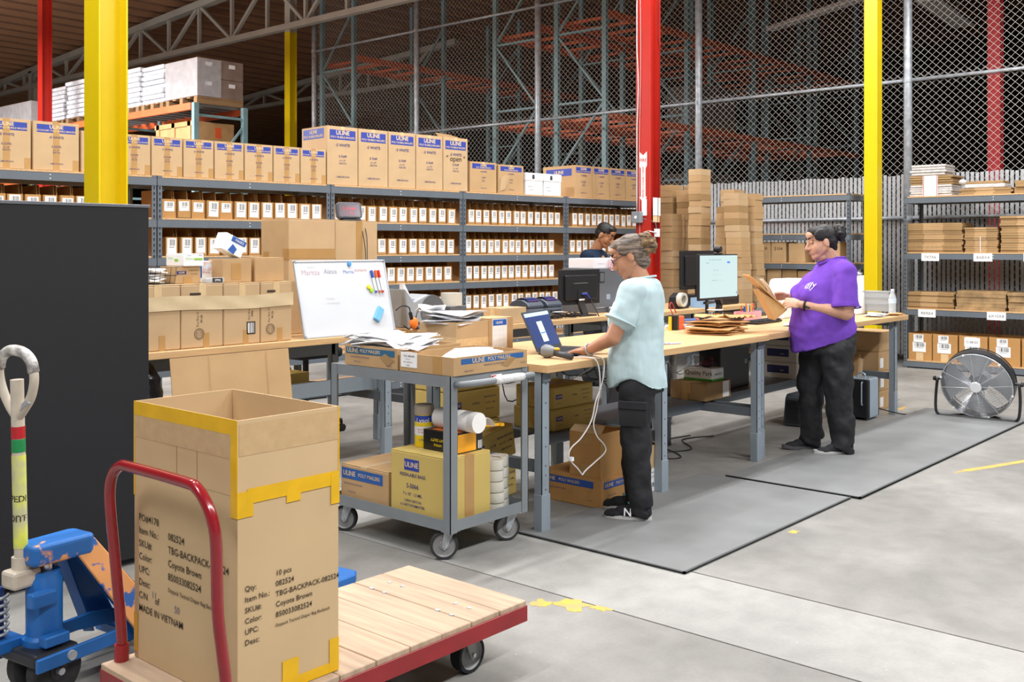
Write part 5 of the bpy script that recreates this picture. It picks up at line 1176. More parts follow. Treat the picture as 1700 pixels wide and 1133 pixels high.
for lb, x, c in (('blue-capped marker on the whiteboard', .672, '#2c4fb5'), ('orange-capped marker on the whiteboard', .708, '#e36a1f'), ('red-capped marker on the whiteboard', .737, '#d22a2a')):
    t = thing('marker_pen', lb, 'marker', group='whiteboard markers'); cm = mat('marker_'+c[1:], c, .35, 0, 0)
    MB().cyl((0, -.009, -.075), (0, -.009, .02), .0085, n=12).obj('barrel', white_pl, t, smooth=False); MB().cyl((0, -.009, .02), (0, -.009, .075), .0095, n=12).obj('cap', cm, t); MB().cyl((0, -.009, -.09), (0, -.009, -.075), .0075, n=12).obj('end_plug', cm, t)
    wb_item(t, x, wbh-.155, -.1)
o = MB().box(-.028, .028, -.02, 0, -.055, .055).obj('board_eraser', mat('eraser_blue', '#6fb4e3', .6, 0, .05), None, bevel=.004); tag(o, 'light blue eraser stuck on the whiteboard', 'eraser'); wb_item(o, .67, .135, .62)
# ------------------------------------------------------------------ bench behind the cart and laptop
t = thing('desk_bin', 'grey plastic bin with papers right of the whiteboard', 'bin', (5.24, 5.62, B))
MB().prism([(0, 0), (.26, 0), (.29, .22), (.2, .25), (.06, .2), (-.03, .3)], 0, .2, 'y').obj('shell', mat('bin_grey', '#9da3a8', .45, 0, .04), t, bevel=.01, seg=2)
MB().cyl((.25, -.005, .12), (.25, .205, .12), .125, n=28).obj('roller', mat('dark_grey_pl', '#5a5e63', .5, 0, .05), t)
MB().prism([(.0, .2), (.1, .19), (.0, .34)], .05, .1, 'y').obj('paper', paper, t); MB().box(.06, .13, .04, .045, .2, .215).obj('blue_clip', ink_blue, t)
t = thing('paper_roll', 'pale roll of label paper beside the grey bin', 'paper roll', (5.74, 5.66, B+.0)); MB().box(-.09, .09, -.08, .1, 0, .15).obj('stand', mat('dark_grey_pl', '#5a5e63'), t, bevel=.005)
autosmooth(MB().lathe([(.02, 0), (.085, 0), (.085, .1), (.02, .1), (.02, 0)], (0, 0, .15), 28).obj('roll', ptape, t))
t = thing('power_plug', 'orange power plug with black cords beside the whiteboard', 'plug', (5.18, 5.5, B))
MB().ell((0, 0, .05), (.04, .025, .045), 12, 8).obj('plug', mat('plug_orange', '#f07a1f', .5, 0, .05), t); MB().cyl((-.02, 0, .08), (-.035, 0, .13), .014, n=10).obj('connector', black_pl, t)
for p in ([(-.035, 0, .13), (-.05, .0, .17), (-.1, .02, .18), (-.15, .03, .15)], [(.02, .0, .08), (.06, .02, .13), (.14, .05, .14)], [(0, 0, .02), (.05, -.02, .01), (.12, .02, .01), (.2, .0, .02)], [(-.02, 0, .03), (-.06, -.01, .01), (-.1, 0, .04)], [(.03, .0, .04), (.08, .03, .05), (.1, .05, .0)]):
    MB().tube(smooth_path(p, 4), .005, 6).obj('cord', black_pl, t, smooth=True)
MB().box(.03, .25, -.02, .05, 0, .03).obj('power_strip', mat('strip_grey', '#6a6d72', .5, 0, .05), t, bevel=.004)
# carton with papers and carton with a calendar, on the near end of the laptop bench
t = open_carton('paper_carton', 'open carton piled with papers behind the cart trays', (4.115, 4.02, B), .265, .3, .185, CB[1])
MB().box(-.0016, 0, .0, .3, .0, .1).obj('shrink_band', tape_clear, t); MB().box(0, .265, -.0016, 0, 0, .09).obj('shrink_band', tape_clear, t)
paper_pile('white and grey mailers heaped on the open paper carton', (4.235, 4.17, B+.165), 8, .25, .27, mailw, .3, 31, th=.008, amp=.012)
paper_pile('crumpled white paper at the left of the open paper carton', (4.16, 4.26, B+.235), 2, .14, .16, paper, .9, 33, th=.01, amp=.02)
t = carton('calendar_carton', 'carton with a printed calendar taped on its front', (4.43, 4.06, B), .22, .16, .19, CB[0])
cal = MB().box(.03, .16, -.0016, -.0004, .01, .185).obj('calendar', paper, t); MB().box(.035, .155, -.0024, -.0016, .145, .18).obj('blue_header', mat('calendar_blue', '#1f5fc4', .5, 0, 0), cal)
put('lettering', lettering((('ULINE', .022, .09, .162, .03),), ink_white), cal, loc=(0, -.003, 0), rot=FRONT)
for i in range(3):
    for j in range(4): MB().box(.042+i*.038, .07+i*.038, -.0023, -.0016, .02+j*.03, .036+j*.03).obj('month_block', mat('pale_print', '#cfd2d8', .7, 0, .3, 200, var2='#e9ebee'), cal)
carton('small_carton', 'small pale carton on the printer bench', (6.0, 5.36, B), .3, .2, .125, CB[1], tape=tape_clear)
for i, (x, lb) in enumerate(((6.44, 'left'), (6.69, 'right'))):
    t = thing('label_printer', '%s of two grey desktop label printers' % lb, 'printer', (x, 5.45, B), 0, group='label printers')
    MB().box(0, .2, 0, .22, 0, .1).obj('base', mat('printer_grey', '#4d5560', .4, 0, .04), t, bevel=.015, seg=2)
    prof = [(-.0, .1), (.0, .12), (.03, .15), (.08, .17), (.14, .17), (.2, .15), (.23, .1)]
    MB().prism(prof, .0, .2, 'x').obj('cover', mat('printer_dark', '#39414d', .35, 0, .04), t, bevel=.006)
    MB().grid(lambda u, v: (.03+.14*u, .03+.16*v, .156+.03*math.sin(PI*v)), 2, 8).obj('window', mat('printer_window', '#26305e', .1, 0, .05), t, smooth=True)
    MB().box(.03, .17, -.004, .0, .06, .075).obj('label_slot', black_mt, t); MB().box(.05, .15, -.06, -.002, .06, .061).obj('label_strip', paper, t)
    MB().cyl((.18, -.001, .03), (.18, -.006, .03), .008, n=10).obj('button', white_pl, t)
def screen(name, label, x0, x1, y, z0, z1, back=True, stand='v', scr=None, rz=0.0):
    t = thing(name, label, 'monitor', ((x0+x1)/2, y, B), rz); w = (x1-x0)/2; a, b = z0-B, z1-B
    s = 1 if back else -1
    MB().box(-w, w, -.012, .012, a, b).obj('bezel', black_pl, t, bevel=.004)
    if back:
        MB().box(-w*.8, w*.8, -.03, -.012, a+.04, b-.05).obj('back_shell', black_pl, t, bevel=.015, seg=2)
    return t, w, a, b
t, w, a, b = screen('monitor', 'black monitor seen from behind on the printer bench', 6.9, 7.48, 5.5, .99, 1.3)
MB().prism([(-w*.45, b-.125), (w*.35, b-.125), (w*.2, b-.118), (-w*.3, b-.119)], -.033, -.0295, 'y').obj('back_crease', mat('crease_shine', '#8a8c90', .3, .4, .05), t)
MB().box(-.06, .04, -.036, -.028, a+.03, a+.12).obj('port_panel', black_mt, t); MB().box(-.05, .03, -.037, -.034, a+.035, a+.05).obj('sticker', paper, t)
MB().bar((-.02, -.01, a+.06), (.07, -.01, .0), .07, .03, (0, 1, 0)).obj('stand_neck', mat('stand_grey', '#4b4c50', .4, .2, .05), t); MB().box(-.08, .16, -.08, .1, 0, .012).obj('stand_foot', black_pl, t, bevel=.004)
MB().tube(smooth_path([(-.02, -.04, a+.1), (.05, -.06, a+.1), (.08, -.07, a+.03), (.085, -.16, -.02), (.09, -.2, -.25)], 5), .006, 6).obj('cable', black_pl, t, smooth=True)
MB().tube(smooth_path([(-.02, -.04, a+.09), (.03, -.06, a+.09), (.06, -.07, a+.05)], 5), .009, 6).obj('video_plug', ink_blue, t, smooth=True)
t = thing('equipment_case', 'dark grey equipment case with a white box on top behind the monitor', 'case', (7.6, 5.62, B))
cg2 = mat('case_grey', '#5b5e63', .5, 0, .05); MB().box(0, .6, 0, .4, 0, .41).obj('body', cg2, t, bevel=.004)
MB().box(.05, .13, -.003, 0, .28, .38).obj('vent_frame', steel_d, t); MB().box(.06, .12, -.005, -.002, .29, .37).obj('vent', cg2, t); MB().box(.16, .22, -.003, 0, .12, .17).obj('port', steel_l, t); MB().box(0, .6, -.003, 0, .04, .052).obj('bright_trim', chrome, t)
carton('white_box', 'white box lying on the dark equipment case', (7.62, 5.66, B+.411), .5, .3, .095, mat('pinkish_white_card', '#e6e2e4', .7, 0, .03), front=[('text', [('fragile handle with care', .012, .12, .045, 0)], pale('grey_ink', '#9a9a9a'))])
t = thing('red_cord', 'coil of red and white cord hanging over the white box', 'cord', (7.86, 5.64, B+.45))
for k in range(4): MB().tube(smooth_path([(.0+.02*k, -.0, .07), (-.03+.02*k, -.02, .03), (-.05+.03*k, -.02, -.03), (.0+.01*k, -.02, -.06), (.03+.02*k, -.02, 0), (.02, -.01, .06)], 4), .005, 6).obj('strand', mat('red_white_cord', '#b3435a', .6, 0, .5, 120, var2='#e6d5d8'), t, smooth=True)
t = thing('cable_heap', 'heap of black cables on the printer bench', 'cables', (6.75, 5.36, B))
for k in range(9): MB().tube(smooth_path([(-.25+.05*k, .03+.02*R.random(), .01), (-.1+.04*k, -.01+.03*R.random(), .03+.03*R.random()), (.05+.03*k, .02*R.random(), .02), (.2+.01*k, .03*R.random(), .01)], 4), .006, 6).obj('cable', black_pl, t, smooth=True)
t = thing('trash_bag', 'black trash bag hanging in the gap between the benches', 'bag', (7.2, 4.85, 0))
o = MB().lathe([(0, 0), (.2, 0), (.24, .1), (.25, .45), (.27, .7), (.26, .74), (.23, .7), (.2, .4), (0, .38)], n=26).obj('bag', bagm, t, smooth=True); dm = o.modifiers.new('d', 'DISPLACE'); dm.texture = tx_; dm.strength = .035; t.scale = (1.6, 1, 1)
# ------------------------------------------------------------------ laptop bench
lx, ly = (4.455, 3.705), (4.87, 3.84)
la = math.atan2(ly[1]-lx[1], ly[0]-lx[0])
t = thing('laptop', 'open dark laptop in front of the woman in pale blue', 'laptop', (lx[0], lx[1], B), la)
lw, ldp = .4, .26; dk = mat('laptop_grey', '#40454d', .4, .2, .04)
bs = MB().box(0, lw, -ldp, 0, 0, .016).obj('base', dk, t, bevel=.004)
for i in range(5):
    for j in range(13): MB().box(.02+j*.0248, .041+j*.0248, -.035-i*.024, -.015-i*.024, .016, .0175).obj('key', black_mt, bs)
MB().box(.12, .24, -.235, -.16, .016, .0166).obj('touchpad', mat('touchpad', '#565b63', .35, .2, 0), bs)
sc = MB().box(0, lw, 0, .008, 0, .245).obj('lid', dk, t, bevel=.003, loc=(0, 0, .014), rot=(-.42, 0, 0))
MB().box(.012, lw-.012, -.001, 0, .02, .232).obj('screen', mat('laptop_screen', '#26365e', .2, 0, .04, 3, emit='#2b3a66', es=.8), sc)
MB().box(.012, lw-.012, -.0016, -.001, .21, .232).obj('menu_bar', mat('screen_bar', '#a9cde0', .3, 0, .1, 30, emit='#a9cde0', es=.6), sc)
pn = MB().box(.15, .23, -.0016, -.001, .05, .175).obj('login_panel', mat('screen_panel', '#cfe0d0', .3, 0, 0, emit='#cfe0d0', es=.7), sc); MB().box(.155, .225, -.0022, -.0016, .1, .108).obj('button', mat('screen_blue', '#3f74c9', .3, 0, 0, emit='#3f74c9', es=.6), pn)
put('lettering', lettering((('Sign in', .012, .18, .155, 0), ('username', .009, .18, .135, 0), ('forgot', .008, .19, .08, 0)), ink_text), pn, loc=(0, -.0024, 0), rot=FRONT)
t = thing('barcode_scanner', 'grey and yellow handheld barcode scanner lying by the laptop', 'scanner', (4.37, 3.53, B+.036), 1.65)
autosmooth(MB().lathe([(0, -.062), (.03, -.06), (.038, -.045), (.036, -.02), (.022, .02), (.0, .03)], (0, 0, 0), 20, Matrix.Rotation(-PI/2, 3, 'Y') ).obj('head', mat('scanner_grey', '#7c7f82', .45, 0, .05), t))
MB().lathe([(0, 0), (.031, 0), (.031, .003), (0, .003)], (.0605, 0, 0), 18, Matrix.Rotation(PI/2, 3, 'Y')).obj('window', black_mt, t)
MB().tube([(-.01, 0, -.003), (-.06, .01, -.012), (-.14, .02, -.018)], [.02, .016, .018], 12).obj('grip', mat('scanner_dark', '#393b40', .5, 0, .05), t, smooth=True); MB().ell((-.03, .0, .015), (.02, .015, .01), 10, 6).obj('trigger', mat('trigger_yellow', '#f2b21c', .4, 0, 0), t)
t = thing('white_cable', 'white cable looping down in front of the bench to the open carton', 'cable', (4.4, 3.33, 0))
wc = mat('white_cable', '#dcd8d6', .45, 0, .03)
P_ = lambda x, z, y=-.03: (x-4.4, y, z)
MB().tube(smooth_path([(-.02, .12, B+.008), (.06, .02, B+.008), P_(4.475, .87), P_(4.50, .75), P_(4.47, .62), P_(4.44, .54), P_(4.47, .47), P_(4.54, .41), P_(4.545, .37), P_(4.45, .33), P_(4.37, .30), P_(4.34, .28)], 6), .004, 7).obj('cable', wc, t, smooth=True)
MB().tube(smooth_path([(.1, .12, B+.008), (.13, .02, B+.008), P_(4.535, .87), P_(4.52, .76), P_(4.46, .66), P_(4.42, .56), P_(4.33, .48), P_(4.245, .44), P_(4.22, .4), P_(4.25, .36), P_(4.30, .32), P_(4.34, .28)], 6), .004, 7).obj('cable', wc, t, smooth=True)
MB().box(-.165, -.145, -.04, -.02, .37, .39).obj('connector', white_pl, t)
t = thing('pen', 'blue and white pen on the bench right of the pale blue shirt', 'pen', (5.42, 3.49, B+.005), -.45)
MB().cyl((0, 0, 0), (.13, 0, 0), .005, n=8).obj('barrel', mat('pen_blue', '#5a6bb0', .4, 0, .4, 80, var2='#e8e8f0'), t); MB().cyl((-.03, 0, 0), (0, 0, 0), .0035, .005, n=8).obj('tip', tape_brown, t)
t = thing('bag_sealer', 'orange and black tape gun with a blue handle on the bench', 'tape gun', (6.42, 4.05, B), .1)
og = mat('gun_orange', '#f0602a', .45, 0, .06); MB().box(.04, .14, -.03, .03, .0, .1).obj('body', og, t, bevel=.006); MB().box(0, .04, -.035, .035, 0, .11).obj('guard', black_pl, t, bevel=.004)
MB().cyl((.14, 0, .055), (.3, -.04, .05), .019, .022, n=14).obj('grip', mat('grip_blue', '#3a4f8c', .5, 0, .06), t); autosmooth(MB().lathe([(.012, 0), (.024, 0), (.024, .02), (.012, .02), (.012, 0)], (.31, -.04, .05), 16, Matrix.Rotation(PI/2, 3, 'Y')).obj('end_ring', og, t))
MB().tube(smooth_path([(.02, 0, .1), (.0, .02, .17), (.05, .03, .2), (.1, .02, .12)], 4), .004, 6).obj('wire', red, t, smooth=True)
MB().box(-.025, -.008, .0, .02, 0, .1).obj('yellow_post', mat('post_yellow', '#e8c32a', .5, 0, 0), t)
kr = mat('kraft_mailer', '#c79a63', .8, 0, .08, 8, .15, 20)
t = paper_pile('heap of kraft paper mailers on the bench between the two women', (6.42, 3.68, B+.004), 7, .4, .3, kr, .15, 41, name='mailer_pile', cat='mailers', th=.013, amp=.008)
o = crumple('crumpled kraft mailer on top of the mailer heap', (6.38, 3.72, B+.105), .26, .2, .02, kr, .5, 'kraft_mailer', 'mailer', .02, 14, 10, 7)
o = crumple('second crumpled kraft mailer at the right of the heap', (6.6, 3.6, B+.1), .2, .16, .015, kr, -.4, 'kraft_mailer', 'mailer', .018, 14, 10, 9)
o = crumple('small white packing slip on the kraft heap', (6.5, 3.74, B+.16), .1, .1, 0, paper, .3, 'packing_slip', 'paper', .004, 6, 6, 4)
tag(MB().box(6.58, 6.95, 4.0, 4.22, B, B+.02).obj('white_folder', paper, None, bevel=.002), 'white folder lying on the bench behind the kraft mailers', 'folder')
# ------------------------------------------------------------------ bench of the woman in purple
t, w, a, b = screen('monitor', 'lit monitor with webcam on an arm, facing the woman in purple', 7.03, 7.65, 4.2, 1.07, 1.44, False)
MB().box(-w+.01, w-.01, -.014, -.012, a+.02, b-.01).obj('screen', mat('monitor_screen', '#3a4444', .25, 0, .05, 2, emit='#cfe6e6', es=.8), t)
put('lettering', lettering((('Orders   Shipments   Products   Reports', .012, -w*.2, b-.045, 0), ('Unfulfilled', .012, -w*.6, b-.07, 0), ('Customer      Ship to', .01, -.05, b-.13, 0), ('__________________________', .012, -.04, b-.16, 0), ('Tracking number _______________', .011, -.04, b-.21, 0)), pale('screen_grey_text', '#3f4c55')), t, loc=(0, -.0152, 0), rot=FRONT)
MB().box(w*.42, w*.56, -.0156, -.014, b-.075, b-.06).obj('blue_button', mat('screen_button', '#4a6fd0', .3, 0, 0, emit='#4a6fd0', es=.6), t); MB().box(w*.9, w*.93, -.0156, -.014, a+.04, a+.06).obj('blue_icon', MATS['screen_button'], t)
wcm = MB().box(-.05, .05, -.02, .02, b, b+.012).obj('webcam', black_pl, t, bevel=.003); MB().cyl((.0, .025, b+.04), (.0, -.03, b+.04), .024, n=18).obj('webcam_barrel', black_pl, wcm); MB().cyl((.0, -.03, b+.04), (.0, -.032, b+.04), .014, n=14).obj('lens', chrome, wcm); MB().box(-.008, .008, -.01, .01, b+.01, b+.02).obj('webcam_neck', black_pl, wcm)
MB().bar((.0, .03, a+.08), (.12, .05, a-.04), .05, .035).obj('arm_upper', black_pl, t); MB().bar((.12, .05, a-.04), (.1, .07, .0), .045, .035, (0, 1, 0)).obj('arm_lower', black_pl, t); MB().box(.04, .16, .02, .09, 0, .012).obj('clamp_plate', black_pl, t); MB().box(.02, .1, .012, .03, a+.05, a+.12).obj('mount_plate', black_pl, t)
MB().bar((-.12, .03, a+.0), (-.12, .03, .0), .02, .02, (0, 1, 0)).obj('arm_post', black_pl, t); MB().bar((-.2, .0, a-.02), (-.02, .03, a-.02), .03, .02).obj('arm_cross', black_pl, t)
t, w, a, b = screen('monitor', 'black monitor with back plate, left behind the lit monitor', 8.94, 9.62, 5.55, 1.06, 1.46)
MB().box(w*.1, w*.5, -.034, -.029, a+.1, b-.1).obj('mount_plate', steel_d, t)
for i in range(3):
    for j in range(3): MB().cyl((w*.18+i*.07, -.034, a+.13+j*.05), (w*.18+i*.07, -.037, a+.13+j*.05), .007, n=8).obj('screw', galv, t)
MB().box(-.05, .05, -.02, .0, 0, a+.1).obj('stand', black_pl, t); MB().box(-.14, .14, -.1, .1, 0, .012).obj('stand_foot', black_pl, t, bevel=.003)
t = open_carton('pen_tray', 'pink tray of pens and scissors below the lit monitor', (7.66, 4.1, B), .24, .13, .07, mat('pink_plastic', '#e7a9b4', .4, 0, .03), inner=MATS['pink_plastic'], th=.004, cat='tray')
PC = ['#e8b92a', '#2c4fb5', '#e3742a', '#d8d8dc', '#2c7fb5', '#f0d040']
for i in range(9):
    c = PC[i % 6]; o = MB().cyl((0, 0, 0), (R.uniform(-.02, .02), R.uniform(-.015, .015), R.uniform(.1, .13)), .0055, n=8).obj('pen', mat('penb_'+c[1:], c, .4, 0, 0), None, loc=(7.685+.018*i, 4.135+.03*(i % 3), B+.006))
    tag(o, '%s upright pen from the left in the pink tray' % ORD[i], 'pen', 'pens in the pink tray')
t = thing('scissors', 'orange-handled scissors standing in the pink tray', 'scissors', (7.86, 4.15, B+.006))
for s in (-1, 1):
    MB().bar((s*.004, 0, .0), (s*.012, 0, .07), .01, .003, (0, 1, 0)).obj('blade', chrome, t)
    MB().tube([(s*.022+.02*math.cos(q), 0, .1+.026*math.sin(q)) for q in [2*PI*k/14 for k in range(14)]], .0045, 6, closed=True).obj('finger_loop', mat('loop_black', '#222326', .4, 0, 0) if s > 0 else og, t, smooth=True)
t = thing('keyboard', 'black keyboard in front of the lit monitor', 'keyboard', (7.32, 3.83, B), .02); MB().box(0, .44, 0, .14, 0, .018).obj('body', black_pl, t, bevel=.004)
for i in range(4):
    for j in range(15): MB().box(.012+j*.028, .035+j*.028, .012+i*.03, .036+i*.03, .018, .024).obj('key', black_mt, t)
t = thing('stapler', 'black stapler beside the keyboard', 'stapler', (7.3, 4.03, B), .05); MB().box(0, .2, 0, .035, 0, .012).obj('base', black_pl, t); MB().prism([(0, .012), (.2, .02), (.2, .05), (.02, .055), (0, .04)], .004, .031, 'y').obj('arm', black_pl, t, bevel=.004)
tag(crumple('white receipt lying on the bench before the woman in purple', (7.45, 3.6, B+.006), .22, .14, 0, paper, .4, 'receipt', 'paper', .006, 8, 6, 12), None)
t = thing('web_camera_ball', 'black ball-shaped scanner on the bench by the woman in purple', 'scanner', (7.62, 3.64, B), 0); MB().ell((0, 0, .06), .04, 16, 12).obj('ball', black_pl, t, smooth=True); MB().lathe([(0, 0), (.035, 0), (.03, .012), (.012, .03), (0, .03)], n=16).obj('stand', black_pl, t); MB().cyl((.03, 0, .04), (.14, -.03, .03), .014, n=10).obj('grip', black_pl, t)
t = thing('desktop_printer', 'white and black desktop printer behind the hands of the woman in purple', 'printer', (8.3, 3.95, B), 0)
MB().box(0, .45, 0, .3, 0, .16).obj('base', black_pl, t, bevel=.01); MB().prism([(.0, .16), (.45, .16), (.43, .29), (.37, .33), (.05, .33), (.02, .3)], .0, .3, 'y').obj('cover', white_pl, t, bevel=.02, seg=3); MB().box(.0, .45, -.02, .0, .13, .145).obj('chrome_lip', galv, t)
MB().box(.12, .22, -.006, 0, .19, .27).obj('label_window', black_mt, t); MB().box(.14, .2, -.008, -.005, .22, .26).obj('window_glass', grey_pl, t)
tag(MB().box(8.1, 8.26, 4.0, 4.16, B, B+.15).obj('white_box', paper, None, bevel=.002), 'small white box just left of the white printer', 'box')
for i, (x, y, z, w, d, h, lb) in enumerate(((9.0, 3.72, 0, .11, .13, .2, 'lower left white box behind the woman in purple'), (9.115, 3.72, 0, .1, .13, .2, 'lower right white box behind the woman in purple'), (9.03, 3.73, .201, .15, .12, .15, 'upper white box behind the woman in purple'))):
    carton('white_box', lb, (x, y, B+z), w, d, h, paper, group='white boxes stacked on the right bench')
paper_pile('grey envelopes lying on the upper white box', (9.1, 3.79, B+.353), 4, .12, .1, mailw, .2, 55, th=.008, amp=.004)
paper_pile('papers spread on the right end of the bench', (8.95, 3.52, B), 5, .3, .14, paper, .1, 51, th=.004, amp=.004)
paper_pile('kraft envelope on the right corner of the bench', (9.17, 3.45, B), 3, .22, .12, kr, .0, 52, name='kraft_mailer', cat='mailer', th=.006, amp=.006)
tg = mat('translucent_grey', '#b9bdbf', .3, 0, .06, alpha=.75)
for k in range(3):
    t = open_carton('grey_tote', '%s of the nested grey plastic totes at the right bench end' % ('lowest', 'middle', 'topmost')[k], (9.17, 3.5, B+.025+k*.062), .13, .26, .06, tg, 0.02*k, inner=tg, cat='tote', group='nested grey totes')
    MB().box(-.006, .136, -.006, .266, .052, .06).obj('rim', tg, t)
t = thing('water_bottle', 'clear water bottle at the right end of the bench', 'bottle', (9.1, 3.44, B+.02), 0)
cl_ = mat('clear_bottle', '#e6eef2', .08, 0, 0, alpha=.35, spec=.8)
autosmooth(MB().lathe([(0, 0), (.03, 0), (.033, .01), (.031, .03), (.033, .05), (.031, .07), (.033, .09), (.033, .13), (.03, .15), (.015, .185), (.0135, .2)], n=24).obj('body', cl_, t)); autosmooth(MB().lathe([(.015, .198), (.015, .215), (0, .215)], n=16).obj('cap', white_pl, t)); autosmooth(MB().lathe([(.0336, .09), (.0336, .13)], n=24).obj('label', mat('pale_blue_label', '#cfe3f2', .5, 0, .2, 40), t))
# things on the bench farther back
t = open_carton('marker_bin', 'light blue bin of highlighters behind the lit monitor', (8.93, 5.3, B), .32, .12, .1, mat('bin_blue', '#8fb2d6', .4, 0, .03), inner=MATS['bin_blue'], cat='bin')
for i, c in enumerate(('#d8e03a', '#d8e03a', '#f0e070', '#e8e8e8', '#d8d84a')): tag(MB().cyl((0, 0, 0), (R.uniform(-.03, .03), 0, .15), .009, n=8).obj('highlighter', mat('hl_'+c[1:], c, .4, 0, 0), None, loc=(8.98+.05*i, 5.36, B+.008)), '%s highlighter from the left in the light blue bin' % ORD[i], 'marker', 'highlighters in the blue bin')
t = thing('tape_dispenser', 'black tape dispenser holding a pale roll on the back bench', 'dispenser', (8.6, 5.4, B)); MB().prism([(0, 0), (.28, 0), (.28, .05), (.2, .08), (.1, .16), (.02, .12)], 0, .08, 'y').obj('body', black_pl, t, bevel=.008); autosmooth(MB().lathe([(.045, 0), (.07, 0), (.07, .05), (.045, .05), (.045, 0)], (.08, -.01, .09), 24, Matrix.Rotation(PI/2, 3, 'X')).obj('roll', ptape, t))
t = thing('staple_gun', 'red and black electric tool on the back bench', 'tool', (8.25, 5.45, B)); MB().box(0, .16, 0, .05, .02, .12).obj('body', black_pl, t, bevel=.01); MB().tube(smooth_path([(.02, -.01, .1), (.0, -.03, .05), (.06, -.03, .02), (.14, -.02, .06)], 4), .008, 6).obj('cord', red, t, smooth=True); MB().box(.02, .1, .0, .05, 0, .02).obj('foot', red, t)
t = thing('flatbed_scale', 'white topped shipping scale on the back bench', 'scale', (7.75, 5.3, B)); MB().box(0, .5, 0, .3, 0, .035).obj('base', cg2, t, bevel=.005); MB().box(.01, .49, .01, .29, .035, .05).obj('plate', white_pl, t, bevel=.003)
tag(MB().box(9.45, 9.9, 5.4, 5.9, B, B+.1).obj('black_tray', black_pl, None, bevel=.01), 'flat black tray below the leaning box stack', 'tray')
# ------------------------------------------------------------------ cables under the near benches, black office chair
t = thing('cable_tangle', 'tangle of black cables hanging below the workbenches', 'cables', (5.6, 4.22, 0))
for k in range(14):
    x0 = R.uniform(-1.0, 1.0); x1 = x0+R.uniform(.2, .7); z0 = R.uniform(.72, .83)
    MB().tube(smooth_path([(x0, .0, .83), ((x0+x1)/2-.1, -.03, z0-.2*R.random()-.05), (x1, -.05, R.uniform(.6, .75)), (x1+.1, -.02, .83)], 5), .004, 6).obj('cable', black_pl if k % 4 else wc, t, smooth=True)
t = thing('floor_cables', 'black cables lying on the floor under the workbench', 'cables', (6.2, 4.1, 0))
for k, pp in enumerate(([(-.9, .1), (-.5, -.2), (-.1, .05), (.3, -.15), (.6, .1), (.9, 0)], [(-.6, .15), (-.3, .1), (.0, -.25), (.25, .1), (.1, .2), (-.2, .0), (.3, .15)], [(-1.0, .0), (-.6, .2), (-.2, .25), (.5, .2), (.8, .15)])):
    MB().tube(smooth_path([(a, b, .006) for a, b in pp], 8), .0045, 6).obj('cable', black_pl, t, smooth=True)
t = thing('fan_cord', 'black power cord running along the floor to the round fan', 'cord', (8.85, 3.55, 0))
MB().tube(smooth_path([(0, .0, .1), (.12, -.1, .05), (.28, -.2, .006), (.4, -.25, .006), (.5, -.22, .006), (.56, -.3, .006), (.6, -.42, .006), (.56, -.55, .006), (.6, -.7, .01)], 6), .005, 6).obj('cord', black_pl, t, smooth=True)
t = thing('office_chair', 'black drafting chair half hidden behind the cart and left bench', 'chair', (5.15, 6.75, 0))
for k in range(5):
    a = 2*PI*k/5+.3; c_ = MB().bar((0, 0, .12), (.3*math.cos(a), .3*math.sin(a), .085), .045, .03).obj('base_arm', black_pl, t); autosmooth(MB().lathe([(0, -.02), (.03, -.02), (.03, .02), (0, .02)], (.3*math.cos(a), .3*math.sin(a), .03), 18, Matrix.Rotation(PI/2, 3, 'X')).obj('castor', black_pl, c_)); MB().cyl((.3*math.cos(a), .3*math.sin(a), .03), (.3*math.cos(a), .3*math.sin(a), .09), .01, n=8).obj('castor_stem', black_pl, c_)
MB().cyl((0, 0, .1), (0, 0, .6), .025, n=14).obj('gas_column', black_pl, t); MB().tube([(.22*math.cos(q), .22*math.sin(q), .36) for q in [2*PI*k/28 for k in range(28)]], .014, 8, closed=True).obj('foot_ring', black_pl, t, smooth=True); MB().bar((-.22, 0, .36), (.22, 0, .36), .02, .012).obj('ring_spoke', black_pl, t); MB().box(-.22, .22, -.22, .22, .6, .68).obj('seat', mat('black_fabric', '#1d1e22', .9, 0, .08, 40), t, bevel=.03, seg=3); MB().box(-.2, .2, .18, .24, .78, 1.1).obj('backrest', MATS['black_fabric'], t, bevel=.03, seg=3); MB().bar((0, .2, .64), (0, .22, .85), .05, .02, (0, 1, 0)).obj('back_bar', black_pl, t)
# boxes and channel below the left bench
t = thing('steel_channel', 'grey steel channel beam stored under the left bench', 'beam', (3.6, 5.62, .47)); MB().prism([(0, 0), (.03, 0), (.03, .02), (.02, .05), (.03, .08), (.03, .1), (0, .1)], 0, 1.42, 'x').obj('beam', steel_l, t)
for z in (.35, .0): pass
carton('small_carton', 'small carton on the lower rail behind the tall carton', (4.45, 6.25, .0), .3, .3, .42, CB[0])
t = open_carton('cable_carton', 'open carton of dark cables under the left bench', (4.3, 6.25, .43), .5, .3, .12, CB[3])
for k in range(4): MB().tube([(.25+(.12+.015*k)*math.cos(q), .15+(.09+.01*k)*math.sin(q), .1+.02*k+.02*math.sin(q*2)) for q in [2*PI*j/24 for j in range(24)]], .009, 6, closed=True).obj('coil', mat('grey_coil', '#7d8288', .4, 0, .1) if k < 2 else black_pl, t, smooth=True)
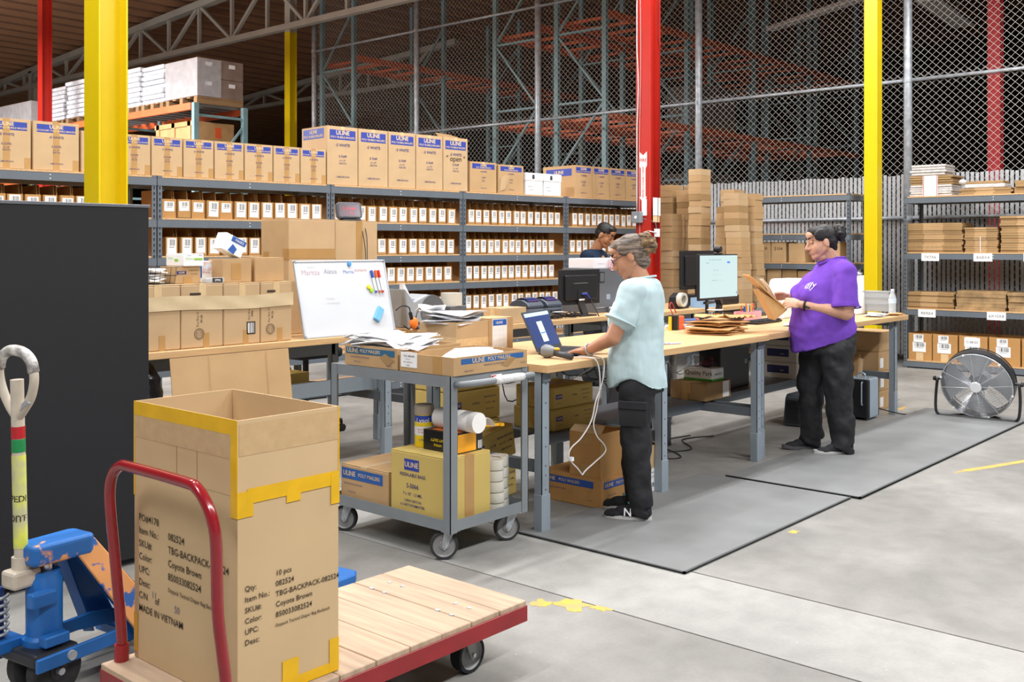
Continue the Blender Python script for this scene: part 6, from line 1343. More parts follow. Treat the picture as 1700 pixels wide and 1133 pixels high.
# ------------------------------------------------------------------ round floor fan
fc = Vector((9.34, 2.785, .31)); fr_ = .292
t = thing('floor_fan', 'round wire-caged floor fan on a black tube stand', 'fan', (fc.x, fc.y, 0), .06)
Mf = Matrix.Rotation(-PI/2-.28, 3, 'Y')       # local +z -> facing -X and up
cz = Vector((0, 0, fc.z))
def fp(r, a, h): return cz + Mf @ Vector((r*math.cos(a), r*math.sin(a), h))
chw = mat('bright_wire', '#d3d6da', .25, .6, .05)
autosmooth(MB().lathe([(fr_, -.045), (fr_+.008, -.045), (fr_+.008, .045), (fr_, .045), (fr_-.004, .04), (fr_-.004, -.04), (fr_, -.045)], cz, 56, Mf).obj('drum_ring', mat('black_drum', '#2b2d30', .35, .1, .05), t))
for side, hh in ((1, .075), (-1, -.1)):
    cg_ = MB().tube([fp(fr_, 2*PI*k/48, hh*.85) for k in range(48)], .005, 6, closed=True).obj('cage_rim', chw if side > 0 else black_pl, t, smooth=True)
    n = 22 if side > 0 else 12
    for i in range(n):
        r = .07+(fr_-.075)*i/(n-1); bulge = hh + side*.02*(1-(r/fr_)**2)
        MB().tube([fp(r, 2*PI*k/40, bulge) for k in range(40)], .0016, 4, closed=True).obj('cage_ring', chw, cg_)
    for i in range(12):
        a = 2*PI*i/12+.1; pts = [fp(.05+(fr_-.05)*q/4, a, hh+side*.022*(1-((.05+(fr_-.05)*q/4)/fr_)**2)) for q in range(5)]
        MB().tube(pts, .0028, 5).obj('cage_spoke', chw, cg_)
hub = autosmooth(MB().lathe([(0, .1), (.045, .1), (.05, .094), (.05, .08), (0, .08)], cz, 28, Mf).obj('centre_cap', white_pl, t))
autosmooth(MB().lathe([(0, -.14), (.075, -.14), (.085, -.12), (.085, -.03), (0, -.02)], cz, 28, Mf).obj('motor', grey_pl, t))
for i in range(4):
    a0 = PI/2*i
    MB().grid(lambda u, v: fp(.06+.22*u, a0+(.35+.28*u)*(v-.5)*2, -.01+.035*(v-.5)*2), 4, 4).obj('blade', mat('fan_blade', '#b9bdc2', .3, .4, .03), t, smooth=True)
for i in range(6):
    a = 2*PI*i/6+.3; o = MB().box(-.008, .008, -.008, .008, -.008, .008).obj('clip', white_pl, t, loc=fp(fr_, a, .07))
st = [(-.02, fr_+.04, fc.z+.02), (-.03, fr_+.05, fc.z-.12), (-.05, fr_+.045, .06), (-.05, fr_+.02, .02), (-.05, fr_-.03, .014), (-.05, 0, .014), (-.05, -fr_+.03, .014), (-.05, -fr_-.02, .02), (-.05, -fr_-.045, .06), (-.03, -fr_-.05, fc.z-.12), (-.02, -fr_-.04, fc.z+.02)]
MB().tube(smooth_path(st, 4), .0125, 10).obj('tube_stand', black_pl, t, smooth=True)
MB().tube(smooth_path([(-.05, fr_-.1, .014), (.08, fr_-.16, .014), (.14, 0, .014), (.08, -fr_+.16, .014), (-.05, -fr_+.1, .014)], 5), .0125, 10).obj('rear_foot', black_pl, t, smooth=True)
for s in (-1, 1): MB().cyl((-.02, s*(fr_+.0), fc.z+.02), (-.02, s*(fr_+.07), fc.z+.02), .012, n=10).obj('tilt_bolt', black_pl, t); MB().lathe([(0, 0), (.022, 0), (.018, .02), (0, .022)], (-.02, s*(fr_+.055), fc.z+.02), 8, Matrix.Rotation(-s*PI/2, 3, 'X')).obj('tilt_knob', black_pl, t)
# ------------------------------------------------------------------ people
def capsule(q, p0, p1, r0, r1, n=14):
    p0, p1 = Vector(p0), Vector(p1); d = (p1-p0).normalized(); P = []; Rr = []
    for a in (.0, .35, .7, 1.05, 1.4): P.append(p0 - d*r0*math.cos(a)); Rr.append(max(r0*math.sin(a), .0006))
    for f in (.0, .33, .67, 1.0): P.append(p0.lerp(p1, f)); Rr.append(r0+(r1-r0)*f)
    for a in (1.4, 1.05, .7, .35, .0): P.append(p1 + d*r1*math.cos(a)); Rr.append(max(r1*math.sin(a), .0006))
    q.tube(P, Rr, n); return q
def loft(q, rings, n=32, wob=None):
    vs = []; fs = []; N = len(rings)
    for i, rg in enumerate(rings):
        cx, cy, z, rx, ry = rg[:5]; k = rg[5] if len(rg) > 5 else 0; e = rg[6] if len(rg) > 6 else 1.0
        for j in range(n):
            t = 2*PI*j/n; c_, s_ = math.cos(t), math.sin(t)
            x = rx*math.copysign(abs(c_)**e, c_); y = ry*math.copysign(abs(s_)**e, s_)
            zz = z + k*y + (wob(i, t) if wob else 0)
            vs.append((cx+x, cy+y, zz))
    for i in range(N-1):
        for j in range(n): fs.append((i*n+j, i*n+(j+1) % n, (i+1)*n+(j+1) % n, (i+1)*n+j))
    c0 = len(vs); vs.append((rings[0][0], rings[0][1], rings[0][2]+.03)); vs.append((rings[-1][0], rings[-1][1], rings[-1][2]))
    fs += [(c0, (j+1) % n, j) for j in range(n)] + [(c0+1, (N-1)*n+j, (N-1)*n+(j+1) % n) for j in range(n)]
    return q.add(vs, fs)
def skinobj(q, name, m, parent, voxel=.005, it=6, disp=None, seed=0):
    o = q.obj(name, m, parent, smooth=True)
    r = o.modifiers.new('remesh', 'REMESH'); r.mode = 'VOXEL'; r.voxel_size = voxel; r.use_smooth_shade = True
    if it:
        s = o.modifiers.new('smooth', 'SMOOTH'); s.factor = .5; s.iterations = it
    for k, (kind, sc, st) in enumerate(disp or ()):
        tx = bpy.data.textures.new(name+'_fold%d' % k, kind); tx.noise_scale = sc
        if kind == 'WOOD': tx.wood_type = 'BANDNOISE'; tx.noise_basis_2 = 'SIN'; tx.turbulence = 9
        d = o.modifiers.new('fold', 'DISPLACE'); d.texture = tx; d.strength = st; d.mid_level = .5; d.texture_coords = 'LOCAL'
    return o
def skin_mat(name, c): return mat(name, c, .5, 0, .06, 18, .04, 120, spec=.4)
def head_parts(q, H, nose=1.0, jaw=1.0):
    def E(c, r): q.ell(H @ Vector(c), r, 16, 12, H.to_3x3())
    E((0, -.012, .03), (.074, .09, .083)); E((0, .022, -.025), (.062*jaw, .068, .082)); E((0, .056, -.09), (.03*jaw, .03, .026))
    for s in (-1, 1):
        E((s*.032*jaw, .046, -.03), (.029, .033, .042)); capsule(q, H @ Vector((s*.05*jaw, -.005, -.045)), H @ Vector((s*.02*jaw, .052, -.088)), .022, .021, 12); E((s*.075, -.012, -.008), (.009, .02, .031)); E((s*.077, -.016, -.026), (.009, .012, .012))
        E((s*.011*nose, .097, -.032), (.0095, .011, .009))
    E((0, .072, .03), (.05, .019, .014)); E((0, .07, .06), (.05, .024, .03))
    capsule(q, H @ Vector((0, .086, .016)), H @ Vector((0, .106*nose if nose > 1 else .106, -.028)), .009, .0135, 10)
    E((0, .087, -.057), (.023, .0115, .0075)); E((0, .084, -.07), (.02, .0115, .0075)); E((0, .075, -.062), (.03, .014, .02))
def face_children(parent, H, iris='#2b1a12', brow='#2a201c', lipc='#a8615a', glasses=False, lid=None):
    em = mat('eye_white', '#e9e4de', .25, 0, 0); im = mat('iris_'+iris[1:], iris, .2, 0, 0); bm = mat('brow_'+brow[1:], brow, .9, 0, .1, 60); lm = mat('lip_'+lipc[1:], lipc, .45, 0, .05)
    for s in (-1, 1):
        e = MB().ell(H @ Vector((s*.031, .0735, .01)), .0125, 14, 10).obj('eye', em, parent, smooth=True)
        MB().ell(H @ Vector((s*.031, .0815, .009)), (.006, .0055, .006), 10, 8).obj('iris', im, e, smooth=True)
        if lid: MB().ell(H @ Vector((s*.031, .0745, .0125)), (.0165, .0125, .0125), 14, 10, H.to_3x3()).obj('eyelid', lid, parent, smooth=True)
        lz = .004 if lid else .0195
        MB().tube([H @ Vector((s*(.017+.03*f), .0875-.01*f*f*1.6, lz+.003*math.sin(f*PI))) for f in (0, .25, .5, .75, 1)], .0022, 6).obj('lash_line', bm, e)
        MB().tube([H @ Vector((s*(.013+.042*f), .0915-.018*f*f, .036+.007*math.sin(f*PI*.8))) for f in (0, .25, .5, .75, 1)], [.003, .0042, .004, .003, .0015], 6).obj('eyebrow', bm, parent, smooth=True)
    MB().ell(H @ Vector((0, .0925, -.0575)), (.02, .0075, .0052), 12, 8).obj('upper_lip', lm, parent, smooth=True)
    MB().ell(H @ Vector((0, .09, -.0695)), (.0175, .0075, .0058), 12, 8).obj('lower_lip', lm, parent, smooth=True)
    if glasses:
        g = mat('spectacle_frame', '#2a2c36', .3, .2, 0)
        for s in (-1, 1):
            r_ = MB().tube([H @ Vector((s*.033+.024*math.cos(a), .103-.012*abs(math.cos(a))*(1 if s*math.cos(a) > 0 else .2), .006+.019*math.sin(a))) for a in [2*PI*k/18 for k in range(18)]], .0016, 6, closed=True).obj('spectacle_rim', g, parent, smooth=True)
            MB().tube([H @ Vector((s*.057, .092, .01)), H @ Vector((s*.078, .04, .012)), H @ Vector((s*.08, -.015, .014)), H @ Vector((s*.079, -.035, -.004))], .0018, 6).obj('temple', g, r_)
        MB().tube([H @ Vector((-.01, .106, .01)), H @ Vector((.01, .106, .01))], .0015, 6).obj('bridge', g, parent)
def hand(q, W, side, curl=(.25, .35, .25), spread=.05, thumb=(.5, -.3), s=1.0, per=None):
    """W: 4x4 frame, origin at wrist, +y along fingers, palm facing -z; side=+1 puts the thumb on +x"""
    def T(p): return W @ (Vector(p)*s)
    R3 = W.to_3x3()
    capsule(q, T((0, -.01, 0)), T((0, .03, 0)), .024*s, .026*s)
    q.ell(T((0, .05, 0)), (.041*s, .046*s, .0155*s), 16, 10, R3)
    q.ell(T((side*.025, .03, -.008)), (.02*s, .032*s, .014*s), 12, 8, R3)
    tips = []
    for i, (bx, ln) in enumerate(((.03, .071), (.0105, .079), (-.0095, .073), (-.0285, .058))):
        p = Vector((side*bx, .088-.006*abs(i-1), 0)); ang = 0; yaw = side*spread*(1.2-i*.85); segs = (.45, .31, .24); rad = .0098-.0006*i
        cu = per[i] if per else curl
        for j in range(3):
            ang += cu[j]; d = Vector((math.sin(yaw), math.cos(ang)*math.cos(yaw), -math.sin(ang)))
            p2 = p + d*ln*segs[j]; capsule(q, T(p), T(p2), (rad-.0008*j)*s, (rad-.0008*(j+1))*s, 10); p = p2
        tips.append((T(p), (R3 @ d).normalized(), R3 @ Vector((0, math.sin(ang), math.cos(ang)))))
    p = Vector((side*.03, .022, -.004)); d = Vector((side*math.cos(thumb[0])*.8, math.sin(thumb[0])+.25, thumb[1])).normalized()
    for j, (ln, a) in enumerate(((.038, 0), (.032, .25), (.026, .25))):
        d = (d + Vector((-side*a, a*.9, 0))).normalized(); p2 = p + d*ln; capsule(q, T(p), T(p2), (.0125-.0012*j)*s, (.0118-.0014*j)*s, 10); p = p2
    return tips
def frame(o, y, z):
    o, y, z = Vector(o), Vector(y).normalized(), Vector(z); x = y.cross(z).normalized(); z = x.cross(y).normalized()
    return Matrix(((x.x, y.x, z.x, o.x), (x.y, y.y, z.y, o.y), (x.z, y.z, z.z, o.z), (0, 0, 0, 1)))
def shoe(parent, x, y, rz, upper, sole, accent=None, letter=None, L=.265, s=1):
    M_ = Matrix.Translation((x, y, 0)) @ Matrix.Rotation(rz, 4, 'Z')
    def ringset(zs): return zs
    def outline(t, k=1.0):   # foot outline, heel at -.08
        yy = -.08+L*.5 + L*.5*math.sin(t); w = .036+.012*max(0, math.sin(t))-.004*(1-abs(math.cos(t)))
        return (w*math.cos(t)*k, yy)
    n = 28; q = MB(); vs = []; fs = []
    lev = [(0, 1.0, .0), (.012, 1.06, .004), (.026, 1.04, .0)]
    for z, k, e in lev:
        for j in range(n):
            t = 2*PI*j/n; a, b = outline(t, k); toe = max(0, (b-.11))*.12
            vs.append(M_ @ Vector((a, b, z+toe)))
    for i in range(2):
        for j in range(n): fs.append((i*n+j, i*n+(j+1) % n, (i+1)*n+(j+1) % n, (i+1)*n+j))
    fs.append(tuple(range(n))[::-1]); fs.append(tuple(2*n+j for j in range(n)))
    so = q.add(vs, fs).obj('shoe', sole, parent); autosmooth(so, 50)
    u = MB()
    for c_, r_ in (((0, .125, .032), (.041, .06, .026)), ((0, .06, .045), (.038, .07, .036)), ((0, -.02, .06), (.035, .055, .045)), ((0, -.05, .06), (.032, .03, .045)), ((0, .0, .085), (.034, .05, .02)), ((0, .155, .028), (.034, .035, .018))): u.ell(M_ @ Vector(c_), r_, 16, 10, M_.to_3x3())
    up = skinobj(u, 'shoe_upper', upper, so, .006, 4)
    lc = MB()
    for k in range(4): lc.tube([M_ @ Vector((-.018, .03+.02*k, .083-.011*k)), M_ @ Vector((0, .034+.02*k, .091-.011*k)), M_ @ Vector((.018, .03+.02*k, .083-.011*k))], .0025, 5)
    lc.obj('laces', black_mt, so)
    if accent: MB().tube([M_ @ Vector((-.036, -.045, .075)), M_ @ Vector((-.038, -.01, .09)), M_ @ Vector((-.03, .03, .097)), M_ @ Vector((.0, .05, .095))], .006, 8).obj('collar_lining', accent, so, smooth=True)
    if letter:
        me = lettering(((letter, .06, 0, 0, .03),), white_pl); o = put('side_logo', me, so)
        o.matrix_world = M_ @ Matrix.Translation((-.047, .045, .052)) @ Matrix.Rotation(-PI/2, 4, 'Z') @ Matrix.Rotation(PI/2-.25, 4, 'X')
    return so
hair_m = lambda n, c, v: mat(n, c, .45, 0, .3, 30, .5, 90, stretch=(1, .25, 3), var2=v, spec=.4)
cloth = lambda n, c: mat(n, c, .9, 0, .05, 12, .7, 8, spec=.2, stretch=(1.4, 1.4, .8))
pants_m = mat('black_trouser_cloth', '#1c1d21', .7, 0, .15, 7, .45, 8, spec=.45, stretch=(1.5, 1.5, 1.2))
def trousers(parent, hip, legs, disp=(('CLOUDS', .09, .02),), it=8, m=pants_m):
    q = MB(); loft(q, hip)
    for pts in legs:
        capsule(q, pts[0][0], pts[1][0], pts[0][1], pts[1][1], 18); q.tube([pts[1][0], Vector(pts[1][0]).lerp(Vector(pts[2][0]), .5), pts[2][0]], [pts[1][1], (pts[1][1]+pts[2][1])/2*.98, pts[2][1]], 22)
        p_ = Vector(pts[2][0]); q.tube([p_, p_+Vector((0, .02, -.045))], [pts[2][1], pts[2][1]*1.04], 22)
    return skinobj(q, 'trousers', m, parent, .008, it, disp)
# ---- woman in the pale blue shirt (root at her feet, local +y = the way she faces)
sk1 = skin_mat('skin_tan', '#b98567')
t = thing('person', 'woman in pale blue shirt, black trousers and glasses typing at the laptop', 'person', (4.735, 3.165, 0), math.radians(20))
Hm = Matrix.Translation((0, .085, 1.445)) @ Matrix.Rotation(-.42, 4, 'X') @ Matrix.Rotation(.12, 4, 'Z')
q = MB(); head_parts(q, Hm)
capsule(q, (0, .0, 1.26), (0, .06, 1.40), .056, .052); capsule(q, (0, .045, .8), (0, .045, 1.15), .1, .1); capsule(q, (-.13, .01, 1.225), (.13, .01, 1.225), .045, .045)
lw_, le, ls = (-.125, .29, .928), (-.245, .115, 1.01), (-.178, .025, 1.25); rw, re, rs = (.11, .29, .93), (.22, .11, 1.0), (.175, .02, 1.25)
for a, b, c_ in ((ls, le, lw_), (rs, re, rw)): capsule(q, a, b, .05, .043); capsule(q, b, c_, .043, .026)
hand(q, frame(lw_, (.12, 1, -.1), (.0, .1, 1)), 1, (.22, .35, .3), .13, (.55, -.25), .96)
hand(q, frame(rw, (-.2, 1, -.1), (0, .1, 1)), -1, (.22, .35, .3), .13, (.55, -.25), .96)
for s, f in ((-1, 0.0), (1, .07)): capsule(q, (s*.075, .04, .78), (s*.083, .03+f*.8, .45), .06, .045); capsule(q, (s*.083, .03+f*.8, .45), (s*.085, -.005+f, .07), .042, .035)
body = skinobj(q, 'body', sk1, t, .0045, 6)
face_children(t, Hm, glasses=True, lid=sk1)
MB().tube([Hm @ Vector((-.081, -.012+.006*math.cos(a), -.036+.006*math.sin(a))) for a in [2*PI*k/10 for k in range(10)]], .0013, 5, closed=True).obj('earring', chrome, t)
q = MB()
def HE(q, c, r): q.ell(Hm @ Vector(c), r, 18, 12, Hm.to_3x3())
HE(q, (0, -.022, .045), (.081, .093, .078)); HE(q, (0, -.045, .0), (.076, .068, .07)); HE(q, (0, .03, .085), (.062, .05, .034)); HE(q, (0, -.05, -.05), (.058, .05, .05))
for s in (-1, 1): HE(q, (s*.066, -.01, .045), (.018, .055, .045))
skinobj(q, 'hair', hair_m('greying_brown_hair', '#857567', '#2c211b'), t, .006, 4, (('CLOUDS', .02, .008),))
q = MB(); rr = random.Random(4)
for k in range(30):
    a, b = rr.uniform(0, 2*PI), rr.uniform(-1.2, 1.4); q.ell(Hm @ (Vector((0, -.11, .028)) + Vector((math.cos(a)*math.cos(b)*.052, math.sin(a)*math.cos(b)*.05, math.sin(b)*.05))), rr.uniform(.014, .024), 8, 6)
q.ell(Hm @ Vector((0, -.11, .028)), (.052, .05, .05), 14, 10)
skinobj(q, 'hair_bun', hair_m('brown_bun_hair', '#93744f', '#2d2019'), t, .006, 1, (('CLOUDS', .012, .012),))
for k in range(14):
    a = rr.uniform(0, 2*PI); p = Hm @ Vector((.035*math.cos(a), -.12, .04+.04*math.sin(a))); MB().tube(smooth_path([p, p+Vector((.02*math.cos(a), -.02+.01*rr.random(), .02*math.sin(a))), p+Vector((.03*math.cos(a)+.01*rr.random(), -.03, .03*math.sin(a)-.01))], 3), [.0035]*6+[.001], 5).obj('loose_curl', MATS['brown_bun_hair'], t, smooth=True)
tealm = cloth('pale_blue_cloth', '#bcd3d8')
q = MB()
def hem(i, tt):
    if i > 1: return 0
    return .07*(abs(math.cos(tt))**6)*(1 if i == 0 else .5)
loft(q, [(-.01, .04, .715, .18, .165), (-.01, .042, .78, .185, .165), (-.01, .045, .88, .183, .157), (-.01, .048, 1.0, .177, .148), (-.005, .045, 1.1, .182, .148), (0, .03, 1.19, .197, .138), (0, .012, 1.255, .185, .108), (0, .005, 1.3, .125, .085), (0, .015, 1.325, .082, .075)], wob=hem)
for a, b in ((ls, le), (rs, re)):
    a = Vector(a); b = Vector(b); e = a.lerp(b, .62); capsule(q, a, a.lerp(b, .35), .074, .079, 18)
    loft_p = MB(); d = (b-a).normalized()
    capsule(q, a.lerp(b, .3), e-d*.03, .078, .082, 18); q.tube([a.lerp(b, .3), e], [.06, .084], 20)
sh = skinobj(q, 'shirt', tealm, t, .0075, 5, (('CLOUDS', .16, .026), ('WOOD', .22, .012)))
MB().tube([Vector((.081*math.cos(a), .016+.075*math.sin(a), 1.327-.012*math.sin(a))) for a in [2*PI*k/28 for k in range(28)]], .006, 8, closed=True).obj('collar_band', tealm, sh, smooth=True)
d = (Vector(le)-Vector(ls)).normalized(); c_ = Vector(ls).lerp(Vector(le), .62); u_ = d.orthogonal().normalized(); w_ = d.cross(u_)
MB().tube([c_ + (u_*math.cos(a)+w_*math.sin(a))*.0835 for a in [2*PI*k/28 for k in range(28)]], .006, 8, closed=True).obj('sleeve_hem', tealm, sh, smooth=True)
tr = trousers(t, [(0, .03, .70, .16, .13), (0, .035, .8, .16, .135), (0, .035, .9, .15, .12)],
    [[((-.08, .035, .74), .098), ((-.083, .03, .45), .08), ((-.085, -.005, .075), .066)], [((.08, .045, .74), .098), ((.083, .085, .45), .078), ((.085, .07, .085), .064)]], (('CLOUDS', .1, .02), ('WOOD', .16, .012)))
MB().grid(lambda u, v: (-.17-.006*math.sin(v*3), -.05+.15*u, .66-.13*v), 6, 6).obj('cargo_pocket', pants_m, tr).modifiers.new('s', 'SOLIDIFY').thickness = .012
MB().box(-.182, -.168, -.055, .105, .62, .665).obj('pocket_flap', pants_m, tr, bevel=.004)
blk_up = mat('black_knit_shoe', '#1c1d22', .8, 0, .15, 60); wh_sole = mat('pale_sole', '#c9c9c7', .6, 0, .06)
shoe(t, -.09, .02, .05, blk_up, wh_sole, mat('aqua_lining', '#5fb7c4', .7, 0, 0), 'N'); shoe(t, .095, .1, -.05, blk_up, wh_sole, MATS['aqua_lining'])
q = MB(); d = (Vector(lw_)-Vector(le)).normalized(); c_ = Vector(le).lerp(Vector(lw_), .93); u_ = d.orthogonal().normalized(); w_ = d.cross(u_)
MB().tube([c_ + (u_*math.cos(a)+w_*math.sin(a))*.0305 for a in [2*PI*k/20 for k in range(20)]], .006, 8, closed=True).obj('watch_band', mat('steel_band', '#aeb4ba', .3, .6, .2, 90), t, smooth=True)
# ---- woman in the purple shirt
sk2 = skin_mat('skin_light_tan', '#c99a80')
t = thing('person', 'woman in purple shirt with black hair bun holding a kraft mailer', 'person', (7.12, 3.16, 0), math.radians(41.2))
Hm = Matrix.Translation((0, .052, 1.535)) @ Matrix.Rotation(-.2, 4, 'X') @ Matrix.Scale(1.06, 4)
q = MB(); head_parts(q, Hm, 1.03, 1.1)
capsule(q, (0, -.05, 1.36), (0, .01, 1.47), .066, .062); q.ell((0, .045, 1.425), (.05, .045, .035), 14, 10)
capsule(q, (0, 0, .85), (0, -.03, 1.25), .15, .14); capsule(q, (-.12, -.05, 1.29), (.12, -.05, 1.29), .05, .05)
ls, le, lw_ = (-.205, -.055, 1.315), (-.255, -.045, 1.035), (-.13, .232, 1.085); rs, re, rw = (.2, -.04, 1.315), (.25, .03, 1.06), (.09, .275, 1.13)
for a, b, c_ in ((ls, le, lw_), (rs, re, rw)): capsule(q, a, b, .062, .055); capsule(q, b, c_, .055, .029)
tipsL = hand(q, frame(lw_, (.22, 1, .1), (-.75, .15, .62)), 1, (.5, .55, .4), .04, (.9, -.2), .98)
tipsR = hand(q, frame(rw, (-.1, 1, .02), (.7, .1, .6)), -1, (.45, .5, .35), .04, (.9, -.15), .98)
for s, f in ((-1, -.02), (1, .1)): capsule(q, (s*.095, f*.7, .8), (s*.1, f-.02, .45), .07, .05); capsule(q, (s*.1, f-.02, .45), (s*.1, f-.03, .07), .045, .038)
skinobj(q, 'body', sk2, t, .0045, 6)
face_children(t, Hm, lipc='#a5615c', brow='#1f1815', lid=sk2)
nm = mat('dark_nail', '#1d1a22', .2, 0, 0)
for tp, dd, nn in tipsL+tipsR: MB().ell(tp + nn.normalized()*.0042 - dd*.001, (.005, .005, .005), 10, 6).obj('fingernail', nm, t, smooth=True)
for s in (-1, 1): MB().tube([Hm @ Vector((s*.08, -.014+.011*math.cos(a), -.045+.013*math.sin(a))) for a in [2*PI*k/14 for k in range(14)]], .0018, 6, closed=True).obj('earring', mat('gold', '#d9b45a', .25, .9, 0), t)
q = MB()
HE(q, (0, -.022, .042), (.081, .091, .079)); HE(q, (0, -.045, .0), (.076, .068, .07)); HE(q, (0, .032, .08), (.064, .05, .036)); HE(q, (0, -.06, -.045), (.055, .042, .05))
for s in (-1, 1): HE(q, (s*.066, .012, .05), (.017, .05, .04))
bh = hair_m('black_hair', '#1b171a', '#0c0a0c'); skinobj(q, 'hair', bh, t, .006, 5, (('CLOUDS', .02, .004),))
q = MB()
for k in range(26):
    a, b = rr.uniform(0, 2*PI), rr.uniform(-1.3, 1.4); q.ell(Hm @ (Vector((0, -.135, .03)) + Vector((math.cos(a)*math.cos(b)*.05, math.sin(a)*math.cos(b)*.044, math.sin(b)*.055))), rr.uniform(.013, .02), 8, 6)
q.ell(Hm @ Vector((0, -.135, .03)), (.054, .048, .056), 14, 10); q.ell(Hm @ Vector((0, -.095, .025)), (.04, .03, .04), 12, 8)
skinobj(q, 'hair_bun', bh, t, .006, 1, (('CLOUDS', .015, .01),))
pum = cloth('purple_cloth', '#7348b8')
q = MB()
loft(q, [(0, .025, .805, .205, .228, -.33), (0, .03, .87, .215, .232, -.25), (0, .045, .95, .222, .23, -.08), (0, .045, 1.05, .22, .218), (0, .052, 1.14, .218, .206), (0, .03, 1.22, .215, .192), (0, -.01, 1.29, .21, .165), (0, -.04, 1.35, .195, .125), (0, -.045, 1.39, .14, .1), (0, -.035, 1.42, .088, .085)])
for s in (-1, 1): q.ell((s*.085, .165, 1.15), (.095, .085, .085), 18, 12)
for a, b in ((ls, le), (rs, re)):
    a = Vector(a); b = Vector(b); e = a.lerp(b, .86); q.ell(a, (.085, .09, .085), 18, 12); q.tube([a.lerp(b, .0), a.lerp(b, .3), e], [.08, .09, .102], 22)
sh = skinobj(q, 'shirt', pum, t, .0075, 5, (('CLOUDS', .17, .03), ('WOOD', .24, .014)))
e = Vector(ls).lerp(Vector(le), .86); d = (Vector(le)-Vector(ls)).normalized(); u_ = d.orthogonal().normalized(); w_ = d.cross(u_)
MB().tube([e + (u_*math.cos(a)+w_*math.sin(a))*.1005 for a in [2*PI*k/28 for k in range(28)]], .005, 8, closed=True).obj('sleeve_hem', pum, sh, smooth=True)
MB().tube([Vector((.086*math.cos(a), -.035+.086*math.sin(a)+(.03*max(0, math.sin(a))), 1.424-.05*max(0, math.sin(a)))) for a in [2*PI*k/28 for k in range(28)]], .006, 8, closed=True).obj('collar_band', pum, sh, smooth=True)
o = put('chest_print', lettering((('illy', .085, 0, 0, .012),), ink_white), sh, loc=(-.16, .19, 1.24), rot=(PI/2-.45, 0, -PI/2-.75))
w_ = o.modifiers.new('wrap', 'SHRINKWRAP'); w_.target = sh; w_.wrap_method = 'NEAREST_SURFACEPOINT'; w_.wrap_mode = 'ABOVE_SURFACE'; w_.offset = .003
tr = trousers(t, [(0, .0, .72, .19, .18), (0, .0, .82, .2, .195), (0, 0, .92, .19, .18)],
    [[((-.095, -.02, .76), .13), ((-.1, -.045, .45), .1), ((-.1, -.075, .075), .083)], [((.095, .04, .76), .125), ((.1, .105, .45), .096), ((.1, .09, .085), .08)]], (('CLOUDS', .12, .03), ('WOOD', .18, .016)))
shoe(t, -.1, -.07, .0, mat('dark_knit', '#2a2a2e', .85, 0, .3, 90), wh_sole, L=.29); shoe(t, .1, .105, .0, MATS['dark_knit'], mat('grey_sole', '#5c5a60', .6, 0, .1), L=.29)
d = (Vector(lw_)-Vector(le)).normalized(); c_ = Vector(le).lerp(Vector(lw_), .93); u_ = d.orthogonal().normalized(); w_ = d.cross(u_)
wt = MB().tube([c_ + (u_*math.cos(a)+w_*math.sin(a))*.0335 for a in [2*PI*k/22 for k in range(22)]], .0075, 8, closed=True).obj('watch_band', black_pl, t, smooth=True)
fr3 = frame(c_ + Vector((-.034, -.012, -.004)), d, (-.9, -.4, .1))
wf = MB().obox((0, 0, 0), .034, .04, .01, Matrix.Identity(3)).obj('watch_case', black_pl, wt, bevel=.004, seg=2); wf.matrix_world = fr3
MB().box(-.013, .013, -.016, .016, .005, .0062).obj('watch_face', mat('watch_screen', '#31507f', .15, 0, .2, 60), wf) if False else None
m_ = thing('kraft_mailer', 'open kraft mailer held in the hands of the woman in purple', 'mailer', (7.12, 3.16, 0), math.radians(41.2))
def slab(pts, x0, x1, th, nm, mm, par):
    vs = []
    for y, z in pts: vs += [(x0, y, z), (x1, y, z), (x0, y, z-th), (x1, y, z-th)]
    fs = []
    for i in range(len(pts)-1):
        a = 4*i; b = a+4; fs += [(a, a+1, b+1, b), (a+2, b+2, b+3, a+3), (a, b, b+2, a+2), (a+1, a+3, b+3, b+1)]
    fs += [(0, 2, 3, 1), (4*len(pts)-4, 4*len(pts)-3, 4*len(pts)-1, 4*len(pts)-2)]
    return MB().add(vs, fs).obj(nm, mm, par)
slab([(.605, 1.3), (.56, 1.265), (.5, 1.205), (.42, 1.13), (.35, 1.075)], -.12, .1, .012, 'upper_leaf', kr, m_)
slab([(.53, 1.19), (.47, 1.08), (.415, .975), (.33, 1.05)], -.1, .1, .006, 'lower_leaf', kr, m_)
MB().prism([(.53, 1.185), (.415, .972), (.335, 1.05), (.36, 1.075)], -.102, -.098, 'x').obj('side_panel', kr, m_)
slab([(.49, 1.265), (.45, 1.22), (.4, 1.13)], -.06, .06, .003, 'packing_slip', paper, m_)
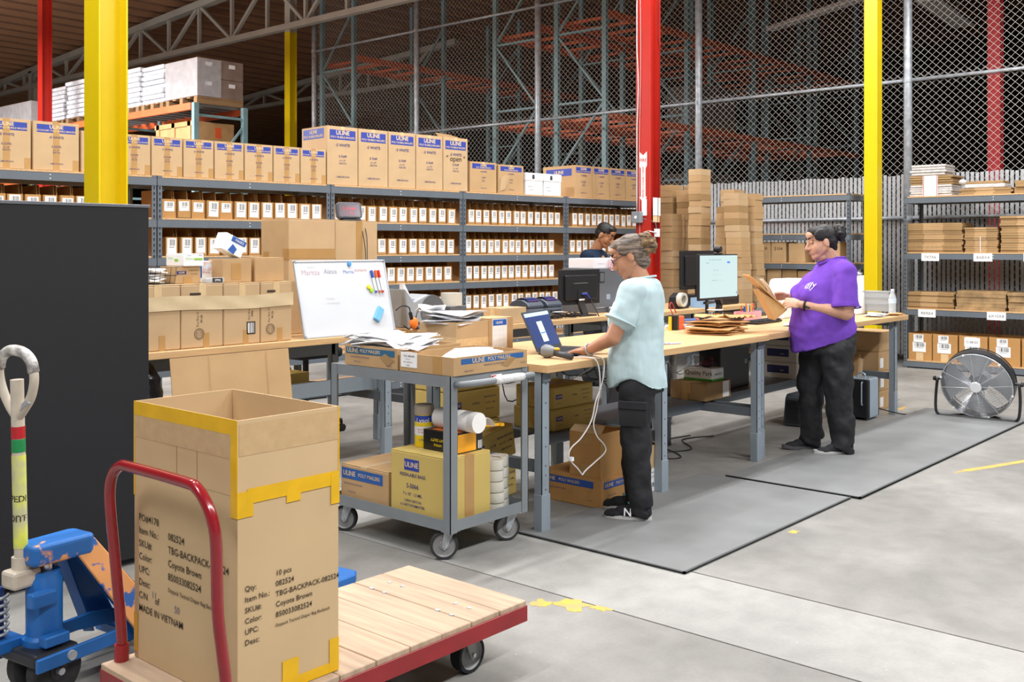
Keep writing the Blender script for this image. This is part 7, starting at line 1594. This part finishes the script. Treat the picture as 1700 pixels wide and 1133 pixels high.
# ---- boy behind the benches
sk3 = skin_mat('skin_brown', '#a5714f')
t = thing('person', 'boy in navy shirt with short black hair standing behind the benches', 'person', (8.75, 6.5, 0), math.radians(196)); t.scale = (1.06, 1.06, 1.06)
Hm = Matrix.Translation((0, .115, 1.53)) @ Matrix.Rotation(-.5, 4, 'X') @ Matrix.Rotation(.0, 4, 'Z')
q = MB(); head_parts(q, Hm, 1.0, .98); capsule(q, (0, -.01, 1.34), (0, .07, 1.46), .055, .052); capsule(q, (0, 0, .9), (0, 0, 1.25), .11, .13); capsule(q, (-.13, 0, 1.29), (.13, 0, 1.29), .045, .045)
for s in (-1, 1):
    a, b, c_ = (s*.19, 0, 1.315), (s*.25, .03, 1.06), (s*.14, .24, .98); capsule(q, a, b, .047, .04); capsule(q, b, c_, .04, .026); hand(q, frame(c_, (-s*.2, 1, -.1), (0, .1, 1)), -s, (.25, .4, .3), .05)
    capsule(q, (s*.088, 0, .85), (s*.09, .01, .47), .06, .045); capsule(q, (s*.09, .01, .47), (s*.09, -.015, .07), .042, .035)
skinobj(q, 'body', sk3, t, .005, 6); face_children(t, Hm, brow='#17120f', lipc='#8f5a4c', lid=sk3)
q = MB()
HE(q, (0, -.018, .05), (.08, .092, .077)); HE(q, (0, -.04, .01), (.076, .068, .06)); HE(q, (0, .04, .092), (.062, .048, .034))
skinobj(q, 'hair', hair_m('short_black_hair', '#1a1716', '#0b0a0a'), t, .006, 2, (('CLOUDS', .012, .008),))
nvy = cloth('navy_cloth', '#1c2a3d'); q = MB()
loft(q, [(0, 0, .84, .18, .13), (0, 0, 1.0, .175, .125), (0, .005, 1.15, .185, .125), (0, 0, 1.25, .2, .12), (0, 0, 1.32, .195, .1), (0, .0, 1.365, .13, .08), (0, .01, 1.39, .085, .075)])
for s in (-1, 1): a, b = Vector((s*.19, 0, 1.315)), Vector((s*.25, .03, 1.06)); q.ell(a, .072, 16, 10); q.tube([a, a.lerp(b, .3), a.lerp(b, .75)], [.06, .072, .08], 18)
skinobj(q, 'shirt', nvy, t, .008, 5, (('CLOUDS', .14, .02),))
trousers(t, [(0, .0, .74, .165, .12), (0, 0, .84, .165, .12), (0, 0, .94, .155, .11)], [[((s*.088, 0, .78), .095), ((s*.09, .01, .45), .078), ((s*.09, -.015, .08), .07)] for s in (-1, 1)])
for s in (-1, 1): shoe(t, s*.09, .0, 0, blk_up, wh_sole)
